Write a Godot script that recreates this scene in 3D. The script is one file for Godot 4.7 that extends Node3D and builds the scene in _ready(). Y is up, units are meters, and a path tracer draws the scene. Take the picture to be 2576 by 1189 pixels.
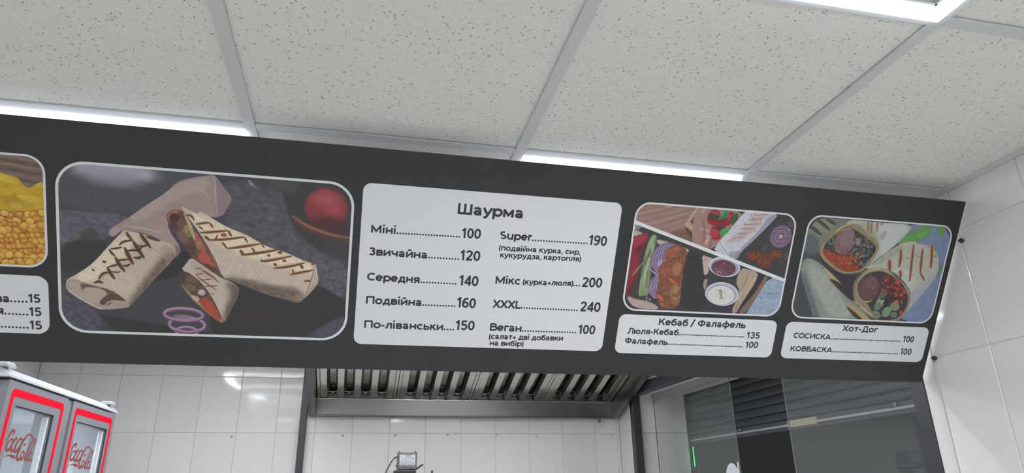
extends Node3D
# A takeaway kitchen seen from the counter: tiled walls, grid ceiling with frame lights, a leaning menu board, a drinks cooler, an extractor hood and a service window.

const E := 1.65                                  # height of the lens above the floor
const CEIL := 2.397
const TOPV := Vector3(0, 2.339, -1.298)          # top edge of the menu board
const BOTV := Vector3(0, 1.915, -1.575)          # its bottom edge
const PRINT_GAIN := 1.46                         # print colours as seen on the wall, to base colours
const RW := 1.533                                # right wall
const LW := -1.607                               # left wall
const BW := -3.899                               # back wall
var M := {}
var rng := RandomNumberGenerator.new()
var used := {}


func _ready():
	rng.seed = 41
	var cam := Camera3D.new()
	cam.name = "camera"
	cam.position = Vector3(0, E, 0)
	cam.rotation = Vector3(0.36416, -0.22609, -0.01546)
	cam.fov = 38.9723
	cam.near = 0.02
	cam.far = 60.0
	add_child(cam)
	cam.current = true
	var we := WorldEnvironment.new()
	we.name = "world"
	var env := Environment.new()
	env.background_mode = Environment.BG_COLOR
	env.background_color = Color(0.145, 0.146, 0.154)
	env.tonemap_mode = Environment.TONE_MAPPER_LINEAR
	env.tonemap_exposure = 1.28
	env.sdfgi_enabled = true
	env.ssao_enabled = true
	env.ssil_enabled = true
	we.environment = env
	add_child(we)
	make_materials()
	for c in [[-0.566, -1.657, "long glowing frame light above the left end of the menu board"], [0.634, -1.657, "glowing frame light above the price list of the menu board"],
			[-0.566, -2.857, "frame light deep over the kitchen, towards the drinks cooler"], [0.634, -2.857, "frame light deep over the kitchen, before the extractor hood"],
			[0.634, -0.457, "square frame light at the top right with a fissured tile inside it"],
			[-0.566, 0.743, "frame light over the customers, on the side of the left wall"], [0.634, 0.743, "frame light over the customers, on the side of the right wall"],
			[-0.566, 1.943, "rearmost frame light over the customers, towards the left wall"], [0.634, 1.943, "rearmost frame light over the customers, towards the right wall"]]:
		frame_light(c[0], c[1], c[2])
	build_shell()
	build_ceiling()
	build_window()
	build_board()
	build_hood()
	build_cooler()
	build_rotisserie()
	build_small()


# ---------------------------------------------------------------- helpers

func numbered(called: String, within := "") -> String:
	var k := within + called
	used[k] = used.get(k, -1) + 1
	return called if used[k] == 0 else "%s_%03d" % [called, used[k]]


func tag(o: Node, label: String, category := "", group := "", kind := ""):
	if label: o.set_meta("label", label)
	if category: o.set_meta("category", category)
	if group: o.set_meta("group", group)
	if kind: o.set_meta("kind", kind)
	return o


func thing(called: String, label: String, category: String, at := Vector3.ZERO, group := "", kind := "") -> Node3D:
	var o := Node3D.new()
	o.name = numbered(called)
	add_child(o, true)
	o.position = at
	tag(o, label, category, group, kind)
	return o


func part(called: String, mesh: Mesh, mat: Material, parent: Node, at := Vector3.ZERO) -> MeshInstance3D:
	var o := MeshInstance3D.new()
	o.name = called if parent != self else numbered(called)
	o.mesh = mesh
	o.material_override = mat
	o.position = at
	if parent != self:
		o.name = numbered(called, "%d/" % parent.get_instance_id())
	parent.add_child(o, true)
	return o


func st_new() -> SurfaceTool:
	var st := SurfaceTool.new()
	st.begin(Mesh.PRIMITIVE_TRIANGLES)
	st.set_smooth_group(-1)
	return st


func done(st: SurfaceTool) -> ArrayMesh:
	st.generate_normals()
	return st.commit()


func face(st: SurfaceTool, p: Array, inside: Vector3, uv := []):
	var n: Vector3 = (p[1] - p[0]).cross(p[2] - p[0])
	var flip: bool = n.dot(p[0] - inside) > 0
	for i in range(1, p.size() - 1):
		var ids := [0, i + 1, i] if flip else [0, i, i + 1]
		for k in ids:
			if uv.size(): st.set_uv(uv[k])
			st.add_vertex(p[k])


func cbox(st: SurfaceTool, c: Vector3, s: Vector3, b := 0.0, t := Transform3D()):
	var h := s / 2
	var o := t * c
	if b <= 0.0:
		for ax in 3:
			for sg in [-1, 1]:
				var p := []
				for q in [[-1, -1], [1, -1], [1, 1], [-1, 1]]:
					var v := Vector3()
					v[ax] = sg * h[ax]
					v[(ax + 1) % 3] = q[0] * h[(ax + 1) % 3]
					v[(ax + 2) % 3] = q[1] * h[(ax + 2) % 3]
					p.append(t * (c + v))
				face(st, p, o)
		return
	b = min(b, min(h.x, min(h.y, h.z)) * 0.95)
	for ax in 3:
		var u := (ax + 1) % 3
		var w := (ax + 2) % 3
		for sg in [-1, 1]:
			var p := []
			for q in [[-1, -1], [1, -1], [1, 1], [-1, 1]]:
				var v := Vector3()
				v[ax] = sg * h[ax]; v[u] = q[0] * (h[u] - b); v[w] = q[1] * (h[w] - b)
				p.append(t * (c + v))
			face(st, p, o)
		for su in [-1, 1]:
			for sw in [-1, 1]:
				var p := []
				for q in [[-1, 0], [1, 0], [1, 1], [-1, 1]]:
					var v := Vector3()
					v[ax] = q[0] * (h[ax] - b)
					v[u] = su * (h[u] - (b if q[1] else 0.0)); v[w] = sw * (h[w] - (0.0 if q[1] else b))
					p.append(t * (c + v))
				face(st, p, o)
	for sx in [-1, 1]:
		for sy in [-1, 1]:
			for sz in [-1, 1]:
				var e := Vector3(sx, sy, sz)
				var p := []
				for ax in 3:
					var v := e * (h - Vector3(b, b, b))
					v[ax] = e[ax] * h[ax]
					p.append(t * (c + v))
				face(st, p, o)


func box_mesh(s: Vector3, b := 0.0) -> ArrayMesh:
	var st := st_new()
	cbox(st, Vector3.ZERO, s, b)
	return done(st)


func span(st: SurfaceTool, a: Vector3, b: Vector3, bev := 0.0):
	cbox(st, (a + b) / 2, (b - a).abs(), bev)


func span_mesh(a: Vector3, b: Vector3, bev := 0.0) -> ArrayMesh:
	var st := st_new()
	span(st, a, b, bev)
	return done(st)


func prism(st: SurfaceTool, pts: Array, ax: Vector3, ay: Vector3, d: Vector3, o: Vector3):
	# a convex outline in the plane (ax, ay) at o, pushed along d
	var a := []
	var b := []
	var mid := Vector3()
	for p in pts:
		a.append(o + ax * p.x + ay * p.y)
		b.append(a[-1] + d)
		mid += a[-1] + b[-1]
	mid /= 2 * pts.size()
	face(st, a, mid)
	face(st, b, mid)
	for i in pts.size():
		var j := (i + 1) % pts.size()
		face(st, [a[i], a[j], b[j], b[i]], mid)


func tube(st: SurfaceTool, path: Array, r: float, sides := 10):
	st.set_smooth_group(0)
	var rings := []
	var up := Vector3(0.31, 0.9, 0.2).normalized()
	for i in path.size():
		var t: Vector3 = (path[min(i + 1, path.size() - 1)] - path[max(i - 1, 0)]).normalized()
		if absf(t.dot(up)) > 0.95: up = Vector3(0.95, 0.1, 0.3).normalized()
		var s := t.cross(up).normalized()
		var v := s.cross(t)
		var ring := []
		for k in sides:
			var a := TAU * k / sides
			ring.append(path[i] + (s * cos(a) + v * sin(a)) * r)
		rings.append(ring)
	for i in path.size() - 1:
		var mid: Vector3 = (path[i] + path[i + 1]) / 2
		for k in sides:
			var j := (k + 1) % sides
			face(st, [rings[i][k], rings[i][j], rings[i + 1][j], rings[i + 1][k]], mid)
	st.set_smooth_group(-1)
	face(st, rings[0], path[1])
	face(st, rings[-1], path[-2])


func lathe(st: SurfaceTool, o: Vector3, ax: Vector3, prof: Array, sides := 16):
	# prof: [radius, height along ax]
	var s := ax.cross(Vector3(0.3, 0.5, 0.81)).normalized()
	var v := s.cross(ax)
	var mid: Vector3 = o + ax * (prof[0][1] + prof[-1][1]) / 2
	for i in prof.size() - 1:
		for k in sides:
			var a := TAU * k / sides
			var b := TAU * (k + 1) / sides
			var p := [o + ax * prof[i][1] + (s * cos(a) + v * sin(a)) * prof[i][0], o + ax * prof[i][1] + (s * cos(b) + v * sin(b)) * prof[i][0],
				o + ax * prof[i + 1][1] + (s * cos(b) + v * sin(b)) * prof[i + 1][0], o + ax * prof[i + 1][1] + (s * cos(a) + v * sin(a)) * prof[i + 1][0]]
			if prof[i][0] < 1e-5: p = [p[0], p[2], p[3]]
			elif prof[i + 1][0] < 1e-5: p = [p[0], p[1], p[2]]
			face(st, p, mid)


func rrect(x0: float, y0: float, x1: float, y1: float, r: float, n := 14) -> Array:
	var out := []
	for c in [[x1 - r, y1 - r, 0.0], [x0 + r, y1 - r, 90.0], [x0 + r, y0 + r, 180.0], [x1 - r, y0 + r, 270.0]]:
		for i in n + 1:
			var a := deg_to_rad(c[2] + 90.0 * i / n)
			out.append(Vector2(c[0] + cos(a) * r, c[1] + sin(a) * r))
	return out


func ring_between(st: SurfaceTool, a: Array, b: Array, z0: float, z1: float):
	# a flat band between two outlines of as many points, from z0 (back) to z1 (front)
	var m := Vector3()
	for i in a.size():
		var j := (i + 1) % a.size()
		var mid := Vector3((a[i].x + b[j].x) / 2, (a[i].y + b[j].y) / 2, (z0 + z1) / 2)
		var A0 := Vector3(a[i].x, a[i].y, z1); var A1 := Vector3(a[j].x, a[j].y, z1)
		var B0 := Vector3(b[i].x, b[i].y, z1); var B1 := Vector3(b[j].x, b[j].y, z1)
		var d := Vector3(0, 0, z0 - z1)
		face(st, [A0, A1, B1, B0], mid)
		face(st, [A0 + d, A1 + d, B1 + d, B0 + d], mid)
		face(st, [A0, A1, A1 + d, A0 + d], mid)
		face(st, [B0, B1, B1 + d, B0 + d], mid)


func plate(st: SurfaceTool, pts: Array, z0: float, z1: float, uvbox := Rect2()):
	var a := []
	var b := []
	var uv := []
	var c := Vector2()
	for p in pts:
		a.append(Vector3(p.x, p.y, z1)); b.append(Vector3(p.x, p.y, z0)); c += p
		if uvbox.size.x > 0: uv.append(Vector2((p.x - uvbox.position.x) / uvbox.size.x, 1.0 - (p.y - uvbox.position.y) / uvbox.size.y))
	c /= pts.size()
	var mid := Vector3(c.x, c.y, (z0 + z1) / 2)
	face(st, a, mid, uv)
	face(st, b, mid, uv)
	for i in pts.size():
		var j := (i + 1) % pts.size()
		if uv.size(): face(st, [a[i], a[j], b[j], b[i]], mid, [uv[i], uv[j], uv[j], uv[i]])
		else: face(st, [a[i], a[j], b[j], b[i]], mid)


func mat(c: Color, rough := 0.5, metal := 0.0, spec := 0.5) -> StandardMaterial3D:
	var m := StandardMaterial3D.new()
	m.albedo_color = c
	m.roughness = rough
	m.metallic = metal
	m.metallic_specular = spec
	return m


func lin(r: float, g := -1.0, b := -1.0) -> Color:
	return Color(r, r if g < 0 else g, r if b < 0 else b).linear_to_srgb()


func glow(c: Color, e: float) -> StandardMaterial3D:
	var m := mat(c.darkened(0.4), 0.4)
	m.emission_enabled = true
	m.emission = c
	m.emission_energy_multiplier = e
	return m


func noise_tex(freq: float, size := 512, oct := 3, normal := false, strength := 1.0, sx := 1.0) -> NoiseTexture2D:
	var n := FastNoiseLite.new()
	n.noise_type = FastNoiseLite.TYPE_SIMPLEX_SMOOTH
	n.frequency = freq
	n.fractal_octaves = oct
	n.seed = 7
	var t := NoiseTexture2D.new()
	t.width = size
	t.height = size
	t.seamless = true
	t.noise = n
	if normal:
		t.as_normal_map = true
		t.bump_strength = strength
	return t


func make_materials():
	M.paint = mat(lin(0.76, 0.755, 0.73), 0.7)
	M.floor = mat(lin(0.70, 0.68, 0.64), 0.35)
	M.grout = mat(lin(0.60, 0.57, 0.51), 0.85)
	M.side_grout = mat(lin(0.70, 0.68, 0.64), 0.8)
	M.tiles = []
	for k in 4:
		var m := mat(lin(0.755 + 0.012 * k, 0.745 + 0.012 * k, 0.71 + 0.013 * k), 0.09)
		m.normal_enabled = true
		m.normal_texture = noise_tex(0.008, 256, 2, true, 3.0)
		m.normal_scale = 0.16
		m.uv1_triplanar = true
		m.uv1_world_triplanar = true
		m.uv1_scale = Vector3(1.7, 1.7, 1.7)
		M.tiles.append(m)
	for k in 3: M.tiles[k + 1].normal_texture = M.tiles[0].normal_texture
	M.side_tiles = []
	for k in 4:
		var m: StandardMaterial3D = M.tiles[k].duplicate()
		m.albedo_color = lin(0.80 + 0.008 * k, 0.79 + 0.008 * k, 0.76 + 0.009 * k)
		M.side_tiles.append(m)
	M.tbar = mat(lin(0.66, 0.675, 0.69), 0.42)
	M.bead = mat(lin(0.72, 0.71, 0.68), 0.5)
	M.board = mat(lin(0.029, 0.029, 0.032), 0.38)
	M.board_back = mat(lin(0.13, 0.13, 0.13), 0.6)
	M.edge = mat(lin(0.02), 0.5)
	M.vinyl = mat(lin(0.78, 0.80, 0.815), 0.5, 0.0, 0.4)
	M.ink = mat(lin(0.045, 0.045, 0.05), 0.55, 0.0, 0.4)
	M.frame = mat(lin(0.045, 0.047, 0.055), 0.4)
	M.steel = mat(lin(0.21, 0.205, 0.195), 0.36, 1.0)
	M.motor = mat(lin(0.20, 0.195, 0.19), 0.42, 0.9)
	M.plate = mat(lin(0.56, 0.57, 0.58), 0.6, 0.0, 0.3)
	M.steel.normal_enabled = true
	M.steel.normal_texture = noise_tex(0.006, 256, 2, true, 2.0)
	M.steel.normal_scale = 0.10
	M.steel.uv1_triplanar = true
	M.steel.uv1_scale = Vector3(1.6, 1.6, 1.6)
	M.baffle = mat(lin(0.64, 0.62, 0.59), 0.22, 1.0)
	M.baffle.normal_enabled = true
	M.baffle.normal_texture = M.steel.normal_texture
	M.baffle.normal_scale = 0.16
	M.baffle.uv1_triplanar = true
	M.baffle.uv1_scale = Vector3(2.4, 2.4, 2.4)
	M.steel_dark = mat(lin(0.16, 0.16, 0.16), 0.4, 1.0)
	M.rod = mat(lin(0.06), 0.35, 0.6)
	M.brown = mat(lin(0.10, 0.055, 0.04), 0.5)
	M.cooler = mat(lin(0.235, 0.235, 0.26), 0.4, 0.1)
	M.cabinet = mat(lin(0.50, 0.50, 0.53), 0.45)
	M.cooler_cap = mat(lin(0.62, 0.62, 0.65), 0.35, 0.1)
	M.seal = mat(lin(0.03), 0.6)
	M.inside = mat(lin(0.76, 0.79, 0.84), 0.4)
	M.glass = StandardMaterial3D.new()
	M.glass.transparency = BaseMaterial3D.TRANSPARENCY_ALPHA
	M.glass.albedo_color = Color(0.9, 0.95, 0.93, 0.04)
	M.glass.roughness = 0.0
	M.glass.metallic_specular = 0.32
	M.glass_edge = mat(lin(0.26, 0.285, 0.28), 0.25)
	M.light = glow(Color(0.93, 0.95, 1.0), 4.0)
	M.red = glow(Color(1.0, 0.07, 0.19), 0.80)
	M.red.albedo_color = Color(0.25, 0.01, 0.03)
	M.red.roughness = 0.7
	M.red.metallic_specular = 0.15
	M.green = glow(Color(0.25, 1.0, 0.5), 1.1)
	M.led = glow(Color(0.9, 0.95, 1.0), 2.5)
	M.shutter = mat(lin(0.058, 0.066, 0.074), 0.4, 0.0)
	M.shutter_bar = mat(lin(0.085, 0.092, 0.10), 0.4, 0.0)
	M.pale = mat(lin(0.42, 0.42, 0.42), 0.45)
	M.tape = mat(lin(0.44, 0.42, 0.30), 0.8)
	M.sticker = mat(lin(0.72, 0.78, 0.79), 0.5)
	M.red_print = mat(lin(0.26, 0.05, 0.042), 0.5)
	M.plug = mat(lin(0.42, 0.42, 0.41), 0.6)
	M.plug_hole = mat(lin(0.3), 0.7)
	M.filler = mat(lin(0.55, 0.53, 0.48), 0.8)


# ---------------------------------------------------------------- lights

func strip_light(parent: Node, at: Vector3, size: Vector2, energy: float):
	var l := AreaLight3D.new()
	l.name = "light_strip"
	l.area_size = size
	l.light_energy = energy
	l.light_color = Color(0.95, 0.97, 1.0)
	l.shadow_enabled = true
	l.area_range = 14.0
	l.area_attenuation = 2.0
	parent.add_child(l, true)
	l.position = at
	l.rotation = Vector3(-PI / 2, 0, 0)


func frame_light(x: float, z: float, label: String):
	var t := thing("ceiling_light", label, "ceiling light", Vector3(x + 0.004, CEIL, z - 0.0085), "square frame lights in the grid ceiling")
	var st := st_new()
	var o := 0.289
	var w := 0.034
	# a glowing band with sloped sides that hangs a little below the grid
	var prof := [Vector2(0, 0.004), Vector2(0.003, -0.0105), Vector2(w - 0.003, -0.0105), Vector2(w, 0.004)]
	for k in 4:
		var tr := Transform3D(Basis(Vector3.UP, k * PI / 2), Vector3.ZERO)
		for i in 3:
			var p: Vector2 = prof[i]
			var q: Vector2 = prof[i + 1]
			var a := o - p.x
			var b := o - q.x
			face(st, [tr * Vector3(-a, p.y, a), tr * Vector3(a, p.y, a), tr * Vector3(b, q.y, b), tr * Vector3(-b, q.y, b)], tr * Vector3(0, 0.003, o - w / 2))
		face(st, [tr * Vector3(-o, 0.004, o), tr * Vector3(o, 0.004, o), tr * Vector3(o - w, 0.004, o - w), tr * Vector3(-o + w, 0.004, o - w)], tr * Vector3(0, 0, o - w / 2))
	part("diffuser", done(st), M.light, t)
	var rim := st_new()
	for k in 4:
		var tr := Transform3D(Basis(Vector3.UP, k * PI / 2), Vector3.ZERO)
		cbox(rim, Vector3(0, -0.001, 0.252), Vector3(0.51, 0.012, 0.004), 0.0, tr)
	part("inner_rim", done(rim), M.tbar, t)
	for k in 4:
		var d := Vector3(0, -0.012, 0.272).rotated(Vector3.UP, k * PI / 2)
		strip_light(t, d, Vector2(0.56, 0.026) if k % 2 == 0 else Vector2(0.026, 0.56), 0.19)


# ---------------------------------------------------------------- walls, floor and ceiling

func wall_tile_mesh(w: float, h: float, axis: int) -> ArrayMesh:
	return box_mesh(Vector3(w, h, 0.008) if axis == 2 else Vector3(0.008, h, w), 0.0014)


func build_shell():
	tag(part("floor", span_mesh(Vector3(LW - 0.3, -0.2, BW - 0.3), Vector3(RW + 0.5, 0, 3.4)), M.floor, self), "grey floor of the shop and kitchen", "floor", "", "structure")
	var th := 0.291
	var y0 := 2.2508
	# back wall
	var wb := thing("wall_back", "white tiled back wall of the kitchen behind the hood and the cooler", "wall", Vector3(0, 0, BW), "", "structure")
	part("grout", span_mesh(Vector3(LW - 0.3, 0, -0.3), Vector3(RW + 0.5, CEIL + 0.12, -0.0025)), M.grout, wb)
	for k in range(-1, 15):
		var x: float = -1.4177 + 0.2 * k + 0.1
		for j in range(0, 5):
			var ya: float = y0 - th * j
			var yb: float = ya + th if j else CEIL
			var xa: float = x - 0.1
			var xb: float = minf(x + 0.1, RW - 0.001)
			if xa < LW: xa = LW + 0.001
			var o := part("wall_tile", wall_tile_mesh(xb - xa - 0.0026, yb - ya - 0.0026, 2), M.tiles[rng.randi() % 4], wb, Vector3((xa + xb) / 2, (ya + yb) / 2, -0.004))
			o.rotation = Vector3(rng.randfn(0, 0.0022), rng.randfn(0, 0.0022), 0)
	# right wall with the window opening
	var wr := thing("wall_right", "white tiled right wall with the end of the menu board pinned to it", "wall", Vector3(RW, 0, 0), "", "structure")
	var e := 0.345
	for q in [[0.0, CEIL + 0.12, -1.587, 3.4], [2.167, CEIL + 0.12, -3.706, -1.587], [0.0, 1.05, -3.706, -1.587], [0.0, CEIL + 0.12, BW - 0.01, -3.706]]:
		part("plaster", span_mesh(Vector3(0.0045, q[0], q[2]), Vector3(e, q[1], q[3])), M.paint, wr)
	var th2 := 0.31
	var yr := E + 0.636
	for k in range(-12, 1):
		var z1: float = -1.356 - 0.2 * k
		var z0: float = z1 - 0.2
		if k == 0: z0 = -1.535
		for j in range(-1, 4):
			var ya: float = yr - th2 * (j + 1)
			var yb: float = yr - th2 * j
			if j == -1: yb = CEIL
			var o := part("wall_tile", wall_tile_mesh(z1 - z0 - 0.0026, yb - ya - 0.0026, 0), M.side_tiles[rng.randi() % 4], wr, Vector3(0.004, (ya + yb) / 2, (z0 + z1) / 2))
			o.rotation = Vector3(0, rng.randfn(0, 0.002), rng.randfn(0, 0.002))
	var gst := st_new()
	span(gst, Vector3(0.002, 0, -1.535), Vector3(0.0044, CEIL, 1.2))
	span(gst, Vector3(0.002, 0, BW), Vector3(0.0044, 2.2, -3.707))
	span(gst, Vector3(0.002, 2.206, BW), Vector3(0.0044, CEIL, -1.6))
	part("grout", done(gst), M.side_grout, wr)
	for j in range(0, 5):
		var ya: float = y0 + 0.006 - th * j
		var yb: float = ya + th if j else CEIL
		part("wall_tile", wall_tile_mesh(0.186, yb - ya - 0.0026, 0), M.tiles[j % 4], wr, Vector3(0.004, (ya + yb) / 2, (BW - 3.709) / 2 + 0.001))
	for k in 11:
		part("wall_tile", wall_tile_mesh(0.19, CEIL - 2.209 - 0.003, 0), M.tiles[k % 4], wr, Vector3(0.004, (CEIL + 2.209) / 2, -3.60 + 0.1935 * k))
	# the tiled far jamb of the window
	for j in range(-1, 3):
		var ya: float = 1.655 + 0.3 * j - 0.003
		var yb: float = min(ya + 0.2965, 2.165)
		for q in [[0.048, 0.1485], [0.1525, 0.343]]:
			part("jamb_tile", span_mesh(Vector3(q[0], ya, -3.7065), Vector3(q[1], yb, -3.7), 0.0012), M.tiles[(j + 5) % 4], wr)
	part("glass_channel", span_mesh(Vector3(0.149, 1.06, -3.7058), Vector3(0.152, 2.138, -3.7015)), M.frame, wr)
	# left wall and the wall behind the customers
	var wl := thing("wall_left", "white tiled left wall beside the drinks cooler", "wall", Vector3(LW, 0, 0), "", "structure")
	part("plaster", span_mesh(Vector3(-0.3, 0, BW), Vector3(-0.0025, CEIL + 0.12, 3.4)), M.paint, wl)
	for k in 12:
		for j in range(0, 5):
			var ya: float = y0 - th * j
			var yb: float = ya + th if j else CEIL
			part("wall_tile", wall_tile_mesh(0.197, yb - ya - 0.003, 0), M.tiles[rng.randi() % 4], wl, Vector3(-0.004, (ya + yb) / 2, BW + 0.11 + 0.2 * k))
	tag(part("wall_front", span_mesh(Vector3(LW - 0.3, 0, 3.1), Vector3(RW + 0.5, CEIL + 0.12, 3.4)), M.paint, self), "pale plain wall behind the customers", "wall", "", "structure")
	# trims
	tag(part("trim_4", span_mesh(Vector3(LW + 0.0005, CEIL - 0.003, BW + 0.01), Vector3(LW + 0.02, CEIL + 0.004, 3.1), 0.001), M.tbar, self), "grey metal angle strip where the ceiling meets the left wall", "trim", "", "structure")
	tag(part("trim_1", span_mesh(Vector3(RW - 0.024, CEIL - 0.003, BW + 0.01), Vector3(RW - 0.0005, CEIL + 0.004, 3.1), 0.001), M.tbar, self), "grey metal angle strip where the ceiling meets the right wall", "trim", "", "structure")
	tag(part("trim_2", span_mesh(Vector3(RW - 0.002, 0, -1.5365), Vector3(RW + 0.004, CEIL - 0.006, -1.5345), 0.0005), M.tbar, self), "thin metal edge strip at the end of the right wall tiles", "trim", "", "structure")
	tag(part("trim_3", span_mesh(Vector3(RW - 0.014, 0, BW + 0.001), Vector3(RW - 0.0005, CEIL - 0.006, BW + 0.014), 0.004), M.bead, self), "white sealant bead in the back right corner beneath the hood", "trim", "", "structure")


func ceiling_images() -> Array:
	var out := []
	for v in 2:
		var size := 1536
		var hgt := Image.create(size, size, false, Image.FORMAT_RGB8)
		hgt.fill(Color(1, 1, 1))
		var col := Image.create(size, size, false, Image.FORMAT_RGB8)
		col.fill(lin(0.84, 0.835, 0.805))
		var r := RandomNumberGenerator.new()
		r.seed = 100 + v
		for i in 6500:
			var p := Vector2i(r.randi() % (size - 2), r.randi() % (size - 2))
			var s := 2 if r.randf() < 0.35 else 1
			hgt.fill_rect(Rect2i(p, Vector2i(s, s)), Color(0.45, 0.45, 0.45))
			if s == 2: col.fill_rect(Rect2i(p, Vector2i(2, 2)), lin(0.66, 0.645, 0.615))
		for i in 720:
			var p := Vector2(r.randf() * size, r.randf() * size)
			var a := r.randfn(0.0, 0.75) + (PI if r.randf() < 0.5 else 0.0)
			var n := int(r.randf_range(5, 14))
			var bend := r.randfn(0, 0.12)
			var w := r.randf_range(1.5, 2.8)
			var dk := r.randf_range(0.0, 0.3)
			if r.randf() < 0.2: a += r.randf_range(0.6, 1.4)
			for k in n:
				a += bend + r.randfn(0, 0.1)
				p += Vector2(cos(a), sin(a)) * 1.25
				var ww := maxf(1.0, w * sin(PI * (k + 0.7) / (n + 0.4)))
				var q := Rect2i(int(p.x - ww / 2), int(p.y - ww / 2), int(ceil(ww)), int(ceil(ww)))
				hgt.fill_rect(q, Color(dk, dk, dk))
				if ww > 1.6: col.fill_rect(q.grow(-1) if ww > 3 else q, lin(0.67, 0.655, 0.63))
		hgt.resize(size * 2 / 3, size * 2 / 3, Image.INTERPOLATE_LANCZOS)
		hgt.resize(size, size, Image.INTERPOLATE_CUBIC)
		out.append([ImageTexture.create_from_image(hgt), ImageTexture.create_from_image(col)])
	return out


func ceiling_tile_mesh(w: float, d: float, turn: int) -> ArrayMesh:
	var st := st_new()
	var h := 0.014
	var c := [Vector3(-w / 2, 0, -d / 2), Vector3(w / 2, 0, -d / 2), Vector3(w / 2, 0, d / 2), Vector3(-w / 2, 0, d / 2)]
	var uv := []
	for p in c: uv.append(Vector2(p.x / 0.6 + 0.5, p.z / 0.6 + 0.5).rotated(turn * PI / 2))
	var up := Vector3(0, h, 0)
	face(st, c, Vector3(0, h / 2, 0), uv)
	face(st, [c[0] + up, c[1] + up, c[2] + up, c[3] + up], Vector3(0, h / 2, 0), uv)
	for i in 4:
		var j := (i + 1) % 4
		face(st, [c[i], c[j], c[j] + up, c[i] + up], Vector3(0, h / 2, 0), [uv[i], uv[j], uv[j], uv[i]])
	st.generate_normals()
	st.generate_tangents()
	return st.commit()


func build_ceiling():
	var ce := thing("ceiling", "suspended ceiling of fissured mineral tiles in a grey metal grid", "ceiling", Vector3(0, CEIL, 0), "", "structure")
	part("slab", span_mesh(Vector3(LW - 0.3, 0.12, BW - 0.3), Vector3(RW + 0.5, 0.3, 3.4)), M.paint, ce)
	var mats := []
	for im in ceiling_images():
		var m := mat(Color.WHITE, 0.9, 0.0, 0.3)
		m.albedo_texture = im[1]
		m.heightmap_enabled = true
		m.heightmap_texture = im[0]
		m.heightmap_scale = 0.30
		mats.append(m)
	var meshes := []
	var inner := []
	for k in 4:
		meshes.append(ceiling_tile_mesh(0.588, 0.588, k))
		inner.append(ceiling_tile_mesh(0.516, 0.516, k))
	var lit := [[2, 0], [4, 0], [2, -2], [4, -2], [4, 2], [2, 4], [4, 4], [2, 6], [4, 6]]
	for i in range(0, 6):
		for j in range(-4, 8):
			var xa: float = -1.466 + 0.6 * (i - 1) - 0.0
			var za: float = -1.357 - 0.6 + 0.6 * j
			var cx: float = xa + 0.3
			var cz: float = za + 0.3
			if i == 0: continue
			if za + 0.6 > 3.3: continue
			if [i, j] in lit:
				part("ceiling_tile", inner[(i * 3 + j + 8) % 4], mats[(i + j + 8) % 2], ce, Vector3(cx + 0.004, 0.0042, cz - 0.0085))
				continue
			part("ceiling_tile", meshes[(i * 3 + j * 5 + 40) % 4], mats[(i * 2 + j + 8) % 2], ce, Vector3(cx, 0.0025 + rng.randf() * 0.001, cz))
	# narrow tiles along the left wall
	for i in range(0, 6):
		var x: float = -1.466 + 0.6 * i
		if x > 1.4: continue
		part("main_runner", span_mesh(Vector3(x - 0.012, -0.0035, BW + 0.004), Vector3(x + 0.012, 0.002, 3.08), 0.0006), M.tbar, ce)
	for i in range(-1, 6):
		for j in range(-4, 8):
			var xa: float = maxf(-1.466 + 0.6 * i + 0.0122, LW + 0.002)
			var xb: float = minf(-1.466 + 0.6 * (i + 1) - 0.0122, RW - 0.024)
			var z: float = -1.357 + 0.6 * j
			if z < BW + 0.02 or z > 3.05 or xb - xa < 0.05: continue
			part("cross_tee", span_mesh(Vector3(xa, -0.0028, z - 0.012), Vector3(xb, 0.002, z + 0.012), 0.0006), M.tbar, ce)
	for j in range(-4, 8):
		var za: float = -1.357 - 0.6 + 0.6 * j
		if za < BW - 0.5: continue
		part("ceiling_tile", ceiling_tile_mesh(0.125, 0.588, 0), mats[0], ce, Vector3(-1.54, 0.0025, za + 0.3))


# ---------------------------------------------------------------- the service window on the right

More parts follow.
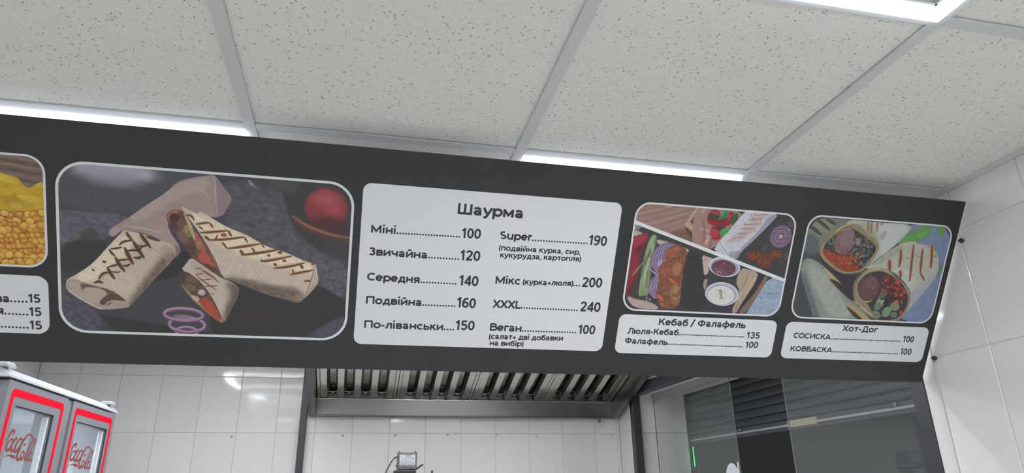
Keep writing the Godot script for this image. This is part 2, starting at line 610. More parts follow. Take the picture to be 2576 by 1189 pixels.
func build_window():
	var w := thing("window_1", "service window with black frame and sliding glass panes in the right wall", "window", Vector3(RW, 1.05, -2.65), "", "structure")
	var o := w.position
	var f := st_new()
	part("frame_post", span_mesh(Vector3(RW - 0.001, 1.05, -3.706) - o, Vector3(RW + 0.046, 2.206, -3.66) - o, 0.002), M.frame, w)
	part("frame_post", span_mesh(Vector3(RW - 0.001, 1.05, -1.636) - o, Vector3(RW + 0.046, 2.206, -1.588) - o, 0.002), M.frame, w)
	part("frame_beam", span_mesh(Vector3(RW - 0.001, E + 0.499, -3.66) - o, Vector3(RW + 0.046, 2.206, -1.636) - o, 0.002), M.frame, w)
	part("frame_sill", span_mesh(Vector3(RW - 0.001, 1.05, -3.66) - o, Vector3(RW + 0.046, 1.09, -1.636) - o, 0.002), M.frame, w)
	part("top_rail", span_mesh(Vector3(RW + 0.135, E + 0.488, -3.7) - o, Vector3(RW + 0.175, E + 0.5165, -1.588) - o, 0.001), M.pale, w)
	for z in [[-3.699, -2.853], [-2.447, -1.59]]:
		var p := part("glass_pane", span_mesh(Vector3(1.683, 1.06, z[0]) - o, Vector3(1.687, E + 0.498, z[1]) - o), M.glass, w)
		var ze: float = z[1] if z[0] < -3 else z[0]
		part("pane_edge", span_mesh(Vector3(1.6825, 1.06, ze - 0.0007) - o, Vector3(1.6875, E + 0.488, ze + 0.0007) - o), M.glass_edge, p)
	var sl := st_new()
	var disc := []
	for k in 40: disc.append(Vector2(cos(TAU * k / 40.0) * 0.062, sin(TAU * k / 40.0) * 0.078))
	prism(sl, disc, Vector3(0, 0, 1), Vector3.UP, Vector3(0.0008, 0, 0), Vector3(1.6802, E + 0.028, -2.917) - o)
	part("round_sticker", done(sl), M.sticker, w)
	part("pull_strip", span_mesh(Vector3(1.676, E - 0.12, -2.862) - o, Vector3(1.6815, E + 0.108, -2.852) - o, 0.001), M.sticker, w)
	# the roller shutter outside
	var s := thing("roller_shutter", "half lowered dark grey roller shutter outside the service window", "shutter", Vector3(1.88, E + 0.23, -2.65))
	var so := s.position - Vector3(0.022, 0, 0)
	var pr := []
	for k in 9:
		var a := PI * k / 8.0
		pr.append(Vector2(-0.011 * sin(a), 0.0195 * cos(a)))
	pr.append(Vector2(0.003, -0.0195)); pr.append(Vector2(0.003, 0.0195))
	for k in 8:
		var st := st_new()
		prism(st, pr, Vector3(1, 0, 0), Vector3.UP, Vector3(0, 0, 2.1), Vector3(1.885, E + 0.30 + 0.0405 * k, -3.703) - so)
		part("slat", done(st), M.shutter, s)
	for z in [[-3.74, -3.7045], [-1.5985, -1.56]]:
		part("guide_rail", span_mesh(Vector3(1.859, 0.2, z[0]) - so, Vector3(1.90, E + 0.64, z[1]) - so, 0.002), M.shutter_bar, s)
	part("bottom_bar", span_mesh(Vector3(1.868, E + 0.236, -3.703) - so, Vector3(1.892, E + 0.281, -1.6) - so, 0.002), M.shutter_bar, s)
	part("bar_ridge", span_mesh(Vector3(1.861, E + 0.252, -3.69) - so, Vector3(1.87, E + 0.262, -1.6) - so, 0.001), M.pale, s)
	for z in [-2.10, -3.15]:
		var b := st_new()
		lathe(b, Vector3(1.868, E + 0.271, z) - so, Vector3(-1, 0, 0), [[0.012, 0.0], [0.012, 0.006], [0.007, 0.010], [0.0, 0.011]])
		part("bolt", done(b), M.steel, s)
	part("tape", span_mesh(Vector3(1.858, E + 0.246, -2.745) - so, Vector3(1.868, E + 0.276, -2.54) - so, 0.002), M.tape, s)
	# a green light strip standing outside, next to the shutter
	var g := thing("green_light", "thin vertical green light strip shining behind the left window pane", "light strip", Vector3(1.895, E + 0.11, -3.688))
	part("housing", span_mesh(Vector3(-0.004, 0.0, -0.0165), Vector3(0.004, 0.12, -0.002), 0.001), M.edge, g)
	part("tube", span_mesh(Vector3(-0.0025, 0.006, -0.002), Vector3(0.0025, 0.114, 0.002), 0.001), M.green, g)
	var gl := OmniLight3D.new()
	gl.name = "green_glow_light"
	gl.light_color = Color(0.25, 1.0, 0.5)
	gl.light_energy = 0.0003
	gl.omni_range = 4.0
	gl.omni_attenuation = 2.0
	gl.light_size = 0.03
	gl.shadow_enabled = true
	g.add_child(gl, true)
	gl.position = Vector3(0, 0.06, 0.03)


# ---------------------------------------------------------------- the menu board

const GLYPHS := {
	"Ш": "1.22|L .12 1 .12 0;L .58 1 .58 .1;L 1.04 1 1.04 0;L .12 .09 1.04 .09",
	"М": "1.16|L .13 0 .13 1;L .13 .9 .55 .22 .97 .9;L .97 1 .97 0",
	"З": ".74|A .31 .735 .23 .175 150 -90;A .33 .3 .26 .21 90 -150",
	"С": ".9|A .48 .5 .41 .41 48 312",
	"П": "1.0|L .13 0 .13 1;L .83 0 .83 1;L .13 .91 .83 .91",
	"В": ".88|L .13 0 .13 1;L .13 .91 .5 .91;A .5 .73 .2 .18 90 -90;L .13 .55 .55 .55;A .55 .32 .23 .23 90 -90;L .13 .09 .55 .09",
	"К": ".9|L .13 0 .13 1;L .16 .4 .76 1.0;L .38 .6 .8 0",
	"Ф": "1.14|A .55 .51 .43 .31 0 360;L .55 0 .55 1",
	"Л": ".98|L .82 0 .82 1;L .82 .91 .36 .91;L .36 .96 .33 .45 .26 .17 .17 .09 .03 .09",
	"Х": ".9|L .08 0 .8 1;L .08 1 .8 0",
	"X": ".88|L .06 0 .8 1;L .06 1 .8 0",
	"Д": "1.02|L .36 .91 .78 .91;L .36 .96 .33 .5 .27 .25 .16 .1;L .78 .95 .78 .1;L .02 .09 .96 .09;L .1 .12 .1 -.2;L .88 .12 .88 -.2",
	"О": "1.06|A .51 .5 .42 .41 0 360",
	"И": "1.04|L .13 0 .13 1;L .87 0 .87 1;L .13 .13 .87 .87",
	"А": ".96|L .04 0 .46 .95;L .46 .95 .88 0;L .18 .27 .74 .27",
	"Б": ".88|L .13 0 .13 1;L .13 .91 .72 .91;L .13 .57 .5 .57;A .5 .33 .25 .24 90 -90;L .13 .09 .5 .09",
	"L": ".72|L .13 1 .13 0;L .13 .09 .66 .09",
	"S": ".82|A .4 .72 .27 .19 55 255;A .4 .29 .29 .2 80 -130;L .32 .54 .48 .49",
	"A": ".96|L .04 0 .46 .95;L .46 .95 .88 0;L .18 .27 .74 .27",
	"M": "1.16|L .13 0 .13 1;L .13 .9 .55 .22 .97 .9;L .97 1 .97 0",
	"R": ".86|L .13 0 .13 1;L .13 .91 .45 .91;A .45 .65 .24 .26 90 -90;L .13 .39 .45 .39;L .45 .4 .74 0",
	"а": ".74|A .3 .47 .24 .2 155 20;L .53 .5 .53 0;A .32 .23 .21 .14 0 360",
	"у": ".72|L .05 .76 .36 .08;L .67 .76 .34 .02 .24 -.13 .06 -.14",
	"р": ".82|L .12 -.26 .12 .76;A .43 .38 .29 .29 0 360",
	"p": ".82|L .12 -.26 .12 .76;A .43 .38 .29 .29 0 360",
	"м": ".94|L .12 0 .12 .76;L .12 .69 .44 .2 .76 .69;L .76 0 .76 .76",
	"н": ".8|L .12 0 .12 .76;L .64 0 .64 .76;L .12 .38 .64 .38",
	"и": ".82|L .12 0 .12 .76;L .66 0 .66 .76;L .12 .11 .66 .65",
	"й": ".82|L .12 0 .12 .76;L .66 0 .66 .76;L .12 .11 .66 .65;A .39 1.07 .15 .13 200 340",
	"і": ".32|L .13 0 .13 .76;D .13 1.02",
	"в": ".74|L .12 0 .12 .76;L .12 .67 .42 .67;A .42 .535 .16 .135 90 -90;L .12 .4 .45 .4;A .45 .245 .17 .155 90 -90;L .12 .09 .45 .09",
	"ч": ".76|L .6 0 .6 .76;L .1 .76 .1 .52 .16 .37 .34 .33 .6 .36",
	"е": ".78|A .37 .38 .29 .29 0 318;L .1 .38 .66 .38",
	"e": ".78|A .37 .38 .29 .29 0 318;L .1 .38 .66 .38",
	"д": ".84|L .3 .67 .62 .67;L .3 .7 .27 .35 .16 .1;L .62 .72 .62 .1;L .02 .09 .77 .09;L .09 .12 .09 -.17;L .7 .12 .7 -.17",
	"я": ".74|L .57 0 .57 .76;L .57 .67 .3 .67;A .3 .51 .18 .16 90 270;L .3 .35 .57 .35;L .36 .33 .1 0",
	"о": ".8|A .38 .38 .3 .29 0 360",
	"п": ".8|L .12 0 .12 .76;L .64 0 .64 .76;L .12 .67 .64 .67",
	"л": ".78|L .62 0 .62 .76;L .62 .67 .27 .67;L .27 .72 .24 .3 .17 .11 .02 .09",
	"с": ".7|A .38 .38 .29 .29 48 312",
	"ь": ".7|L .12 0 .12 .76;L .12 .44 .4 .44;A .4 .265 .18 .175 90 -90;L .12 .09 .4 .09",
	"к": ".72|L .12 0 .12 .76;L .14 .32 .58 .76;L .3 .46 .62 0",
	"з": ".62|A .26 .56 .19 .125 150 -90;A .27 .24 .22 .155 90 -150",
	"т": ".66|L .03 .67 .6 .67;L .315 0 .315 .72",
	"ю": "1.06|L .12 0 .12 .76;A .66 .38 .27 .29 0 360;L .12 .38 .4 .38",
	"б": ".8|A .38 .35 .29 .27 0 360;L .1 .33 .1 .55 .18 .78 .36 .88 .68 .94",
	"ф": "1.06|A .51 .38 .4 .29 0 360;L .51 -.26 .51 1.02",
	"г": ".56|L .12 0 .12 .76;L .12 .67 .54 .67",
	"u": ".8|L .12 .76 .12 .34;A .36 .34 .24 .26 180 360;L .64 .76 .64 0",
	"r": ".52|L .12 0 .12 .76;A .44 .38 .32 .3 172 88",
	"(": ".38|A .46 .4 .3 .66 122 238",
	")": ".38|A -.1 .4 .3 .66 58 -58",
	",": ".28|L .14 .12 .08 -.16",
	"+": ".66|L .06 .36 .58 .36;L .32 .1 .32 .62",
	"-": ".46|L .05 .37 .38 .37",
	"/": ".56|L .02 -.12 .46 1.05",
	"0": ".6|A .29 .5 .2 .41 0 360",
	"1": ".44|L .26 0 .26 1;L .03 .74 .16 .8 .26 .95",
	"2": ".6|A .28 .7 .2 .21 165 -30;L .45 .6 .3 .36 .1 .12;L .05 .09 .54 .09",
	"3": ".6|A .27 .73 .19 .18 155 -90;A .28 .32 .21 .23 90 -155",
	"4": ".6|L .42 0 .42 1;L .42 .92 .07 .3;L .02 .27 .58 .27",
	"5": ".6|L .5 .91 .15 .91;L .16 .95 .11 .5;A .28 .33 .21 .24 140 -150",
	"6": ".6|A .29 .31 .2 .22 0 360;L .09 .32 .11 .6 .2 .82 .34 .91 .5 .88",
	"9": ".6|A .29 .69 .2 .22 0 360;L .49 .68 .47 .4 .38 .18 .24 .09 .08 .12",
	" ": ".34|",
}


func ribbon(st: SurfaceTool, p: Array, widths: Array, closed: bool, z: float, T: Transform3D):
	var n := p.size()
	if n < 2: return
	var lft := []
	var rgt := []
	for i in n:
		var a: Vector2
		var b: Vector2
		if closed:
			a = (p[i] - p[(i - 1 + n) % n]).normalized()
			b = (p[(i + 1) % n] - p[i]).normalized()
		else:
			a = (p[i] - p[i - 1]).normalized() if i > 0 else (p[1] - p[0]).normalized()
			b = (p[i + 1] - p[i]).normalized() if i < n - 1 else (p[n - 1] - p[n - 2]).normalized()
		var t := (a + b).normalized()
		var nn := Vector2(-t.y, t.x)
		var m: float = widths[i] * 0.5 / maxf(0.45, nn.dot(Vector2(-a.y, a.x)))
		lft.append(p[i] + nn * m)
		rgt.append(p[i] - nn * m)
	for i in (n if closed else n - 1):
		var j := (i + 1) % n
		var q := [lft[i], rgt[i], rgt[j], lft[j]]
		var v := []
		for e in q: v.append(T * Vector3(e.x, e.y, z))
		face(st, [v[0], v[1], v[2]], T * Vector3(q[0].x, q[0].y, z - 1.0))
		face(st, [v[0], v[2], v[3]], T * Vector3(q[0].x, q[0].y, z - 1.0))


func text_line(st: SurfaceTool, s: String, x0: float, x1: float, y0: float, y1: float, cap: float, T: Transform3D, wt := 0.22):
	var total := 0.0
	for ch in s: total += float(GLYPHS[ch].split("|")[0])
	var sx: float = (x1 - x0) / (total - 0.07)
	var sl: float = (y1 - y0) / (x1 - x0)
	var x := 0.0
	var w := wt * cap
	var lay := 0
	for ch in s:
		var g: PackedStringArray = GLYPHS[ch].split("|")
		for cmd in g[1].split(";", false):
			var f := cmd.split(" ", false)
			var pts := []
			var closed := false
			if f[0] == "L":
				for k in range(1, f.size(), 2): pts.append(Vector2(float(f[k]), float(f[k + 1])))
			elif f[0] == "A":
				var a0 := float(f[5])
				var a1 := float(f[6])
				closed = absf(a1 - a0) > 359.0
				var n := 22 if closed else 13
				for k in (n if closed else n + 1):
					var a := deg_to_rad(lerpf(a0, a1, float(k) / n))
					pts.append(Vector2(float(f[1]) + float(f[3]) * cos(a), float(f[2]) + float(f[4]) * sin(a)))
			else:
				var c := Vector2(float(f[1]), float(f[2]))
				pts = [c + Vector2(0, -0.11 * 0.9), c + Vector2(0, 0.11 * 0.9)]
			var q := []
			var ww := []
			var thin := 0.84 if ch in "0123456789" else 1.0
			for e in pts:
				var px: float = x0 + (x + e.x) * sx
				q.append(Vector2(px, y0 + (px - x0) * sl + e.y * cap))
				ww.append(w * (1.15 if f[0] == "D" else thin))
			lay = (lay + 1) % 8
			ribbon(st, q, ww, closed, 0.00012 + lay * 0.00001, T)
		x += float(g[0])


func leader(st: SurfaceTool, x0: float, x1: float, y0: float, y1: float, pitch: float, d: float, T: Transform3D):
	var n := int(round((x1 - x0 - d) / pitch)) + 1
	for k in n:
		var t := (float(k) / maxf(1.0, n - 1.0))
		var c := Vector2(lerpf(x0 + d / 2, x1 - d / 2, t), lerpf(y0, y1, t) + d / 2)
		var v := []
		for i in 9: v.append(T * Vector3(c.x + cos(TAU * i / 9) * d / 2, c.y + sin(TAU * i / 9) * d / 2, 0.00013))
		face(st, v, T * Vector3(c.x, c.y, -1.0))


class Painter:
	var im: Image
	var s: float
	var gain := 1.0
	var clip: Image = null
	var rng := RandomNumberGenerator.new()

	func _init(w: float, h: float, scale: float, hex: String, g: float):
		s = scale
		gain = g
		im = Image.create(int(w * s), int(h * s), false, Image.FORMAT_RGBA8)
		im.fill(ink(hex))
		rng.seed = 3

	func ink(hex: String) -> Color:
		var c := Color(hex).srgb_to_linear()
		return Color(minf(1, c.r * gain), minf(1, c.g * gain), minf(1, c.b * gain)).linear_to_srgb()

	func pts(t: String, smooth: int, closed := true) -> PackedVector2Array:
		var p := PackedVector2Array()
		for e in t.split(" ", false):
			var q := e.split(",")
			p.append(Vector2(float(q[0]), float(q[1])) * s)
		for k in smooth:
			var o := PackedVector2Array()
			var n := p.size()
			if not closed: o.append(p[0])
			for i in (n if closed else n - 1):
				var a := p[i]
				var b := p[(i + 1) % n]
				o.append(a.lerp(b, 0.25))
				o.append(a.lerp(b, 0.75))
			if not closed: o.append(p[n - 1])
			p = o
		return p

	func fill(p: PackedVector2Array, c: Color, blur: float):
		var lo := p[0]
		var hi := p[0]
		for q in p:
			lo = lo.min(q)
			hi = hi.max(q)
		var pad := int(blur * 2.2) + 2
		var r := Rect2i(int(floor(lo.x)) - pad, int(floor(lo.y)) - pad, int(hi.x - lo.x) + 2 * pad + 2, int(hi.y - lo.y) + 2 * pad + 2).intersection(Rect2i(-pad, -pad, im.get_width() + 2 * pad, im.get_height() + 2 * pad))
		if r.size.x < 1 or r.size.y < 1: return
		var src := Image.create(r.size.x, r.size.y, false, Image.FORMAT_RGBA8)
		src.fill(Color(c.r, c.g, c.b, 0))
		var rows := []
		rows.resize(r.size.y)
		var n := p.size()
		for i in n:
			var a := p[i] - Vector2(r.position)
			var b := p[(i + 1) % n] - Vector2(r.position)
			if a.y > b.y:
				var t := a
				a = b
				b = t
			for y in range(maxi(0, int(ceil(a.y - 0.5))), mini(r.size.y - 1, int(ceil(b.y - 0.5)) - 1) + 1):
				if rows[y] == null: rows[y] = []
				rows[y].append(a.x + (b.x - a.x) * (y + 0.5 - a.y) / (b.y - a.y))
		for y in r.size.y:
			if rows[y] == null: continue
			var xs: Array = rows[y]
			xs.sort()
			for k in range(0, xs.size() - 1, 2):
				var xa := maxi(0, int(round(xs[k])))
				var xb := mini(r.size.x, int(round(xs[k + 1])))
				if xb > xa: src.fill_rect(Rect2i(xa, y, xb - xa, 1), c)
		if blur >= 1.0:
			var f := blur * 0.9
			src.resize(maxi(2, int(r.size.x / f)), maxi(2, int(r.size.y / f)), Image.INTERPOLATE_LANCZOS)
			src.resize(r.size.x, r.size.y, Image.INTERPOLATE_CUBIC)
		put(src, r.position)

	func put(src: Image, at: Vector2i):
		var r := Rect2i(at, src.get_size()).intersection(Rect2i(Vector2i.ZERO, im.get_size()))
		if r.size.x < 1 or r.size.y < 1: return
		var q := Rect2i(r.position - at, r.size)
		if clip: im.blend_rect_mask(src.get_region(q), clip.get_region(r), Rect2i(Vector2i.ZERO, r.size), r.position)
		else: im.blend_rect(src, q, r.position)

	func poly(t: String, hex: String, blur := 0.0, alpha := 1.0, smooth := 1):
		var c := ink(hex)
		c.a = alpha
		fill(pts(t, smooth), c, blur * s)

	func ell(x: float, y: float, rx: float, ry: float, deg: float, hex: String, blur := 0.0, alpha := 1.0):
		var p := PackedVector2Array()
		for k in 28: p.append((Vector2(x, y) + Vector2(cos(TAU * k / 28) * rx, sin(TAU * k / 28) * ry).rotated(deg_to_rad(deg))) * s)
		var c := ink(hex)
		c.a = alpha
		fill(p, c, blur * s)

	func ring(x: float, y: float, rx: float, ry: float, deg: float, w: float, hex: String, blur := 0.0, alpha := 1.0, a0 := 0.0, a1 := 360.0):
		var p := PackedVector2Array()
		for k in 37: p.append((Vector2(x, y) + Vector2(cos(deg_to_rad(lerpf(a0, a1, k / 36.0))) * rx, sin(deg_to_rad(lerpf(a0, a1, k / 36.0))) * ry).rotated(deg_to_rad(deg))) * s)
		band(p, w * s, hex, blur * s, alpha, 1.0 if a1 - a0 > 359 else 0.35)

	func line(t: String, w: float, hex: String, blur := 0.0, alpha := 1.0, taper := 0.5, smooth := 1):
		band(pts(t, smooth, false), w * s, hex, blur * s, alpha, taper)

	func band(p: PackedVector2Array, w: float, hex: String, blur: float, alpha: float, taper: float):
		var c := ink(hex)
		c.a = alpha
		var l := PackedVector2Array()
		var r := PackedVector2Array()
		var n := p.size()
		for i in n:
			var t := (p[mini(i + 1, n - 1)] - p[maxi(i - 1, 0)]).normalized()
			var k := float(i) / (n - 1)
			var ww := w * 0.5 * (taper + (1.0 - taper) * minf(1.0, 2.5 * minf(k, 1.0 - k)))
			l.append(p[i] + Vector2(-t.y, t.x) * ww)
			r.append(p[i] - Vector2(-t.y, t.x) * ww)
		r.reverse()
		l.append_array(r)
		fill(l, c, blur)

	func mask(t := "", smooth := 1):
		clip = null
		if t == "": return
		var keep := im
		im = Image.create(keep.get_width(), keep.get_height(), false, Image.FORMAT_RGBA8)
		fill(pts(t, smooth), Color.WHITE, 0)
		clip = im
		im = keep

	# cloudy patches of a colour over a rectangle (or the mask)
	func cloud(x0: float, y0: float, x1: float, y1: float, hex: String, alpha: float, freq: float, seed: int, stretch := 1.0, turn := 0.0, cut := 0.45):
		var n := FastNoiseLite.new()
		n.noise_type = FastNoiseLite.TYPE_SIMPLEX_SMOOTH
		n.seed = seed
		n.frequency = 1.0
		n.fractal_octaves = 4
		var w := int((x1 - x0) * s)
		var h := int((y1 - y0) * s)
		var k := maxf(1.0, sqrt(float(w * h) / 90000.0))
		var gw := maxi(4, int(w / k))
		var gh := maxi(4, int(h / k))
		var c := ink(hex)
		var data := PackedByteArray()
		data.resize(gw * gh * 4)
		var o := 0
		var cs := cos(deg_to_rad(turn))
		var sn := sin(deg_to_rad(turn))
		var r8 := int(c.r * 255)
		var g8 := int(c.g * 255)
		var b8 := int(c.b * 255)
		for y in gh:
			for x in gw:
				var px := x * k / s * freq
				var py := y * k / s * freq
				var v := n.get_noise_2d((px * cs + py * sn) / stretch, -px * sn + py * cs) * 0.5 + 0.5
				data[o] = r8
				data[o + 1] = g8
				data[o + 2] = b8
				data[o + 3] = int(clampf((v - cut) * 3.0, 0.0, 1.0) * alpha * 255)
				o += 4
		var src := Image.create_from_data(gw, gh, false, Image.FORMAT_RGBA8, data)
		src.resize(w, h, Image.INTERPOLATE_CUBIC)
		put(src, Vector2i(int(x0 * s), int(y0 * s)))

	# small dabs of several colours strewn over a box
	func dabs(n: int, x0: float, y0: float, x1: float, y1: float, a: float, b: float, deg: float, spread: float, cols: String, alpha := 1.0, blur := 0.0):
		var cc := cols.split(" ")
		for i in n:
			var r := rng.randf_range(0.6, 1.3)
			ell(rng.randf_range(x0, x1), rng.randf_range(y0, y1), a * r, b * r * rng.randf_range(0.7, 1.2), deg + rng.randfn(0, spread), cc[rng.randi() % cc.size()], blur, alpha)

	# curved thin strands strewn over a box
	func strands(n: int, x0: float, y0: float, x1: float, y1: float, ln: float, w: float, deg: float, spread: float, cols: String, alpha := 1.0, blur := 0.0):
		var cc := cols.split(" ")
		for i in n:
			var p := PackedVector2Array()
			var q := Vector2(rng.randf_range(x0, x1), rng.randf_range(y0, y1)) * s
			var a := deg_to_rad(deg + rng.randfn(0, spread))
			var bend := rng.randfn(0, 0.22)
			var st := ln * s * rng.randf_range(0.5, 1.3) / 8.0
			for k in 9:
				p.append(q)
				q += Vector2(cos(a), sin(a)) * st
				a += bend
			band(p, w * s * rng.randf_range(0.6, 1.4), cc[rng.randi() % cc.size()], blur * s, alpha, 0.4)

	func texture() -> ImageTexture:
		im.convert(Image.FORMAT_RGB8)
		return ImageTexture.create_from_image(im)


func build_board():
	var dv := (BOTV - TOPV)
	var hb := dv.length()
	dv /= hb
	var b := thing("menu_board", "long black menu board with food pictures and white price lists, leaning out under the ceiling", "menu board", BOTV)
	b.basis = Basis(Vector3(1, 0, 0), -dv, Vector3(1, 0, 0).cross(-dv))
	part("panel", span_mesh(Vector3(LW + 0.01, 0, -0.010), Vector3(1.518, hb, 0), 0.0012), M.board, b)
	part("backing", span_mesh(Vector3(LW + 0.012, 0.002, -0.014), Vector3(1.516, hb - 0.002, -0.0098)), M.board_back, b)
	var inv := b.transform.affine_inverse()
	for x in [-1.2, 0.0, 1.2]:
		var st := st_new()
		tube(st, [inv * Vector3(x, CEIL + 0.1, -1.56), inv * Vector3(x, 2.02, -1.56)], 0.004, 8)
		tube(st, [inv * Vector3(x, 2.03, -1.56), inv * Vector3(x, 2.03, -1.506)], 0.004, 8)
		part("hanger_rod", done(st), M.rod, b)
	# picture of yellow corn kernels on dark wood
	var st_pic0 := st_new()
	plate(st_pic0, rrect(-1.0575, 0.207, -0.6325, 0.4309, 0.0335), 0.0001, 0.0006, Rect2(-1.06, 0.2045, 0.43, 0.229))
	var pic0 := part("food_picture", done(st_pic0), print_material(paint_pic0()), b)
	pic0.set_meta("label", "picture of yellow corn kernels on dark wood")
	var bd_pic0 := st_new()
	ring_between(bd_pic0, rrect(-1.06, 0.2045, -0.63, 0.4335, 0.036), rrect(-1.0558, 0.2087, -0.6342, 0.4293, 0.0318), 0.0001, 0.0011)
	part("border", done(bd_pic0), M.vinyl, pic0)
	# price list ending in three lines of 15
	var st_pan0 := st_new()
	plate(st_pan0, rrect(-1.06, 0.0635, -0.631, 0.1875, 0.022), 0.0001, 0.0009)
	var pan0 := part("price_panel", done(st_pan0), M.vinyl, b)
	pan0.set_meta("label", "price list ending in three lines of 15")
	var T_pan0 := Transform3D(Basis(), Vector3(0, 0, 0.0009))
	for q in [
			["ва", -0.7274, -0.7021, 0.1289, 0.1291, 0.0167],
			["", -0.701, -0.6693, 0.1295, 0.1296, 0.0064, 0.0043],
			["15", -0.6684, -0.647, 0.1303, 0.13, 0.0188],
			["я", -0.7245, -0.7139, 0.103, 0.1028, 0.0168],
			["", -0.7122, -0.6691, 0.1025, 0.102, 0.0064, 0.0043],
			["15", -0.6679, -0.6458, 0.1017, 0.1016, 0.019],
			["", -0.7263, -0.6694, 0.0742, 0.0737, 0.0064, 0.0043],
			["15", -0.6677, -0.6458, 0.0731, 0.0725, 0.0191],
		]:
		var t := st_new()
		if q[0] == "": leader(t, q[1], q[2], q[3], q[4], q[5], q[6], T_pan0)
		else: text_line(t, q[0], q[1], q[2], q[3], q[4], q[5], T_pan0)
		part("lettering" if q[0] else "dot_leader", done(t), M.ink, pan0)
	# picture of grilled wraps on a dark slate
	var st_pic1 := st_new()
	plate(st_pic1, rrect(-0.6098, 0.0717, -0.0377, 0.4247, 0.0518), 0.0001, 0.0006, Rect2(-0.613, 0.0685, 0.5785, 0.3595))
	var pic1 := part("food_picture", done(st_pic1), print_material(paint_pic1()), b)
	pic1.set_meta("label", "picture of grilled wraps on a dark slate")
	var bd_pic1 := st_new()
	ring_between(bd_pic1, rrect(-0.613, 0.0685, -0.0345, 0.428, 0.055), rrect(-0.6076, 0.0739, -0.0399, 0.4226, 0.0496), 0.0001, 0.0011)
	part("border", done(bd_pic1), M.vinyl, pic1)
	# largest price list with two columns
	var st_pan1 := st_new()
	plate(st_pan1, rrect(-0.018, 0.0625, 0.575, 0.431, 0.018), 0.0001, 0.0009)
	var pan1 := part("price_panel", done(st_pan1), M.vinyl, b)
	pan1.set_meta("label", "largest price list with two columns")
	var T_pan1 := Transform3D(Basis(), Vector3(0, 0, 0.0009))
	for q in [
			["Шаурма", 0.1895, 0.3409, 0.3773, 0.3776, 0.0245],
			["Міні", 0.0036, 0.058, 0.322, 0.3222, 0.0176],
			["", 0.0596, 0.2015, 0.3223, 0.3233, 0.0064, 0.0043],
			["100", 0.204, 0.2469, 0.3231, 0.3234, 0.0234],
			["Звичайна", 0.0026, 0.1318, 0.2711, 0.2704, 0.0179],
			["", 0.1334, 0.2038, 0.2712, 0.2714, 0.0064, 0.0043],
			["120", 0.2052, 0.2506, 0.2715, 0.2716, 0.0241],
			["Середня", 0.0029, 0.1188, 0.2131, 0.2124, 0.0179],
			["", 0.1202, 0.2032, 0.2128, 0.2131, 0.0064, 0.0043],
			["140", 0.2082, 0.2522, 0.2123, 0.2116, 0.0245],
			["Подвійна", 0.0029, 0.128, 0.1589, 0.1587, 0.0178],
			["", 0.1293, 0.2056, 0.1592, 0.1596, 0.0064, 0.0043],
			["160", 0.2081, 0.2513, 0.1598, 0.1583, 0.0245],
			["По-ліванськи", 0.0024, 0.1818, 0.1017, 0.1021, 0.0177],
			["", 0.1832, 0.2079, 0.1026, 0.1024, 0.0064, 0.0043],
			["150", 0.2096, 0.2537, 0.1043, 0.1044, 0.0241],
			["Super", 0.2914, 0.3668, 0.3267, 0.3266, 0.018],
			["", 0.3679, 0.5023, 0.3263, 0.3272, 0.0064, 0.0043],
			["190", 0.5043, 0.5483, 0.3263, 0.3257, 0.0243],
			["(подвійна курка, сир,", 0.2917, 0.488, 0.3, 0.3014, 0.0124],
			["кукурудза, картопля)", 0.2967, 0.4921, 0.2835, 0.2848, 0.0125],
			["Мікс", 0.2921, 0.3514, 0.2207, 0.2208, 0.0181],
			["(курка+люля)", 0.3568, 0.4804, 0.2218, 0.224, 0.0135],
			["", 0.4812, 0.4976, 0.2237, 0.2238, 0.0064, 0.0043],
			["200", 0.5015, 0.5509, 0.2232, 0.2234, 0.0246],
			["XXXL", 0.2927, 0.3591, 0.1624, 0.1623, 0.0188],
			["", 0.3598, 0.5, 0.1628, 0.1624, 0.0064, 0.0043],
			["240", 0.505, 0.5552, 0.1626, 0.1624, 0.025],
			["Веган", 0.2909, 0.3674, 0.1058, 0.1052, 0.0183],
			["", 0.3689, 0.5036, 0.1057, 0.1063, 0.0064, 0.0043],
			["100", 0.5076, 0.5499, 0.1057, 0.1052, 0.0235],
			["(салат+ дві добавки", 0.2904, 0.4725, 0.0851, 0.0864, 0.0131],
			["на вибір)", 0.2946, 0.3772, 0.0691, 0.0687, 0.0131],
		]:
		var t := st_new()
		if q[0] == "": leader(t, q[1], q[2], q[3], q[4], q[5], q[6], T_pan1)
		else: text_line(t, q[0], q[1], q[2], q[3], q[4], q[5], T_pan1)
		part("lettering" if q[0] else "dot_leader", done(t), M.ink, pan1)
	# split picture of a kebab plate and a sliced tomato with a wrap
	var st_pic2 := st_new()
	plate(st_pic2, rrect(0.612, 0.1725, 1.035, 0.4359, 0.0345), 0.0001, 0.0006, Rect2(0.6095, 0.17, 0.428, 0.2685))
	var pic2 := part("food_picture", done(st_pic2), print_material(paint_pic2()), b)
	pic2.set_meta("label", "split picture of a kebab plate and a sliced tomato with a wrap")
	var bd_pic2 := st_new()
	ring_between(bd_pic2, rrect(0.6095, 0.17, 1.0375, 0.4385, 0.037), rrect(0.6137, 0.1742, 1.0333, 0.4343, 0.0328), 0.0001, 0.0011)
	ribbon(bd_pic2, [Vector2(0.6109, 0.389), Vector2(1.037, 0.2668)], [0.0085, 0.0085], false, 0.0010, Transform3D())
	part("border", done(bd_pic2), M.vinyl, pic2)
	# price list with two lines below the split picture
	var st_pan2 := st_new()
	plate(st_pan2, rrect(0.608, 0.0595, 1.0385, 0.16, 0.017), 0.0001, 0.0009)
	var pan2 := part("price_panel", done(st_pan2), M.vinyl, b)
	pan2.set_meta("label", "price list with two lines below the split picture")
	var T_pan2 := Transform3D(Basis(), Vector3(0, 0, 0.0009))
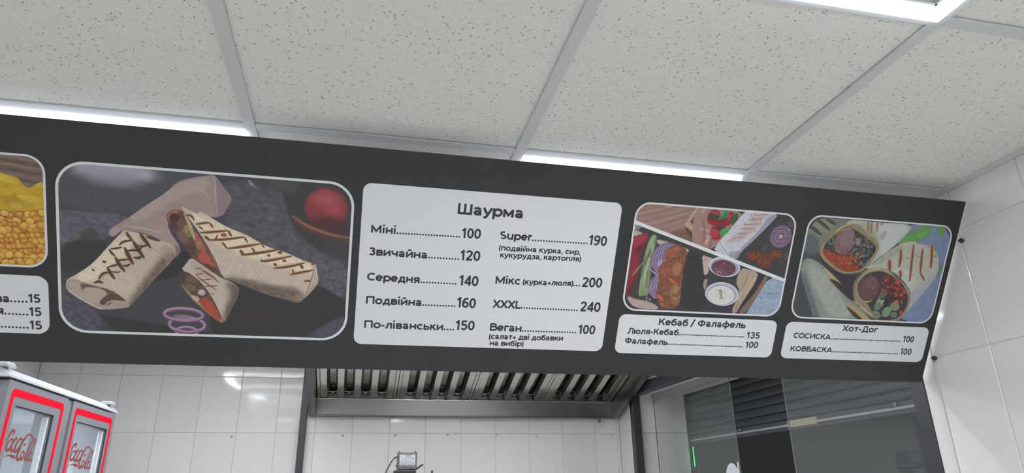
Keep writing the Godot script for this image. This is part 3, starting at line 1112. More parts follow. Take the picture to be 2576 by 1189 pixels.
	for q in [
			["Кебаб / Фалафель", 0.7122, 0.9493, 0.136, 0.1364, 0.0173],
			["Люля-Кебаб", 0.6342, 0.7697, 0.1106, 0.1108, 0.015],
			["", 0.7703, 0.9515, 0.1112, 0.1114, 0.0047, 0.0035],
			["135", 0.9576, 0.9944, 0.1097, 0.1092, 0.0177],
			["Фалафель", 0.6308, 0.7438, 0.0855, 0.0841, 0.015],
			["", 0.7444, 0.9521, 0.0853, 0.0846, 0.0047, 0.0035],
			["100", 0.9592, 0.9948, 0.0837, 0.0837, 0.0178],
		]:
		var t := st_new()
		if q[0] == "": leader(t, q[1], q[2], q[3], q[4], q[5], q[6], T_pan2)
		else: text_line(t, q[0], q[1], q[2], q[3], q[4], q[5], T_pan2)
		part("lettering" if q[0] else "dot_leader", done(t), M.ink, pan2)
	# picture of two cut wraps showing sausage and vegetables
	var st_pic3 := st_new()
	plate(st_pic3, rrect(1.0709, 0.1719, 1.4971, 0.4386, 0.0346), 0.0001, 0.0006, Rect2(1.0685, 0.1695, 0.431, 0.2715))
	var pic3 := part("food_picture", done(st_pic3), print_material(paint_pic3()), b)
	pic3.set_meta("label", "picture of two cut wraps showing sausage and vegetables")
	var bd_pic3 := st_new()
	ring_between(bd_pic3, rrect(1.0685, 0.1695, 1.4995, 0.441, 0.037), rrect(1.0725, 0.1735, 1.4955, 0.437, 0.033), 0.0001, 0.0011)
	part("border", done(bd_pic3), M.vinyl, pic3)
	# price list below the rightmost picture
	var st_pan3 := st_new()
	plate(st_pan3, rrect(1.0655, 0.059, 1.5005, 0.159, 0.018), 0.0001, 0.0009)
	var pan3 := part("price_panel", done(st_pan3), M.vinyl, b)
	pan3.set_meta("label", "price list below the rightmost picture")
	var T_pan3 := Transform3D(Basis(), Vector3(0, 0, 0.0009))
	for q in [
			["Хот-Дог", 1.2314, 1.3386, 0.1395, 0.139, 0.0163],
			["СОСИСКА", 1.0921, 1.2013, 0.1156, 0.1146, 0.0143],
			["", 1.2029, 1.4174, 0.115, 0.1155, 0.0047, 0.0035],
			["100", 1.4238, 1.4585, 0.1153, 0.1146, 0.0182],
			["КОВБАСКА", 1.0901, 1.2136, 0.0793, 0.079, 0.0141],
			["", 1.2151, 1.4197, 0.0794, 0.0794, 0.0047, 0.0035],
			["100", 1.4247, 1.4598, 0.0796, 0.0791, 0.018],
		]:
		var t := st_new()
		if q[0] == "": leader(t, q[1], q[2], q[3], q[4], q[5], q[6], T_pan3)
		else: text_line(t, q[0], q[1], q[2], q[3], q[4], q[5], T_pan3)
		part("lettering" if q[0] else "dot_leader", done(t), M.ink, pan3)


func print_material(t: Texture2D) -> StandardMaterial3D:
	var m := mat(Color.WHITE, 0.45, 0.0, 0.4)
	m.albedo_texture = t
	return m


func paint_pic0() -> Texture2D:
	var p := Painter.new(430.0, 229.0, 2.4, "6a5a52", PRINT_GAIN)
	p.line("119.7,10.8 299.2,6.2 368.6,6.0 400.9,11.7 433.8,12.5", 5.0, "7f7068", 1.2, 0.7, 0.5)
	p.line("119.2,18.2 298.9,13.8 368.3,13.7 400.7,19.5 433.6,20.3", 5.0, "58493f", 1.2, 0.7, 0.5)
	p.line("118.6,25.6 298.5,21.4 368.0,21.4 400.4,27.2 433.4,28.1", 5.0, "857568", 1.2, 0.7, 0.5)
	p.line("117.9,34.5 298.1,30.6 367.6,30.7 400.1,36.6 433.1,37.5", 5.0, "5a4a42", 1.2, 0.7, 0.5)
	p.line("117.3,43.5 297.6,39.8 367.3,40.0 399.8,45.9 432.8,46.9", 5.0, "7a6a60", 1.2, 0.7, 0.5)
	p.line("116.7,50.9 297.3,47.5 367.0,47.7 399.5,53.7 432.6,54.8", 5.0, "55463e", 1.2, 0.7, 0.5)
	p.line("116.3,56.9 297.0,53.6 366.8,54.0 399.3,60.0 432.4,61.1", 5.0, "7b6b60", 1.2, 0.7, 0.5)
	p.cloud(0.0, 0.0, 430.0, 80.0, "8a7a70", 0.4, 0.1, 31, 4, 8, 0.5)
	p.poly("103.1,65.5 193.0,45.8 270.6,51.3 324.2,40.6 351.1,39.2 359.1,41.3 372.5,45.1 381.2,46.6 385.8,53.9 391.1,61.3 401.9,66.7 410.9,59.7 417.4,53.8 432.7,51.0 430.2,139.3 95.7,162.7", "b2922f", 0.8, 1, 1)
	p.mask("103.1,65.5 193.0,45.8 270.6,51.3 324.2,40.6 351.1,39.2 359.1,41.3 372.5,45.1 381.2,46.6 385.8,53.9 391.1,61.3 401.9,66.7 410.9,59.7 417.4,53.8 432.7,51.0 430.2,139.3 95.7,162.7", 1)
	p.ell(356.1, 50.2, 16.3, 6.8, 10, "c9ad45", 3, 0.8)
	p.ell(374.9, 54.9, 10.9, 5.6, 10, "c2a53c", 3, 0.8)
	p.ell(365.4, 90.0, 19.2, 11.0, 10, "a07f28", 3, 0.8)
	p.ell(389.8, 97.6, 16.6, 7.9, 10, "a88a34", 3, 0.8)
	p.ell(401.2, 87.2, 22.2, 7.0, 10, "c4a63e", 3, 0.8)
	p.ell(420.0, 60.5, 8.3, 5.7, 10, "c2a440", 3, 0.8)
	p.ell(382.4, 73.0, 16.5, 6.3, 10, "bd9d36", 3, 0.8)
	p.ell(420.1, 101.6, 14.0, 7.0, 10, "b99a40", 3, 0.8)
	p.ell(355.0, 78.3, 16.4, 8.2, 10, "bc9c33", 3, 0.8)
	p.ell(269.2, 79.0, 32.0, 12.4, 10, "c2a53c", 3, 0.8)
	p.ell(214.9, 110.9, 31.6, 12.4, 10, "a07f28", 3, 0.8)
	p.ell(404.3, 75.9, 16.6, 4.4, 10, "b08f2c", 3, 0.8)
	p.ell(375.9, 103.4, 11.0, 5.7, 10, "c0a04a", 3, 0.8)
	p.cloud(0.0, 40.0, 430.0, 170.0, "8f7022", 0.35, 0.06, 33, 1.5, 0, 0.55)
	p.mask()
	p.poly("97.4,141.2 293.3,130.0 347.8,121.3 364.4,115.3 377.8,125.4 403.0,115.6 430.9,116.8 427.6,234.2 88.8,253.2", "8a5a2c", 2, 1, 1)
	p.ell(355.4, 161.5, 7.4, 6.1, -44, "7a4c22", 0.8, 0.55)
	p.ell(355.4, 161.5, 6.4, 5.1, -44, "a8722e", 0.4, 1)
	p.ell(354.4, 160.3, 3.4, 2.2, -44, "d3ae62", 1.4, 0.6)
	p.ell(441.8, 188.1, 8.4, 7.0, -16, "7a4c22", 0.8, 0.55)
	p.ell(441.8, 188.1, 7.2, 5.8, -16, "a9692c", 0.4, 1)
	p.ell(440.8, 186.9, 3.8, 2.5, -16, "d3ae62", 1.4, 0.6)
	p.ell(431.7, 150.5, 8.0, 6.7, 25, "7a4c22", 0.8, 0.55)
	p.ell(431.7, 150.5, 6.9, 5.5, 25, "bf9a50", 0.4, 1)
	p.ell(430.7, 149.3, 3.7, 2.4, 25, "d3ae62", 1.4, 0.6)
	p.ell(395.3, 163.2, 9.7, 8.1, -10, "7a4c22", 0.8, 0.55)
	p.ell(395.3, 163.2, 8.4, 6.7, -10, "a8722e", 0.4, 1)
	p.ell(394.3, 162.0, 4.4, 2.9, -10, "d3ae62", 1.4, 0.6)
	p.ell(232.4, 149.4, 9.4, 7.8, -17, "7a4c22", 0.8, 0.55)
	p.ell(232.4, 149.4, 8.2, 6.5, -17, "c29440", 0.4, 1)
	p.ell(231.4, 148.2, 4.3, 2.8, -17, "d3ae62", 1.4, 0.6)
	p.ell(398.2, 195.6, 9.2, 7.6, -5, "7a4c22", 0.8, 0.55)
	p.ell(398.2, 195.6, 7.9, 6.3, -5, "c29440", 0.4, 1)
	p.ell(397.2, 194.4, 4.2, 2.7, -5, "d3ae62", 1.4, 0.6)
	p.ell(312.8, 168.9, 9.7, 8.0, 13, "7a4c22", 0.8, 0.55)
	p.ell(312.8, 168.9, 8.4, 6.7, 13, "b5813a", 0.4, 1)
	p.ell(311.8, 167.7, 4.4, 2.9, 13, "d3ae62", 1.4, 0.6)
	p.ell(335.6, 152.9, 9.8, 8.1, -24, "7a4c22", 0.8, 0.55)
	p.ell(335.6, 152.9, 8.5, 6.8, -24, "b07c33", 0.4, 1)
	p.ell(334.6, 151.7, 4.5, 2.9, -24, "d3ae62", 1.4, 0.6)
	p.ell(274.2, 169.9, 8.1, 6.7, -56, "7a4c22", 0.8, 0.55)
	p.ell(274.2, 169.9, 7.0, 5.6, -56, "c29440", 0.4, 1)
	p.ell(273.2, 168.7, 3.7, 2.4, -56, "d3ae62", 1.4, 0.6)
	p.ell(270.1, 191.3, 8.9, 7.4, 39, "7a4c22", 0.8, 0.55)
	p.ell(270.1, 191.3, 7.7, 6.1, 39, "c99d4a", 0.4, 1)
	p.ell(269.1, 190.1, 4.0, 2.6, 39, "d3ae62", 1.4, 0.6)
	p.ell(420.3, 162.4, 9.8, 8.1, -4, "7a4c22", 0.8, 0.55)
	p.ell(420.3, 162.4, 8.5, 6.8, -4, "b5813a", 0.4, 1)
	p.ell(419.3, 161.2, 4.5, 2.9, -4, "d3ae62", 1.4, 0.6)
	p.ell(437.2, 161.0, 9.6, 7.9, -5, "7a4c22", 0.8, 0.55)
	p.ell(437.2, 161.0, 8.3, 6.6, -5, "b98a3c", 0.4, 1)
	p.ell(436.2, 159.8, 4.3, 2.8, -5, "d3ae62", 1.4, 0.6)
	p.ell(308.3, 124.0, 8.5, 7.0, 34, "7a4c22", 0.8, 0.55)
	p.ell(308.3, 124.0, 7.3, 5.8, 34, "b5813a", 0.4, 1)
	p.ell(307.3, 122.8, 3.9, 2.5, 34, "d3ae62", 1.4, 0.6)
	p.ell(370.9, 206.7, 9.4, 7.8, 41, "7a4c22", 0.8, 0.55)
	p.ell(370.9, 206.7, 8.1, 6.5, 41, "a9692c", 0.4, 1)
	p.ell(369.9, 205.5, 4.3, 2.8, 41, "d3ae62", 1.4, 0.6)
	p.ell(415.7, 126.5, 9.9, 8.3, 58, "7a4c22", 0.8, 0.55)
	p.ell(415.7, 126.5, 8.6, 6.9, 58, "b07c33", 0.4, 1)
	p.ell(414.7, 125.3, 4.5, 2.9, 58, "d3ae62", 1.4, 0.6)
	p.ell(387.3, 202.3, 9.3, 7.7, -16, "7a4c22", 0.8, 0.55)
	p.ell(387.3, 202.3, 8.0, 6.4, -16, "bf9a50", 0.4, 1)
	p.ell(386.3, 201.1, 4.2, 2.8, -16, "d3ae62", 1.4, 0.6)
	p.ell(427.4, 126.8, 8.5, 7.0, 27, "7a4c22", 0.8, 0.55)
	p.ell(427.4, 126.8, 7.3, 5.8, 27, "b98a3c", 0.4, 1)
	p.ell(426.4, 125.6, 3.8, 2.5, 27, "d3ae62", 1.4, 0.6)
	p.ell(440.1, 137.5, 7.5, 6.2, -60, "7a4c22", 0.8, 0.55)
	p.ell(440.1, 137.5, 6.5, 5.2, -60, "a8722e", 0.4, 1)
	p.ell(439.1, 136.3, 3.4, 2.2, -60, "d3ae62", 1.4, 0.6)
	p.ell(337.6, 142.8, 9.6, 7.9, 13, "7a4c22", 0.8, 0.55)
	p.ell(337.6, 142.8, 8.3, 6.6, 13, "b5813a", 0.4, 1)
	p.ell(336.6, 141.6, 4.3, 2.8, 13, "d3ae62", 1.4, 0.6)
	p.ell(359.9, 172.7, 7.9, 6.6, -53, "7a4c22", 0.8, 0.55)
	p.ell(359.9, 172.7, 6.8, 5.5, -53, "c99d4a", 0.4, 1)
	p.ell(358.9, 171.5, 3.6, 2.3, -53, "d3ae62", 1.4, 0.6)
	p.ell(298.6, 166.4, 7.2, 6.0, -46, "7a4c22", 0.8, 0.55)
	p.ell(298.6, 166.4, 6.2, 5.0, -46, "c29440", 0.4, 1)
	p.ell(297.6, 165.2, 3.3, 2.1, -46, "d3ae62", 1.4, 0.6)
	p.ell(343.1, 177.7, 7.8, 6.4, 42, "7a4c22", 0.8, 0.55)
	p.ell(343.1, 177.7, 6.7, 5.4, 42, "c99d4a", 0.4, 1)
	p.ell(342.1, 176.5, 3.5, 2.3, 42, "d3ae62", 1.4, 0.6)
	p.ell(383.4, 152.0, 8.7, 7.2, -40, "7a4c22", 0.8, 0.55)
	p.ell(383.4, 152.0, 7.5, 6.0, -40, "c29440", 0.4, 1)
	p.ell(382.4, 150.8, 4.0, 2.6, -40, "d3ae62", 1.4, 0.6)
	p.ell(289.4, 129.5, 7.7, 6.4, -59, "7a4c22", 0.8, 0.55)
	p.ell(289.4, 129.5, 6.7, 5.3, -59, "c99d4a", 0.4, 1)
	p.ell(288.4, 128.3, 3.5, 2.3, -59, "d3ae62", 1.4, 0.6)
	p.ell(372.7, 119.9, 8.1, 6.8, 13, "7a4c22", 0.8, 0.55)
	p.ell(372.7, 119.9, 7.0, 5.6, 13, "b5813a", 0.4, 1)
	p.ell(371.7, 118.7, 3.7, 2.4, 13, "d3ae62", 1.4, 0.6)
	p.ell(343.4, 156.2, 8.8, 7.3, 30, "7a4c22", 0.8, 0.55)
	p.ell(343.4, 156.2, 7.6, 6.1, 30, "bf9a50", 0.4, 1)
	p.ell(342.4, 155.0, 4.0, 2.6, 30, "d3ae62", 1.4, 0.6)
	p.ell(346.4, 215.8, 7.9, 6.5, -53, "7a4c22", 0.8, 0.55)
	p.ell(346.4, 215.8, 6.8, 5.4, -53, "a8722e", 0.4, 1)
	p.ell(345.4, 214.6, 3.6, 2.3, -53, "d3ae62", 1.4, 0.6)
	p.ell(263.3, 225.4, 9.7, 8.1, -53, "7a4c22", 0.8, 0.55)
	p.ell(263.3, 225.4, 8.4, 6.7, -53, "b5813a", 0.4, 1)
	p.ell(262.3, 224.2, 4.4, 2.9, -53, "d3ae62", 1.4, 0.6)
	p.ell(426.7, 149.0, 9.6, 8.0, 32, "7a4c22", 0.8, 0.55)
	p.ell(426.7, 149.0, 8.3, 6.6, 32, "c29440", 0.4, 1)
	p.ell(425.7, 147.8, 4.4, 2.8, 32, "d3ae62", 1.4, 0.6)
	p.ell(312.9, 148.4, 9.2, 7.6, -6, "7a4c22", 0.8, 0.55)
	p.ell(312.9, 148.4, 7.9, 6.3, -6, "a9692c", 0.4, 1)
	p.ell(311.9, 147.2, 4.2, 2.7, -6, "d3ae62", 1.4, 0.6)
	p.ell(241.2, 195.1, 7.6, 6.3, -2, "7a4c22", 0.8, 0.55)
	p.ell(241.2, 195.1, 6.6, 5.2, -2, "b98a3c", 0.4, 1)
	p.ell(240.2, 193.9, 3.5, 2.3, -2, "d3ae62", 1.4, 0.6)
	p.ell(377.4, 225.4, 9.6, 8.0, -14, "7a4c22", 0.8, 0.55)
	p.ell(377.4, 225.4, 8.3, 6.6, -14, "a9692c", 0.4, 1)
	p.ell(376.4, 224.2, 4.4, 2.9, -14, "d3ae62", 1.4, 0.6)
	p.ell(287.8, 135.3, 7.9, 6.6, 28, "7a4c22", 0.8, 0.55)
	p.ell(287.8, 135.3, 6.8, 5.4, 28, "b98a3c", 0.4, 1)
	p.ell(286.8, 134.1, 3.6, 2.3, 28, "d3ae62", 1.4, 0.6)
	p.ell(429.5, 161.8, 9.4, 7.8, 30, "7a4c22", 0.8, 0.55)
	p.ell(429.5, 161.8, 8.1, 6.5, 30, "a8722e", 0.4, 1)
	p.ell(428.5, 160.6, 4.3, 2.8, 30, "d3ae62", 1.4, 0.6)
	p.ell(253.5, 138.4, 9.1, 7.6, -11, "7a4c22", 0.8, 0.55)
	p.ell(253.5, 138.4, 7.9, 6.3, -11, "b07c33", 0.4, 1)
	p.ell(252.5, 137.2, 4.2, 2.7, -11, "d3ae62", 1.4, 0.6)
	p.ell(415.4, 148.9, 9.0, 7.5, 18, "7a4c22", 0.8, 0.55)
	p.ell(415.4, 148.9, 7.8, 6.2, 18, "b07c33", 0.4, 1)
	p.ell(414.4, 147.7, 4.1, 2.7, 18, "d3ae62", 1.4, 0.6)
	p.ell(240.3, 225.6, 8.8, 7.3, -51, "7a4c22", 0.8, 0.55)
	p.ell(240.3, 225.6, 7.6, 6.0, -51, "c99d4a", 0.4, 1)
	p.ell(239.3, 224.4, 4.0, 2.6, -51, "d3ae62", 1.4, 0.6)
	p.ell(383.8, 175.8, 9.5, 7.9, -57, "7a4c22", 0.8, 0.55)
	p.ell(383.8, 175.8, 8.2, 6.5, -57, "c29440", 0.4, 1)
	p.ell(382.8, 174.6, 4.3, 2.8, -57, "d3ae62", 1.4, 0.6)
	p.ell(438.3, 116.4, 8.6, 7.1, 26, "7a4c22", 0.8, 0.55)
	p.ell(438.3, 116.4, 7.4, 5.9, 26, "c29440", 0.4, 1)
	p.ell(437.3, 115.2, 3.9, 2.5, 26, "d3ae62", 1.4, 0.6)
	p.ell(412.5, 205.3, 9.0, 7.5, -60, "7a4c22", 0.8, 0.55)
	p.ell(412.5, 205.3, 7.8, 6.2, -60, "c29440", 0.4, 1)
	p.ell(411.5, 204.1, 4.1, 2.7, -60, "d3ae62", 1.4, 0.6)
	p.ell(373.0, 214.4, 7.9, 6.5, -35, "7a4c22", 0.8, 0.55)
	p.ell(373.0, 214.4, 6.8, 5.4, -35, "a8722e", 0.4, 1)
	p.ell(372.0, 213.2, 3.6, 2.3, -35, "d3ae62", 1.4, 0.6)
	p.ell(433.3, 193.7, 7.4, 6.2, -28, "7a4c22", 0.8, 0.55)
	p.ell(433.3, 193.7, 6.4, 5.1, -28, "c99d4a", 0.4, 1)
	p.ell(432.3, 192.5, 3.4, 2.2, -28, "d3ae62", 1.4, 0.6)
	p.ell(365.1, 196.9, 8.3, 6.9, 16, "7a4c22", 0.8, 0.55)
	p.ell(365.1, 196.9, 7.1, 5.7, 16, "c29440", 0.4, 1)
	p.ell(364.1, 195.7, 3.8, 2.5, 16, "d3ae62", 1.4, 0.6)
	p.ell(329.8, 200.5, 9.3, 7.7, 16, "7a4c22", 0.8, 0.55)
	p.ell(329.8, 200.5, 8.0, 6.4, 16, "b07c33", 0.4, 1)
	p.ell(328.8, 199.3, 4.2, 2.7, 16, "d3ae62", 1.4, 0.6)
	p.ell(361.4, 133.9, 9.9, 8.2, -39, "7a4c22", 0.8, 0.55)
	p.ell(361.4, 133.9, 8.6, 6.8, -39, "a9692c", 0.4, 1)
	p.ell(360.4, 132.7, 4.5, 2.9, -39, "d3ae62", 1.4, 0.6)
	p.ell(282.9, 221.4, 8.1, 6.7, -56, "7a4c22", 0.8, 0.55)
	p.ell(282.9, 221.4, 7.0, 5.6, -56, "b07c33", 0.4, 1)
	p.ell(281.9, 220.2, 3.7, 2.4, -56, "d3ae62", 1.4, 0.6)
	p.ell(328.5, 143.7, 9.2, 7.7, -1, "7a4c22", 0.8, 0.55)
	p.ell(328.5, 143.7, 8.0, 6.4, -1, "c99d4a", 0.4, 1)
	p.ell(327.5, 142.5, 4.2, 2.7, -1, "d3ae62", 1.4, 0.6)
	p.ell(296.8, 146.9, 7.5, 6.2, -39, "7a4c22", 0.8, 0.55)
	p.ell(296.8, 146.9, 6.5, 5.2, -39, "b5813a", 0.4, 1)
	p.ell(295.8, 145.7, 3.4, 2.2, -39, "d3ae62", 1.4, 0.6)
	p.ell(406.5, 161.7, 9.5, 7.9, 2, "7a4c22", 0.8, 0.55)
	p.ell(406.5, 161.7, 8.2, 6.5, 2, "c29440", 0.4, 1)
	p.ell(405.5, 160.5, 4.3, 2.8, 2, "d3ae62", 1.4, 0.6)
	p.ell(418.1, 222.0, 7.9, 6.5, -46, "7a4c22", 0.8, 0.55)
	p.ell(418.1, 222.0, 6.8, 5.4, -46, "a8722e", 0.4, 1)
	p.ell(417.1, 220.8, 3.6, 2.3, -46, "d3ae62", 1.4, 0.6)
	p.ell(267.8, 127.1, 9.3, 7.7, 55, "7a4c22", 0.8, 0.55)
	p.ell(267.8, 127.1, 8.0, 6.4, 55, "a8722e", 0.4, 1)
	p.ell(266.8, 125.9, 4.2, 2.8, 55, "d3ae62", 1.4, 0.6)
	p.ell(343.9, 136.2, 9.1, 7.6, -2, "7a4c22", 0.8, 0.55)
	p.ell(343.9, 136.2, 7.9, 6.3, -2, "a9692c", 0.4, 1)
	p.ell(342.9, 135.0, 4.2, 2.7, -2, "d3ae62", 1.4, 0.6)
	p.ell(326.6, 206.2, 7.9, 6.6, 35, "7a4c22", 0.8, 0.55)
	p.ell(326.6, 206.2, 6.8, 5.4, 35, "c29440", 0.4, 1)
	p.ell(325.6, 205.0, 3.6, 2.3, 35, "d3ae62", 1.4, 0.6)
	p.ell(412.6, 117.0, 9.1, 7.5, 1, "7a4c22", 0.8, 0.55)
	p.ell(412.6, 117.0, 7.8, 6.3, 1, "b07c33", 0.4, 1)
	p.ell(411.6, 115.8, 4.1, 2.7, 1, "d3ae62", 1.4, 0.6)
	p.ell(319.8, 168.9, 7.2, 6.0, -32, "7a4c22", 0.8, 0.55)
	p.ell(319.8, 168.9, 6.2, 5.0, -32, "b07c33", 0.4, 1)
	p.ell(318.8, 167.7, 3.3, 2.1, -32, "d3ae62", 1.4, 0.6)
	p.ell(379.3, 184.3, 8.7, 7.2, -36, "7a4c22", 0.8, 0.55)
	p.ell(379.3, 184.3, 7.5, 6.0, -36, "bf9a50", 0.4, 1)
	p.ell(378.3, 183.1, 3.9, 2.6, -36, "d3ae62", 1.4, 0.6)
	p.ell(355.8, 196.5, 8.1, 6.7, -34, "7a4c22", 0.8, 0.55)
	p.ell(355.8, 196.5, 7.0, 5.6, -34, "a8722e", 0.4, 1)
	p.ell(354.8, 195.3, 3.7, 2.4, -34, "d3ae62", 1.4, 0.6)
	p.ell(402.0, 179.9, 9.3, 7.7, 47, "7a4c22", 0.8, 0.55)
	p.ell(402.0, 179.9, 8.0, 6.4, 47, "c99d4a", 0.4, 1)
	p.ell(401.0, 178.7, 4.2, 2.8, 47, "d3ae62", 1.4, 0.6)
	p.ell(408.6, 126.1, 8.7, 7.2, -18, "7a4c22", 0.8, 0.55)
	p.ell(408.6, 126.1, 7.5, 6.0, -18, "b98a3c", 0.4, 1)
	p.ell(407.6, 124.9, 3.9, 2.6, -18, "d3ae62", 1.4, 0.6)
	p.ell(439.2, 214.0, 9.3, 7.7, 38, "7a4c22", 0.8, 0.55)
	p.ell(439.2, 214.0, 8.1, 6.4, 38, "a8722e", 0.4, 1)
	p.ell(438.2, 212.8, 4.2, 2.8, 38, "d3ae62", 1.4, 0.6)
	p.ell(324.5, 136.1, 7.5, 6.2, -54, "7a4c22", 0.8, 0.55)
	p.ell(324.5, 136.1, 6.5, 5.2, -54, "b98a3c", 0.4, 1)
	p.ell(323.5, 134.9, 3.4, 2.2, -54, "d3ae62", 1.4, 0.6)
	p.ell(285.7, 178.8, 7.5, 6.2, -8, "7a4c22", 0.8, 0.55)
	p.ell(285.7, 178.8, 6.5, 5.2, -8, "b07c33", 0.4, 1)
	p.ell(284.7, 177.6, 3.4, 2.2, -8, "d3ae62", 1.4, 0.6)
	p.ell(286.9, 159.4, 9.2, 7.6, 58, "7a4c22", 0.8, 0.55)
	p.ell(286.9, 159.4, 8.0, 6.4, 58, "b07c33", 0.4, 1)
	p.ell(285.9, 158.2, 4.2, 2.7, 58, "d3ae62", 1.4, 0.6)
	p.ell(368.6, 186.4, 8.2, 6.8, 12, "7a4c22", 0.8, 0.55)
	p.ell(368.6, 186.4, 7.1, 5.6, 12, "b5813a", 0.4, 1)
	p.ell(367.6, 185.2, 3.7, 2.4, 12, "d3ae62", 1.4, 0.6)
	p.ell(367.7, 152.0, 7.3, 6.1, 25, "7a4c22", 0.8, 0.55)
	p.ell(367.7, 152.0, 6.3, 5.0, 25, "b07c33", 0.4, 1)
	p.ell(366.7, 150.8, 3.3, 2.2, 25, "d3ae62", 1.4, 0.6)
	p.ell(346.1, 167.3, 9.8, 8.1, 31, "7a4c22", 0.8, 0.55)
	p.ell(346.1, 167.3, 8.4, 6.7, 31, "b98a3c", 0.4, 1)
	p.ell(345.1, 166.1, 4.4, 2.9, 31, "d3ae62", 1.4, 0.6)
	p.ell(297.0, 209.6, 8.9, 7.4, -35, "7a4c22", 0.8, 0.55)
	p.ell(297.0, 209.6, 7.7, 6.2, -35, "a8722e", 0.4, 1)
	p.ell(296.0, 208.4, 4.1, 2.7, -35, "d3ae62", 1.4, 0.6)
	p.ell(367.2, 134.4, 8.4, 7.0, -26, "7a4c22", 0.8, 0.55)
	p.ell(367.2, 134.4, 7.2, 5.8, -26, "b98a3c", 0.4, 1)
	p.ell(366.2, 133.2, 3.8, 2.5, -26, "d3ae62", 1.4, 0.6)
	p.ell(258.5, 168.5, 7.6, 6.3, 46, "7a4c22", 0.8, 0.55)
	p.ell(258.5, 168.5, 6.6, 5.2, 46, "a9692c", 0.4, 1)
	p.ell(257.5, 167.3, 3.5, 2.3, 46, "d3ae62", 1.4, 0.6)
	p.ell(431.6, 138.7, 8.7, 7.3, 57, "7a4c22", 0.8, 0.55)
	p.ell(431.6, 138.7, 7.5, 6.0, 57, "a8722e", 0.4, 1)
	p.ell(430.6, 137.5, 4.0, 2.6, 57, "d3ae62", 1.4, 0.6)
	p.ell(352.0, 184.3, 9.0, 7.4, -27, "7a4c22", 0.8, 0.55)
	p.ell(352.0, 184.3, 7.7, 6.2, -27, "c29440", 0.4, 1)
	p.ell(351.0, 183.1, 4.1, 2.7, -27, "d3ae62", 1.4, 0.6)
	p.ell(411.4, 179.8, 7.6, 6.3, -58, "7a4c22", 0.8, 0.55)
	p.ell(411.4, 179.8, 6.6, 5.2, -58, "a9692c", 0.4, 1)
	p.ell(410.4, 178.6, 3.5, 2.3, -58, "d3ae62", 1.4, 0.6)
	p.ell(337.8, 164.6, 8.8, 7.3, -38, "7a4c22", 0.8, 0.55)
	p.ell(337.8, 164.6, 7.6, 6.1, -38, "b98a3c", 0.4, 1)
	p.ell(336.8, 163.4, 4.0, 2.6, -38, "d3ae62", 1.4, 0.6)
	p.ell(428.8, 117.6, 7.4, 6.1, 50, "7a4c22", 0.8, 0.55)
	p.ell(428.8, 117.6, 6.4, 5.1, 50, "c29440", 0.4, 1)
	p.ell(427.8, 116.4, 3.4, 2.2, 50, "d3ae62", 1.4, 0.6)
	p.ell(276.2, 201.1, 8.4, 7.0, -1, "7a4c22", 0.8, 0.55)
	p.ell(276.2, 201.1, 7.2, 5.8, -1, "bf9a50", 0.4, 1)
	p.ell(275.2, 199.9, 3.8, 2.5, -1, "d3ae62", 1.4, 0.6)
	p.ell(443.9, 145.3, 8.8, 7.3, 60, "7a4c22", 0.8, 0.55)
	p.ell(443.9, 145.3, 7.6, 6.1, 60, "a9692c", 0.4, 1)
	p.ell(442.9, 144.1, 4.0, 2.6, 60, "d3ae62", 1.4, 0.6)
	p.ell(260.3, 130.9, 9.1, 7.5, 0, "7a4c22", 0.8, 0.55)
	p.ell(260.3, 130.9, 7.8, 6.3, 0, "b07c33", 0.4, 1)
	p.ell(259.3, 129.7, 4.1, 2.7, 0, "d3ae62", 1.4, 0.6)
	p.ell(379.3, 160.3, 9.6, 8.0, 52, "7a4c22", 0.8, 0.55)
	p.ell(379.3, 160.3, 8.3, 6.6, 52, "a8722e", 0.4, 1)
	p.ell(378.3, 159.1, 4.4, 2.8, 52, "d3ae62", 1.4, 0.6)
	p.ell(441.0, 167.8, 9.1, 7.6, -51, "7a4c22", 0.8, 0.55)
	p.ell(441.0, 167.8, 7.9, 6.3, -51, "a8722e", 0.4, 1)
	p.ell(440.0, 166.6, 4.1, 2.7, -51, "d3ae62", 1.4, 0.6)
	p.ell(408.8, 193.4, 9.1, 7.6, 16, "7a4c22", 0.8, 0.55)
	p.ell(408.8, 193.4, 7.9, 6.3, 16, "a9692c", 0.4, 1)
	p.ell(407.8, 192.2, 4.1, 2.7, 16, "d3ae62", 1.4, 0.6)
	p.ell(304.0, 146.4, 8.0, 6.6, 25, "7a4c22", 0.8, 0.55)
	p.ell(304.0, 146.4, 6.9, 5.5, 25, "c99d4a", 0.4, 1)
	p.ell(303.0, 145.2, 3.6, 2.4, 25, "d3ae62", 1.4, 0.6)
	p.ell(426.4, 226.3, 7.9, 6.5, -1, "7a4c22", 0.8, 0.55)
	p.ell(426.4, 226.3, 6.8, 5.4, -1, "bf9a50", 0.4, 1)
	p.ell(425.4, 225.1, 3.6, 2.3, -1, "d3ae62", 1.4, 0.6)
	p.ell(272.0, 149.3, 7.3, 6.1, 40, "7a4c22", 0.8, 0.55)
	p.ell(272.0, 149.3, 6.3, 5.0, 40, "b5813a", 0.4, 1)
	p.ell(271.0, 148.1, 3.3, 2.2, 40, "d3ae62", 1.4, 0.6)
	p.ell(235.6, 233.6, 7.8, 6.5, -13, "7a4c22", 0.8, 0.55)
	p.ell(235.6, 233.6, 6.7, 5.4, -13, "c99d4a", 0.4, 1)
	p.ell(234.6, 232.4, 3.5, 2.3, -13, "d3ae62", 1.4, 0.6)
	p.ell(296.1, 229.3, 9.9, 8.2, -7, "7a4c22", 0.8, 0.55)
	p.ell(296.1, 229.3, 8.5, 6.8, -7, "a8722e", 0.4, 1)
	p.ell(295.1, 228.1, 4.5, 2.9, -7, "d3ae62", 1.4, 0.6)
	p.ell(365.3, 142.9, 9.0, 7.5, 4, "7a4c22", 0.8, 0.55)
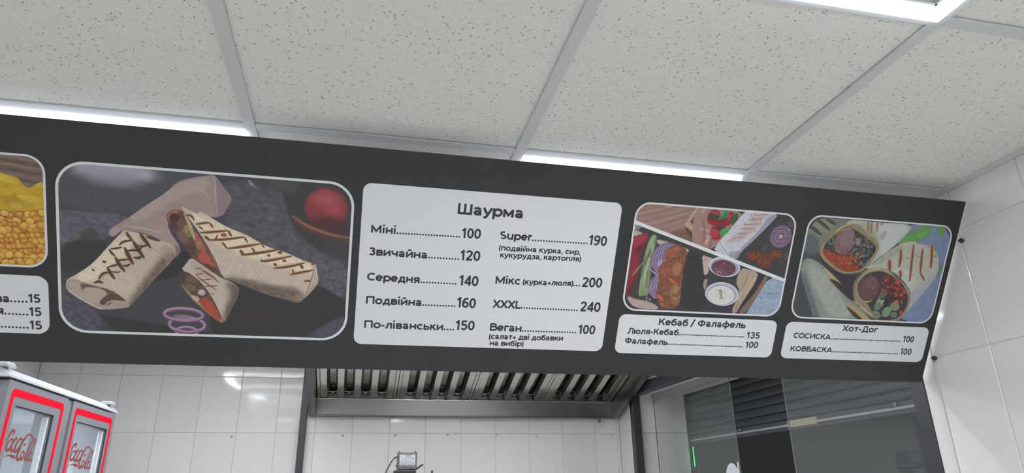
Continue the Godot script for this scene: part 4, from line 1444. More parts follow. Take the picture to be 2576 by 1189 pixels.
	p.ell(365.3, 142.9, 7.8, 6.2, 4, "a8722e", 0.4, 1)
	p.ell(364.3, 141.7, 4.1, 2.7, 4, "d3ae62", 1.4, 0.6)
	p.ell(386.0, 225.8, 9.7, 8.1, 41, "7a4c22", 0.8, 0.55)
	p.ell(386.0, 225.8, 8.4, 6.7, 41, "bf9a50", 0.4, 1)
	p.ell(385.0, 224.6, 4.4, 2.9, 41, "d3ae62", 1.4, 0.6)
	p.ell(390.7, 121.7, 9.3, 7.7, 53, "7a4c22", 0.8, 0.55)
	p.ell(390.7, 121.7, 8.0, 6.4, 53, "b5813a", 0.4, 1)
	p.ell(389.7, 120.5, 4.2, 2.8, 53, "d3ae62", 1.4, 0.6)
	p.ell(389.8, 148.7, 8.4, 7.0, -33, "7a4c22", 0.8, 0.55)
	p.ell(389.8, 148.7, 7.2, 5.8, -33, "a8722e", 0.4, 1)
	p.ell(388.8, 147.5, 3.8, 2.5, -33, "d3ae62", 1.4, 0.6)
	p.ell(321.6, 200.5, 8.5, 7.1, 22, "7a4c22", 0.8, 0.55)
	p.ell(321.6, 200.5, 7.3, 5.9, 22, "c99d4a", 0.4, 1)
	p.ell(320.6, 199.3, 3.9, 2.5, 22, "d3ae62", 1.4, 0.6)
	p.ell(404.8, 217.5, 8.3, 6.9, -14, "7a4c22", 0.8, 0.55)
	p.ell(404.8, 217.5, 7.1, 5.7, -14, "b5813a", 0.4, 1)
	p.ell(403.8, 216.3, 3.8, 2.5, -14, "d3ae62", 1.4, 0.6)
	p.ell(410.2, 150.6, 7.3, 6.1, 5, "7a4c22", 0.8, 0.55)
	p.ell(410.2, 150.6, 6.3, 5.1, 5, "b07c33", 0.4, 1)
	p.ell(409.2, 149.4, 3.3, 2.2, 5, "d3ae62", 1.4, 0.6)
	p.ell(250.4, 148.6, 8.5, 7.0, -40, "7a4c22", 0.8, 0.55)
	p.ell(250.4, 148.6, 7.3, 5.8, -40, "b98a3c", 0.4, 1)
	p.ell(249.4, 147.4, 3.9, 2.5, -40, "d3ae62", 1.4, 0.6)
	p.ell(243.0, 233.9, 7.4, 6.1, 5, "7a4c22", 0.8, 0.55)
	p.ell(243.0, 233.9, 6.4, 5.1, 5, "b5813a", 0.4, 1)
	p.ell(242.0, 232.7, 3.3, 2.2, 5, "d3ae62", 1.4, 0.6)
	p.ell(335.3, 229.8, 9.1, 7.5, 4, "7a4c22", 0.8, 0.55)
	p.ell(335.3, 229.8, 7.8, 6.3, 4, "a9692c", 0.4, 1)
	p.ell(334.3, 228.6, 4.1, 2.7, 4, "d3ae62", 1.4, 0.6)
	p.ell(350.7, 177.0, 7.6, 6.4, 35, "7a4c22", 0.8, 0.55)
	p.ell(350.7, 177.0, 6.6, 5.3, 35, "a9692c", 0.4, 1)
	p.ell(349.7, 175.8, 3.5, 2.3, 35, "d3ae62", 1.4, 0.6)
	p.ell(400.7, 150.6, 8.3, 6.9, 49, "7a4c22", 0.8, 0.55)
	p.ell(400.7, 150.6, 7.2, 5.7, 49, "b5813a", 0.4, 1)
	p.ell(399.7, 149.4, 3.8, 2.5, 49, "d3ae62", 1.4, 0.6)
	p.ell(274.9, 126.9, 9.6, 7.9, -22, "7a4c22", 0.8, 0.55)
	p.ell(274.9, 126.9, 8.3, 6.6, -22, "b07c33", 0.4, 1)
	p.ell(273.9, 125.7, 4.3, 2.8, -22, "d3ae62", 1.4, 0.6)
	p.ell(309.0, 198.1, 9.8, 8.2, -32, "7a4c22", 0.8, 0.55)
	p.ell(309.0, 198.1, 8.5, 6.8, -32, "b07c33", 0.4, 1)
	p.ell(308.0, 196.9, 4.5, 2.9, -32, "d3ae62", 1.4, 0.6)
	p.ell(430.1, 215.3, 8.0, 6.7, 58, "7a4c22", 0.8, 0.55)
	p.ell(430.1, 215.3, 6.9, 5.5, 58, "b98a3c", 0.4, 1)
	p.ell(429.1, 214.1, 3.6, 2.4, 58, "d3ae62", 1.4, 0.6)
	p.ell(410.0, 228.2, 9.7, 8.1, 28, "7a4c22", 0.8, 0.55)
	p.ell(410.0, 228.2, 8.4, 6.7, 28, "c99d4a", 0.4, 1)
	p.ell(409.0, 227.0, 4.4, 2.9, 28, "d3ae62", 1.4, 0.6)
	p.ell(381.8, 142.3, 9.8, 8.1, 45, "7a4c22", 0.8, 0.55)
	p.ell(381.8, 142.3, 8.5, 6.8, 45, "bf9a50", 0.4, 1)
	p.ell(380.8, 141.1, 4.5, 2.9, 45, "d3ae62", 1.4, 0.6)
	p.ell(374.7, 176.2, 7.2, 6.0, 5, "7a4c22", 0.8, 0.55)
	p.ell(374.7, 176.2, 6.2, 5.0, 5, "c29440", 0.4, 1)
	p.ell(373.7, 175.0, 3.3, 2.1, 5, "d3ae62", 1.4, 0.6)
	p.ell(243.4, 180.2, 7.6, 6.3, -48, "7a4c22", 0.8, 0.55)
	p.ell(243.4, 180.2, 6.6, 5.2, -48, "a8722e", 0.4, 1)
	p.ell(242.4, 179.0, 3.5, 2.3, -48, "d3ae62", 1.4, 0.6)
	p.ell(404.4, 223.8, 8.9, 7.4, 18, "7a4c22", 0.8, 0.55)
	p.ell(404.4, 223.8, 7.7, 6.2, 18, "c99d4a", 0.4, 1)
	p.ell(403.4, 222.6, 4.1, 2.7, 18, "d3ae62", 1.4, 0.6)
	p.ell(424.4, 171.0, 8.7, 7.2, 27, "7a4c22", 0.8, 0.55)
	p.ell(424.4, 171.0, 7.5, 6.0, 27, "c29440", 0.4, 1)
	p.ell(423.4, 169.8, 3.9, 2.6, 27, "d3ae62", 1.4, 0.6)
	p.ell(237.8, 140.3, 7.4, 6.1, -43, "7a4c22", 0.8, 0.55)
	p.ell(237.8, 140.3, 6.4, 5.1, -43, "b5813a", 0.4, 1)
	p.ell(236.8, 139.1, 3.4, 2.2, -43, "d3ae62", 1.4, 0.6)
	p.ell(337.5, 221.6, 7.6, 6.3, -27, "7a4c22", 0.8, 0.55)
	p.ell(337.5, 221.6, 6.6, 5.3, -27, "c29440", 0.4, 1)
	p.ell(336.5, 220.4, 3.5, 2.3, -27, "d3ae62", 1.4, 0.6)
	p.ell(367.4, 226.2, 8.5, 7.0, -41, "7a4c22", 0.8, 0.55)
	p.ell(367.4, 226.2, 7.3, 5.8, -41, "a8722e", 0.4, 1)
	p.ell(366.4, 225.0, 3.9, 2.5, -41, "d3ae62", 1.4, 0.6)
	p.ell(400.3, 173.4, 8.6, 7.1, -23, "7a4c22", 0.8, 0.55)
	p.ell(400.3, 173.4, 7.4, 5.9, -23, "c29440", 0.4, 1)
	p.ell(399.3, 172.2, 3.9, 2.5, -23, "d3ae62", 1.4, 0.6)
	p.ell(331.0, 173.8, 9.9, 8.2, 23, "7a4c22", 0.8, 0.55)
	p.ell(331.0, 173.8, 8.6, 6.8, 23, "a8722e", 0.4, 1)
	p.ell(330.0, 172.6, 4.5, 2.9, 23, "d3ae62", 1.4, 0.6)
	p.ell(428.0, 183.2, 7.3, 6.0, -60, "7a4c22", 0.8, 0.55)
	p.ell(428.0, 183.2, 6.3, 5.0, -60, "a8722e", 0.4, 1)
	p.ell(427.0, 182.0, 3.3, 2.2, -60, "d3ae62", 1.4, 0.6)
	p.ell(236.7, 183.4, 7.3, 6.1, -27, "7a4c22", 0.8, 0.55)
	p.ell(236.7, 183.4, 6.3, 5.0, -27, "b5813a", 0.4, 1)
	p.ell(235.7, 182.2, 3.3, 2.2, -27, "d3ae62", 1.4, 0.6)
	p.ell(254.8, 212.1, 9.3, 7.7, 39, "7a4c22", 0.8, 0.55)
	p.ell(254.8, 212.1, 8.0, 6.4, 39, "b98a3c", 0.4, 1)
	p.ell(253.8, 210.9, 4.2, 2.7, 39, "d3ae62", 1.4, 0.6)
	p.ell(250.5, 225.1, 9.4, 7.8, -52, "7a4c22", 0.8, 0.55)
	p.ell(250.5, 225.1, 8.1, 6.5, -52, "a9692c", 0.4, 1)
	p.ell(249.5, 223.9, 4.3, 2.8, -52, "d3ae62", 1.4, 0.6)
	p.ell(301.7, 157.9, 8.6, 7.1, 11, "7a4c22", 0.8, 0.55)
	p.ell(301.7, 157.9, 7.4, 5.9, 11, "a9692c", 0.4, 1)
	p.ell(300.7, 156.7, 3.9, 2.5, 11, "d3ae62", 1.4, 0.6)
	p.ell(436.5, 204.8, 8.1, 6.7, -55, "7a4c22", 0.8, 0.55)
	p.ell(436.5, 204.8, 7.0, 5.6, -55, "a9692c", 0.4, 1)
	p.ell(435.5, 203.6, 3.7, 2.4, -55, "d3ae62", 1.4, 0.6)
	p.ell(366.0, 123.6, 10.0, 8.3, 17, "7a4c22", 0.8, 0.55)
	p.ell(366.0, 123.6, 8.7, 6.9, 17, "a8722e", 0.4, 1)
	p.ell(365.0, 122.4, 4.6, 3.0, 17, "d3ae62", 1.4, 0.6)
	p.ell(266.0, 178.8, 7.7, 6.4, -7, "7a4c22", 0.8, 0.55)
	p.ell(266.0, 178.8, 6.7, 5.3, -7, "bf9a50", 0.4, 1)
	p.ell(265.0, 177.6, 3.5, 2.3, -7, "d3ae62", 1.4, 0.6)
	p.ell(415.2, 141.5, 9.6, 8.0, 25, "7a4c22", 0.8, 0.55)
	p.ell(415.2, 141.5, 8.3, 6.6, 25, "b07c33", 0.4, 1)
	p.ell(414.2, 140.3, 4.4, 2.9, 25, "d3ae62", 1.4, 0.6)
	p.ell(389.0, 182.0, 9.2, 7.7, 53, "7a4c22", 0.8, 0.55)
	p.ell(389.0, 182.0, 8.0, 6.4, 53, "c29440", 0.4, 1)
	p.ell(388.0, 180.8, 4.2, 2.7, 53, "d3ae62", 1.4, 0.6)
	p.ell(353.3, 230.1, 8.3, 6.9, -48, "7a4c22", 0.8, 0.55)
	p.ell(353.3, 230.1, 7.2, 5.7, -48, "b07c33", 0.4, 1)
	p.ell(352.3, 228.9, 3.8, 2.5, -48, "d3ae62", 1.4, 0.6)
	p.ell(423.9, 114.6, 9.9, 8.2, 12, "7a4c22", 0.8, 0.55)
	p.ell(423.9, 114.6, 8.6, 6.8, 12, "c99d4a", 0.4, 1)
	p.ell(422.9, 113.4, 4.5, 2.9, 12, "d3ae62", 1.4, 0.6)
	p.ell(383.4, 129.0, 7.3, 6.1, 51, "7a4c22", 0.8, 0.55)
	p.ell(383.4, 129.0, 6.3, 5.1, 51, "a8722e", 0.4, 1)
	p.ell(382.4, 127.8, 3.3, 2.2, 51, "d3ae62", 1.4, 0.6)
	p.ell(287.0, 192.5, 8.3, 6.9, -2, "7a4c22", 0.8, 0.55)
	p.ell(287.0, 192.5, 7.2, 5.8, -2, "c29440", 0.4, 1)
	p.ell(286.0, 191.3, 3.8, 2.5, -2, "d3ae62", 1.4, 0.6)
	p.ell(243.9, 204.4, 8.4, 7.0, 36, "7a4c22", 0.8, 0.55)
	p.ell(243.9, 204.4, 7.3, 5.8, 36, "a9692c", 0.4, 1)
	p.ell(242.9, 203.2, 3.8, 2.5, 36, "d3ae62", 1.4, 0.6)
	p.ell(354.7, 208.9, 9.2, 7.6, -25, "7a4c22", 0.8, 0.55)
	p.ell(354.7, 208.9, 7.9, 6.3, -25, "a9692c", 0.4, 1)
	p.ell(353.7, 207.7, 4.2, 2.7, -25, "d3ae62", 1.4, 0.6)
	p.ell(372.2, 197.1, 7.8, 6.4, 10, "7a4c22", 0.8, 0.55)
	p.ell(372.2, 197.1, 6.7, 5.3, 10, "a9692c", 0.4, 1)
	p.ell(371.2, 195.9, 3.5, 2.3, 10, "d3ae62", 1.4, 0.6)
	p.ell(445.1, 125.9, 8.5, 7.1, 43, "7a4c22", 0.8, 0.55)
	p.ell(445.1, 125.9, 7.4, 5.9, 43, "b5813a", 0.4, 1)
	p.ell(444.1, 124.7, 3.9, 2.5, 43, "d3ae62", 1.4, 0.6)
	p.ell(429.0, 199.7, 7.8, 6.5, 54, "7a4c22", 0.8, 0.55)
	p.ell(429.0, 199.7, 6.7, 5.4, 54, "a8722e", 0.4, 1)
	p.ell(428.0, 198.5, 3.5, 2.3, 54, "d3ae62", 1.4, 0.6)
	p.ell(226.7, 237.4, 7.2, 6.0, -41, "7a4c22", 0.8, 0.55)
	p.ell(226.7, 237.4, 6.2, 4.9, -41, "a9692c", 0.4, 1)
	p.ell(225.7, 236.2, 3.3, 2.1, -41, "d3ae62", 1.4, 0.6)
	p.ell(350.1, 198.5, 8.7, 7.2, 7, "7a4c22", 0.8, 0.55)
	p.ell(350.1, 198.5, 7.5, 6.0, 7, "c99d4a", 0.4, 1)
	p.ell(349.1, 197.3, 3.9, 2.6, 7, "d3ae62", 1.4, 0.6)
	p.ell(426.1, 190.7, 8.9, 7.4, -16, "7a4c22", 0.8, 0.55)
	p.ell(426.1, 190.7, 7.7, 6.2, -16, "b98a3c", 0.4, 1)
	p.ell(425.1, 189.5, 4.1, 2.6, -16, "d3ae62", 1.4, 0.6)
	p.ell(384.2, 195.7, 9.0, 7.5, -10, "7a4c22", 0.8, 0.55)
	p.ell(384.2, 195.7, 7.8, 6.2, -10, "a9692c", 0.4, 1)
	p.ell(383.2, 194.5, 4.1, 2.7, -10, "d3ae62", 1.4, 0.6)
	p.ell(414.2, 214.6, 10.0, 8.3, -52, "7a4c22", 0.8, 0.55)
	p.ell(414.2, 214.6, 8.6, 6.9, -52, "b07c33", 0.4, 1)
	p.ell(413.2, 213.4, 4.5, 3.0, -52, "d3ae62", 1.4, 0.6)
	p.ell(247.2, 171.5, 8.4, 6.9, -40, "7a4c22", 0.8, 0.55)
	p.ell(247.2, 171.5, 7.2, 5.8, -40, "c99d4a", 0.4, 1)
	p.ell(246.2, 170.3, 3.8, 2.5, -40, "d3ae62", 1.4, 0.6)
	p.ell(380.6, 215.9, 9.4, 7.8, 48, "7a4c22", 0.8, 0.55)
	p.ell(380.6, 215.9, 8.1, 6.5, 48, "b98a3c", 0.4, 1)
	p.ell(379.6, 214.7, 4.3, 2.8, 48, "d3ae62", 1.4, 0.6)
	p.ell(316.9, 228.9, 9.9, 8.3, 36, "7a4c22", 0.8, 0.55)
	p.ell(316.9, 228.9, 8.6, 6.9, 36, "b07c33", 0.4, 1)
	p.ell(315.9, 227.7, 4.5, 2.9, 36, "d3ae62", 1.4, 0.6)
	p.ell(395.4, 181.0, 9.2, 7.6, 13, "7a4c22", 0.8, 0.55)
	p.ell(395.4, 181.0, 8.0, 6.3, 13, "b5813a", 0.4, 1)
	p.ell(394.4, 179.8, 4.2, 2.7, 13, "d3ae62", 1.4, 0.6)
	p.ell(396.7, 138.0, 9.6, 7.9, 52, "7a4c22", 0.8, 0.55)
	p.ell(396.7, 138.0, 8.3, 6.6, 52, "bf9a50", 0.4, 1)
	p.ell(395.7, 136.8, 4.3, 2.8, 52, "d3ae62", 1.4, 0.6)
	p.ell(287.1, 211.2, 8.0, 6.6, -6, "7a4c22", 0.8, 0.55)
	p.ell(287.1, 211.2, 6.9, 5.5, -6, "bf9a50", 0.4, 1)
	p.ell(286.1, 210.0, 3.6, 2.4, -6, "d3ae62", 1.4, 0.6)
	p.ell(296.5, 187.4, 8.0, 6.6, 50, "7a4c22", 0.8, 0.55)
	p.ell(296.5, 187.4, 6.9, 5.5, 50, "b07c33", 0.4, 1)
	p.ell(295.5, 186.2, 3.6, 2.4, 50, "d3ae62", 1.4, 0.6)
	p.ell(393.2, 227.5, 7.7, 6.4, -20, "7a4c22", 0.8, 0.55)
	p.ell(393.2, 227.5, 6.6, 5.3, -20, "a8722e", 0.4, 1)
	p.ell(392.2, 226.3, 3.5, 2.3, -20, "d3ae62", 1.4, 0.6)
	p.ell(370.8, 164.6, 9.6, 8.0, 12, "7a4c22", 0.8, 0.55)
	p.ell(370.8, 164.6, 8.3, 6.6, 12, "c29440", 0.4, 1)
	p.ell(369.8, 163.4, 4.4, 2.8, 12, "d3ae62", 1.4, 0.6)
	p.ell(421.1, 139.6, 9.5, 7.9, -2, "7a4c22", 0.8, 0.55)
	p.ell(421.1, 139.6, 8.2, 6.6, -2, "b98a3c", 0.4, 1)
	p.ell(420.1, 138.4, 4.3, 2.8, -2, "d3ae62", 1.4, 0.6)
	p.ell(347.8, 121.0, 8.2, 6.8, 37, "7a4c22", 0.8, 0.55)
	p.ell(347.8, 121.0, 7.0, 5.6, 37, "a9692c", 0.4, 1)
	p.ell(346.8, 119.8, 3.7, 2.4, 37, "d3ae62", 1.4, 0.6)
	p.ell(354.8, 220.3, 9.2, 7.7, -10, "7a4c22", 0.8, 0.55)
	p.ell(354.8, 220.3, 8.0, 6.4, -10, "c99d4a", 0.4, 1)
	p.ell(353.8, 219.1, 4.2, 2.7, -10, "d3ae62", 1.4, 0.6)
	p.ell(353.7, 140.8, 9.9, 8.2, -5, "7a4c22", 0.8, 0.55)
	p.ell(353.7, 140.8, 8.5, 6.8, -5, "a8722e", 0.4, 1)
	p.ell(352.7, 139.6, 4.5, 2.9, -5, "d3ae62", 1.4, 0.6)
	p.ell(392.4, 128.0, 8.1, 6.7, -5, "7a4c22", 0.8, 0.55)
	p.ell(392.4, 128.0, 7.0, 5.6, -5, "a9692c", 0.4, 1)
	p.ell(391.4, 126.8, 3.7, 2.4, -5, "d3ae62", 1.4, 0.6)
	p.ell(345.3, 205.3, 9.3, 7.7, 45, "7a4c22", 0.8, 0.55)
	p.ell(345.3, 205.3, 8.0, 6.4, 45, "bf9a50", 0.4, 1)
	p.ell(344.3, 204.1, 4.2, 2.7, 45, "d3ae62", 1.4, 0.6)
	p.ell(337.2, 210.4, 9.4, 7.8, -44, "7a4c22", 0.8, 0.55)
	p.ell(337.2, 210.4, 8.1, 6.5, -44, "b98a3c", 0.4, 1)
	p.ell(336.2, 209.2, 4.3, 2.8, -44, "d3ae62", 1.4, 0.6)
	p.ell(333.1, 121.6, 8.9, 7.4, -7, "7a4c22", 0.8, 0.55)
	p.ell(333.1, 121.6, 7.7, 6.1, -7, "b07c33", 0.4, 1)
	p.ell(332.1, 120.4, 4.0, 2.6, -7, "d3ae62", 1.4, 0.6)
	p.ell(438.4, 181.6, 8.0, 6.6, 1, "7a4c22", 0.8, 0.55)
	p.ell(438.4, 181.6, 6.9, 5.5, 1, "c99d4a", 0.4, 1)
	p.ell(437.4, 180.4, 3.6, 2.4, 1, "d3ae62", 1.4, 0.6)
	p.ell(397.4, 118.7, 9.5, 7.9, -11, "7a4c22", 0.8, 0.55)
	p.ell(397.4, 118.7, 8.2, 6.5, -11, "c99d4a", 0.4, 1)
	p.ell(396.4, 117.5, 4.3, 2.8, -11, "d3ae62", 1.4, 0.6)
	p.ell(342.8, 230.6, 7.5, 6.2, -35, "7a4c22", 0.8, 0.55)
	p.ell(342.8, 230.6, 6.5, 5.2, -35, "c29440", 0.4, 1)
	p.ell(341.8, 229.4, 3.4, 2.2, -35, "d3ae62", 1.4, 0.6)
	p.ell(361.1, 203.7, 9.2, 7.7, -48, "7a4c22", 0.8, 0.55)
	p.ell(361.1, 203.7, 8.0, 6.4, -48, "c99d4a", 0.4, 1)
	p.ell(360.1, 202.5, 4.2, 2.7, -48, "d3ae62", 1.4, 0.6)
	p.ell(340.0, 124.4, 7.9, 6.6, -7, "7a4c22", 0.8, 0.55)
	p.ell(340.0, 124.4, 6.8, 5.4, -7, "b07c33", 0.4, 1)
	p.ell(339.0, 123.2, 3.6, 2.3, -7, "d3ae62", 1.4, 0.6)
	p.ell(245.1, 215.9, 7.7, 6.4, 45, "7a4c22", 0.8, 0.55)
	p.ell(245.1, 215.9, 6.6, 5.3, 45, "a9692c", 0.4, 1)
	p.ell(244.1, 214.7, 3.5, 2.3, 45, "d3ae62", 1.4, 0.6)
	p.ell(365.2, 219.4, 7.4, 6.2, -48, "7a4c22", 0.8, 0.55)
	p.ell(365.2, 219.4, 6.4, 5.1, -48, "c29440", 0.4, 1)
	p.ell(364.2, 218.2, 3.4, 2.2, -48, "d3ae62", 1.4, 0.6)
	p.ell(358.2, 226.2, 7.3, 6.1, 33, "7a4c22", 0.8, 0.55)
	p.ell(358.2, 226.2, 6.3, 5.1, 33, "bf9a50", 0.4, 1)
	p.ell(357.2, 225.0, 3.3, 2.2, 33, "d3ae62", 1.4, 0.6)
	p.ell(261.7, 233.0, 7.2, 6.0, 3, "7a4c22", 0.8, 0.55)
	p.ell(261.7, 233.0, 6.2, 5.0, 3, "a9692c", 0.4, 1)
	p.ell(260.7, 231.8, 3.3, 2.1, 3, "d3ae62", 1.4, 0.6)
	p.ell(301.2, 211.5, 7.7, 6.4, -38, "7a4c22", 0.8, 0.55)
	p.ell(301.2, 211.5, 6.7, 5.3, -38, "bf9a50", 0.4, 1)
	p.ell(300.2, 210.3, 3.5, 2.3, -38, "d3ae62", 1.4, 0.6)
	p.ell(378.4, 202.7, 9.0, 7.4, 0, "7a4c22", 0.8, 0.55)
	p.ell(378.4, 202.7, 7.7, 6.2, 0, "bf9a50", 0.4, 1)
	p.ell(377.4, 201.5, 4.1, 2.7, 0, "d3ae62", 1.4, 0.6)
	p.ell(263.1, 188.7, 9.3, 7.7, 60, "7a4c22", 0.8, 0.55)
	p.ell(263.1, 188.7, 8.0, 6.4, 60, "b98a3c", 0.4, 1)
	p.ell(262.1, 187.5, 4.2, 2.7, 60, "d3ae62", 1.4, 0.6)
	p.ell(382.5, 120.7, 9.3, 7.7, 2, "7a4c22", 0.8, 0.55)
	p.ell(382.5, 120.7, 8.0, 6.4, 2, "a8722e", 0.4, 1)
	p.ell(381.5, 119.5, 4.2, 2.8, 2, "d3ae62", 1.4, 0.6)
	p.ell(263.6, 214.8, 7.8, 6.5, 5, "7a4c22", 0.8, 0.55)
	p.ell(263.6, 214.8, 6.7, 5.4, 5, "b5813a", 0.4, 1)
	p.ell(262.6, 213.6, 3.5, 2.3, 5, "d3ae62", 1.4, 0.6)
	p.ell(361.8, 164.2, 9.9, 8.2, 36, "7a4c22", 0.8, 0.55)
	p.ell(361.8, 164.2, 8.5, 6.8, 36, "b07c33", 0.4, 1)
	p.ell(360.8, 163.0, 4.5, 2.9, 36, "d3ae62", 1.4, 0.6)
	p.ell(413.6, 161.1, 8.5, 7.1, 21, "7a4c22", 0.8, 0.55)
	p.ell(413.6, 161.1, 7.3, 5.9, 21, "b07c33", 0.4, 1)
	p.ell(412.6, 159.9, 3.9, 2.5, 21, "d3ae62", 1.4, 0.6)
	p.ell(433.6, 124.8, 9.7, 8.0, 7, "7a4c22", 0.8, 0.55)
	p.ell(433.6, 124.8, 8.4, 6.7, 7, "bf9a50", 0.4, 1)
	p.ell(432.6, 123.6, 4.4, 2.9, 7, "d3ae62", 1.4, 0.6)
	p.ell(311.2, 209.9, 7.4, 6.1, -44, "7a4c22", 0.8, 0.55)
	p.ell(311.2, 209.9, 6.4, 5.1, -44, "a8722e", 0.4, 1)
	p.ell(310.2, 208.7, 3.4, 2.2, -44, "d3ae62", 1.4, 0.6)
	p.ell(360.3, 151.7, 7.8, 6.4, 36, "7a4c22", 0.8, 0.55)
	p.ell(360.3, 151.7, 6.7, 5.4, 36, "bf9a50", 0.4, 1)
	p.ell(359.3, 150.5, 3.5, 2.3, 36, "d3ae62", 1.4, 0.6)
	p.ell(336.4, 136.7, 9.9, 8.2, -25, "7a4c22", 0.8, 0.55)
	p.ell(336.4, 136.7, 8.6, 6.9, -25, "a8722e", 0.4, 1)
	p.ell(335.4, 135.5, 4.5, 2.9, -25, "d3ae62", 1.4, 0.6)
	p.ell(419.1, 202.4, 7.3, 6.0, -4, "7a4c22", 0.8, 0.55)
	p.ell(419.1, 202.4, 6.3, 5.0, -4, "c29440", 0.4, 1)
	p.ell(418.1, 201.2, 3.3, 2.2, -4, "d3ae62", 1.4, 0.6)
	p.ell(300.2, 128.1, 7.3, 6.0, -17, "7a4c22", 0.8, 0.55)
	p.ell(300.2, 128.1, 6.3, 5.0, -17, "b98a3c", 0.4, 1)
	p.ell(299.2, 126.9, 3.3, 2.2, -17, "d3ae62", 1.4, 0.6)
	p.ell(292.4, 178.2, 9.7, 8.1, 12, "7a4c22", 0.8, 0.55)
	p.ell(292.4, 178.2, 8.4, 6.7, 12, "a9692c", 0.4, 1)
	p.ell(291.4, 177.0, 4.4, 2.9, 12, "d3ae62", 1.4, 0.6)
	p.ell(415.4, 173.5, 10.0, 8.3, 27, "7a4c22", 0.8, 0.55)
	p.ell(415.4, 173.5, 8.6, 6.9, 27, "bf9a50", 0.4, 1)
	p.ell(414.4, 172.3, 4.5, 3.0, 27, "d3ae62", 1.4, 0.6)
	p.ell(345.6, 146.1, 9.4, 7.8, 4, "7a4c22", 0.8, 0.55)
	p.ell(345.6, 146.1, 8.1, 6.5, 4, "b5813a", 0.4, 1)
	p.ell(344.6, 144.9, 4.3, 2.8, 4, "d3ae62", 1.4, 0.6)
	p.ell(234.1, 226.9, 9.8, 8.2, 43, "7a4c22", 0.8, 0.55)
	p.ell(234.1, 226.9, 8.5, 6.8, 43, "a8722e", 0.4, 1)
	p.ell(233.1, 225.7, 4.5, 2.9, 43, "d3ae62", 1.4, 0.6)
	p.ell(366.5, 174.2, 8.6, 7.1, 37, "7a4c22", 0.8, 0.55)
	p.ell(366.5, 174.2, 7.4, 5.9, 37, "a9692c", 0.4, 1)
	p.ell(365.5, 173.0, 3.9, 2.6, 37, "d3ae62", 1.4, 0.6)
	p.ell(326.9, 186.0, 8.9, 7.4, 35, "7a4c22", 0.8, 0.55)
	p.ell(326.9, 186.0, 7.7, 6.2, 35, "bf9a50", 0.4, 1)
	p.ell(325.9, 184.8, 4.1, 2.7, 35, "d3ae62", 1.4, 0.6)
	p.ell(311.0, 233.0, 8.1, 6.8, 26, "7a4c22", 0.8, 0.55)
	p.ell(311.0, 233.0, 7.0, 5.6, 26, "b07c33", 0.4, 1)
	p.ell(310.0, 231.8, 3.7, 2.4, 26, "d3ae62", 1.4, 0.6)
	p.ell(360.8, 187.8, 7.2, 6.0, -2, "7a4c22", 0.8, 0.55)
	p.ell(360.8, 187.8, 6.3, 5.0, -2, "b5813a", 0.4, 1)
	p.ell(359.8, 186.6, 3.3, 2.2, -2, "d3ae62", 1.4, 0.6)
	p.ell(316.4, 153.6, 8.7, 7.2, 30, "7a4c22", 0.8, 0.55)
	p.ell(316.4, 153.6, 7.5, 6.0, 30, "b98a3c", 0.4, 1)
	p.ell(315.4, 152.4, 3.9, 2.6, 30, "d3ae62", 1.4, 0.6)
	p.ell(376.4, 133.1, 8.7, 7.2, 18, "7a4c22", 0.8, 0.55)
	p.ell(376.4, 133.1, 7.5, 6.0, 18, "bf9a50", 0.4, 1)
	p.ell(375.4, 131.9, 3.9, 2.6, 18, "d3ae62", 1.4, 0.6)
	p.ell(376.9, 153.9, 10.0, 8.3, 41, "7a4c22", 0.8, 0.55)
	p.ell(376.9, 153.9, 8.6, 6.9, 41, "b07c33", 0.4, 1)
	p.ell(375.9, 152.7, 4.6, 3.0, 41, "d3ae62", 1.4, 0.6)
	p.ell(292.7, 198.7, 8.4, 7.0, 60, "7a4c22", 0.8, 0.55)
	p.ell(292.7, 198.7, 7.2, 5.8, 60, "a8722e", 0.4, 1)
	p.ell(291.7, 197.5, 3.8, 2.5, 60, "d3ae62", 1.4, 0.6)
	p.ell(437.4, 226.3, 7.5, 6.2, -57, "7a4c22", 0.8, 0.55)
	p.ell(437.4, 226.3, 6.4, 5.1, -57, "c99d4a", 0.4, 1)
	p.ell(436.4, 225.1, 3.4, 2.2, -57, "d3ae62", 1.4, 0.6)
	p.ell(392.0, 213.5, 7.8, 6.5, 14, "7a4c22", 0.8, 0.55)
	p.ell(392.0, 213.5, 6.7, 5.4, 14, "b07c33", 0.4, 1)
	p.ell(391.0, 212.3, 3.5, 2.3, 14, "d3ae62", 1.4, 0.6)
	p.ell(403.7, 142.0, 7.5, 6.2, 6, "7a4c22", 0.8, 0.55)
	p.ell(403.7, 142.0, 6.5, 5.2, 6, "c99d4a", 0.4, 1)
	p.ell(402.7, 140.8, 3.4, 2.2, 6, "d3ae62", 1.4, 0.6)
	p.ell(435.1, 170.9, 8.0, 6.6, -23, "7a4c22", 0.8, 0.55)
	p.ell(435.1, 170.9, 6.9, 5.5, -23, "c29440", 0.4, 1)
	p.ell(434.1, 169.7, 3.6, 2.4, -23, "d3ae62", 1.4, 0.6)
	p.ell(400.3, 132.2, 8.8, 7.3, 20, "7a4c22", 0.8, 0.55)
	p.ell(400.3, 132.2, 7.6, 6.1, 20, "c99d4a", 0.4, 1)
	p.ell(399.3, 131.0, 4.0, 2.6, 20, "d3ae62", 1.4, 0.6)
	p.ell(303.2, 137.1, 8.8, 7.3, -32, "7a4c22", 0.8, 0.55)
	p.ell(303.2, 137.1, 7.6, 6.0, -32, "c99d4a", 0.4, 1)
	p.ell(302.2, 135.9, 4.0, 2.6, -32, "d3ae62", 1.4, 0.6)
	p.ell(424.3, 216.0, 7.8, 6.5, -31, "7a4c22", 0.8, 0.55)
	p.ell(424.3, 216.0, 6.8, 5.4, -31, "b98a3c", 0.4, 1)
	p.ell(423.3, 214.8, 3.6, 2.3, -31, "d3ae62", 1.4, 0.6)
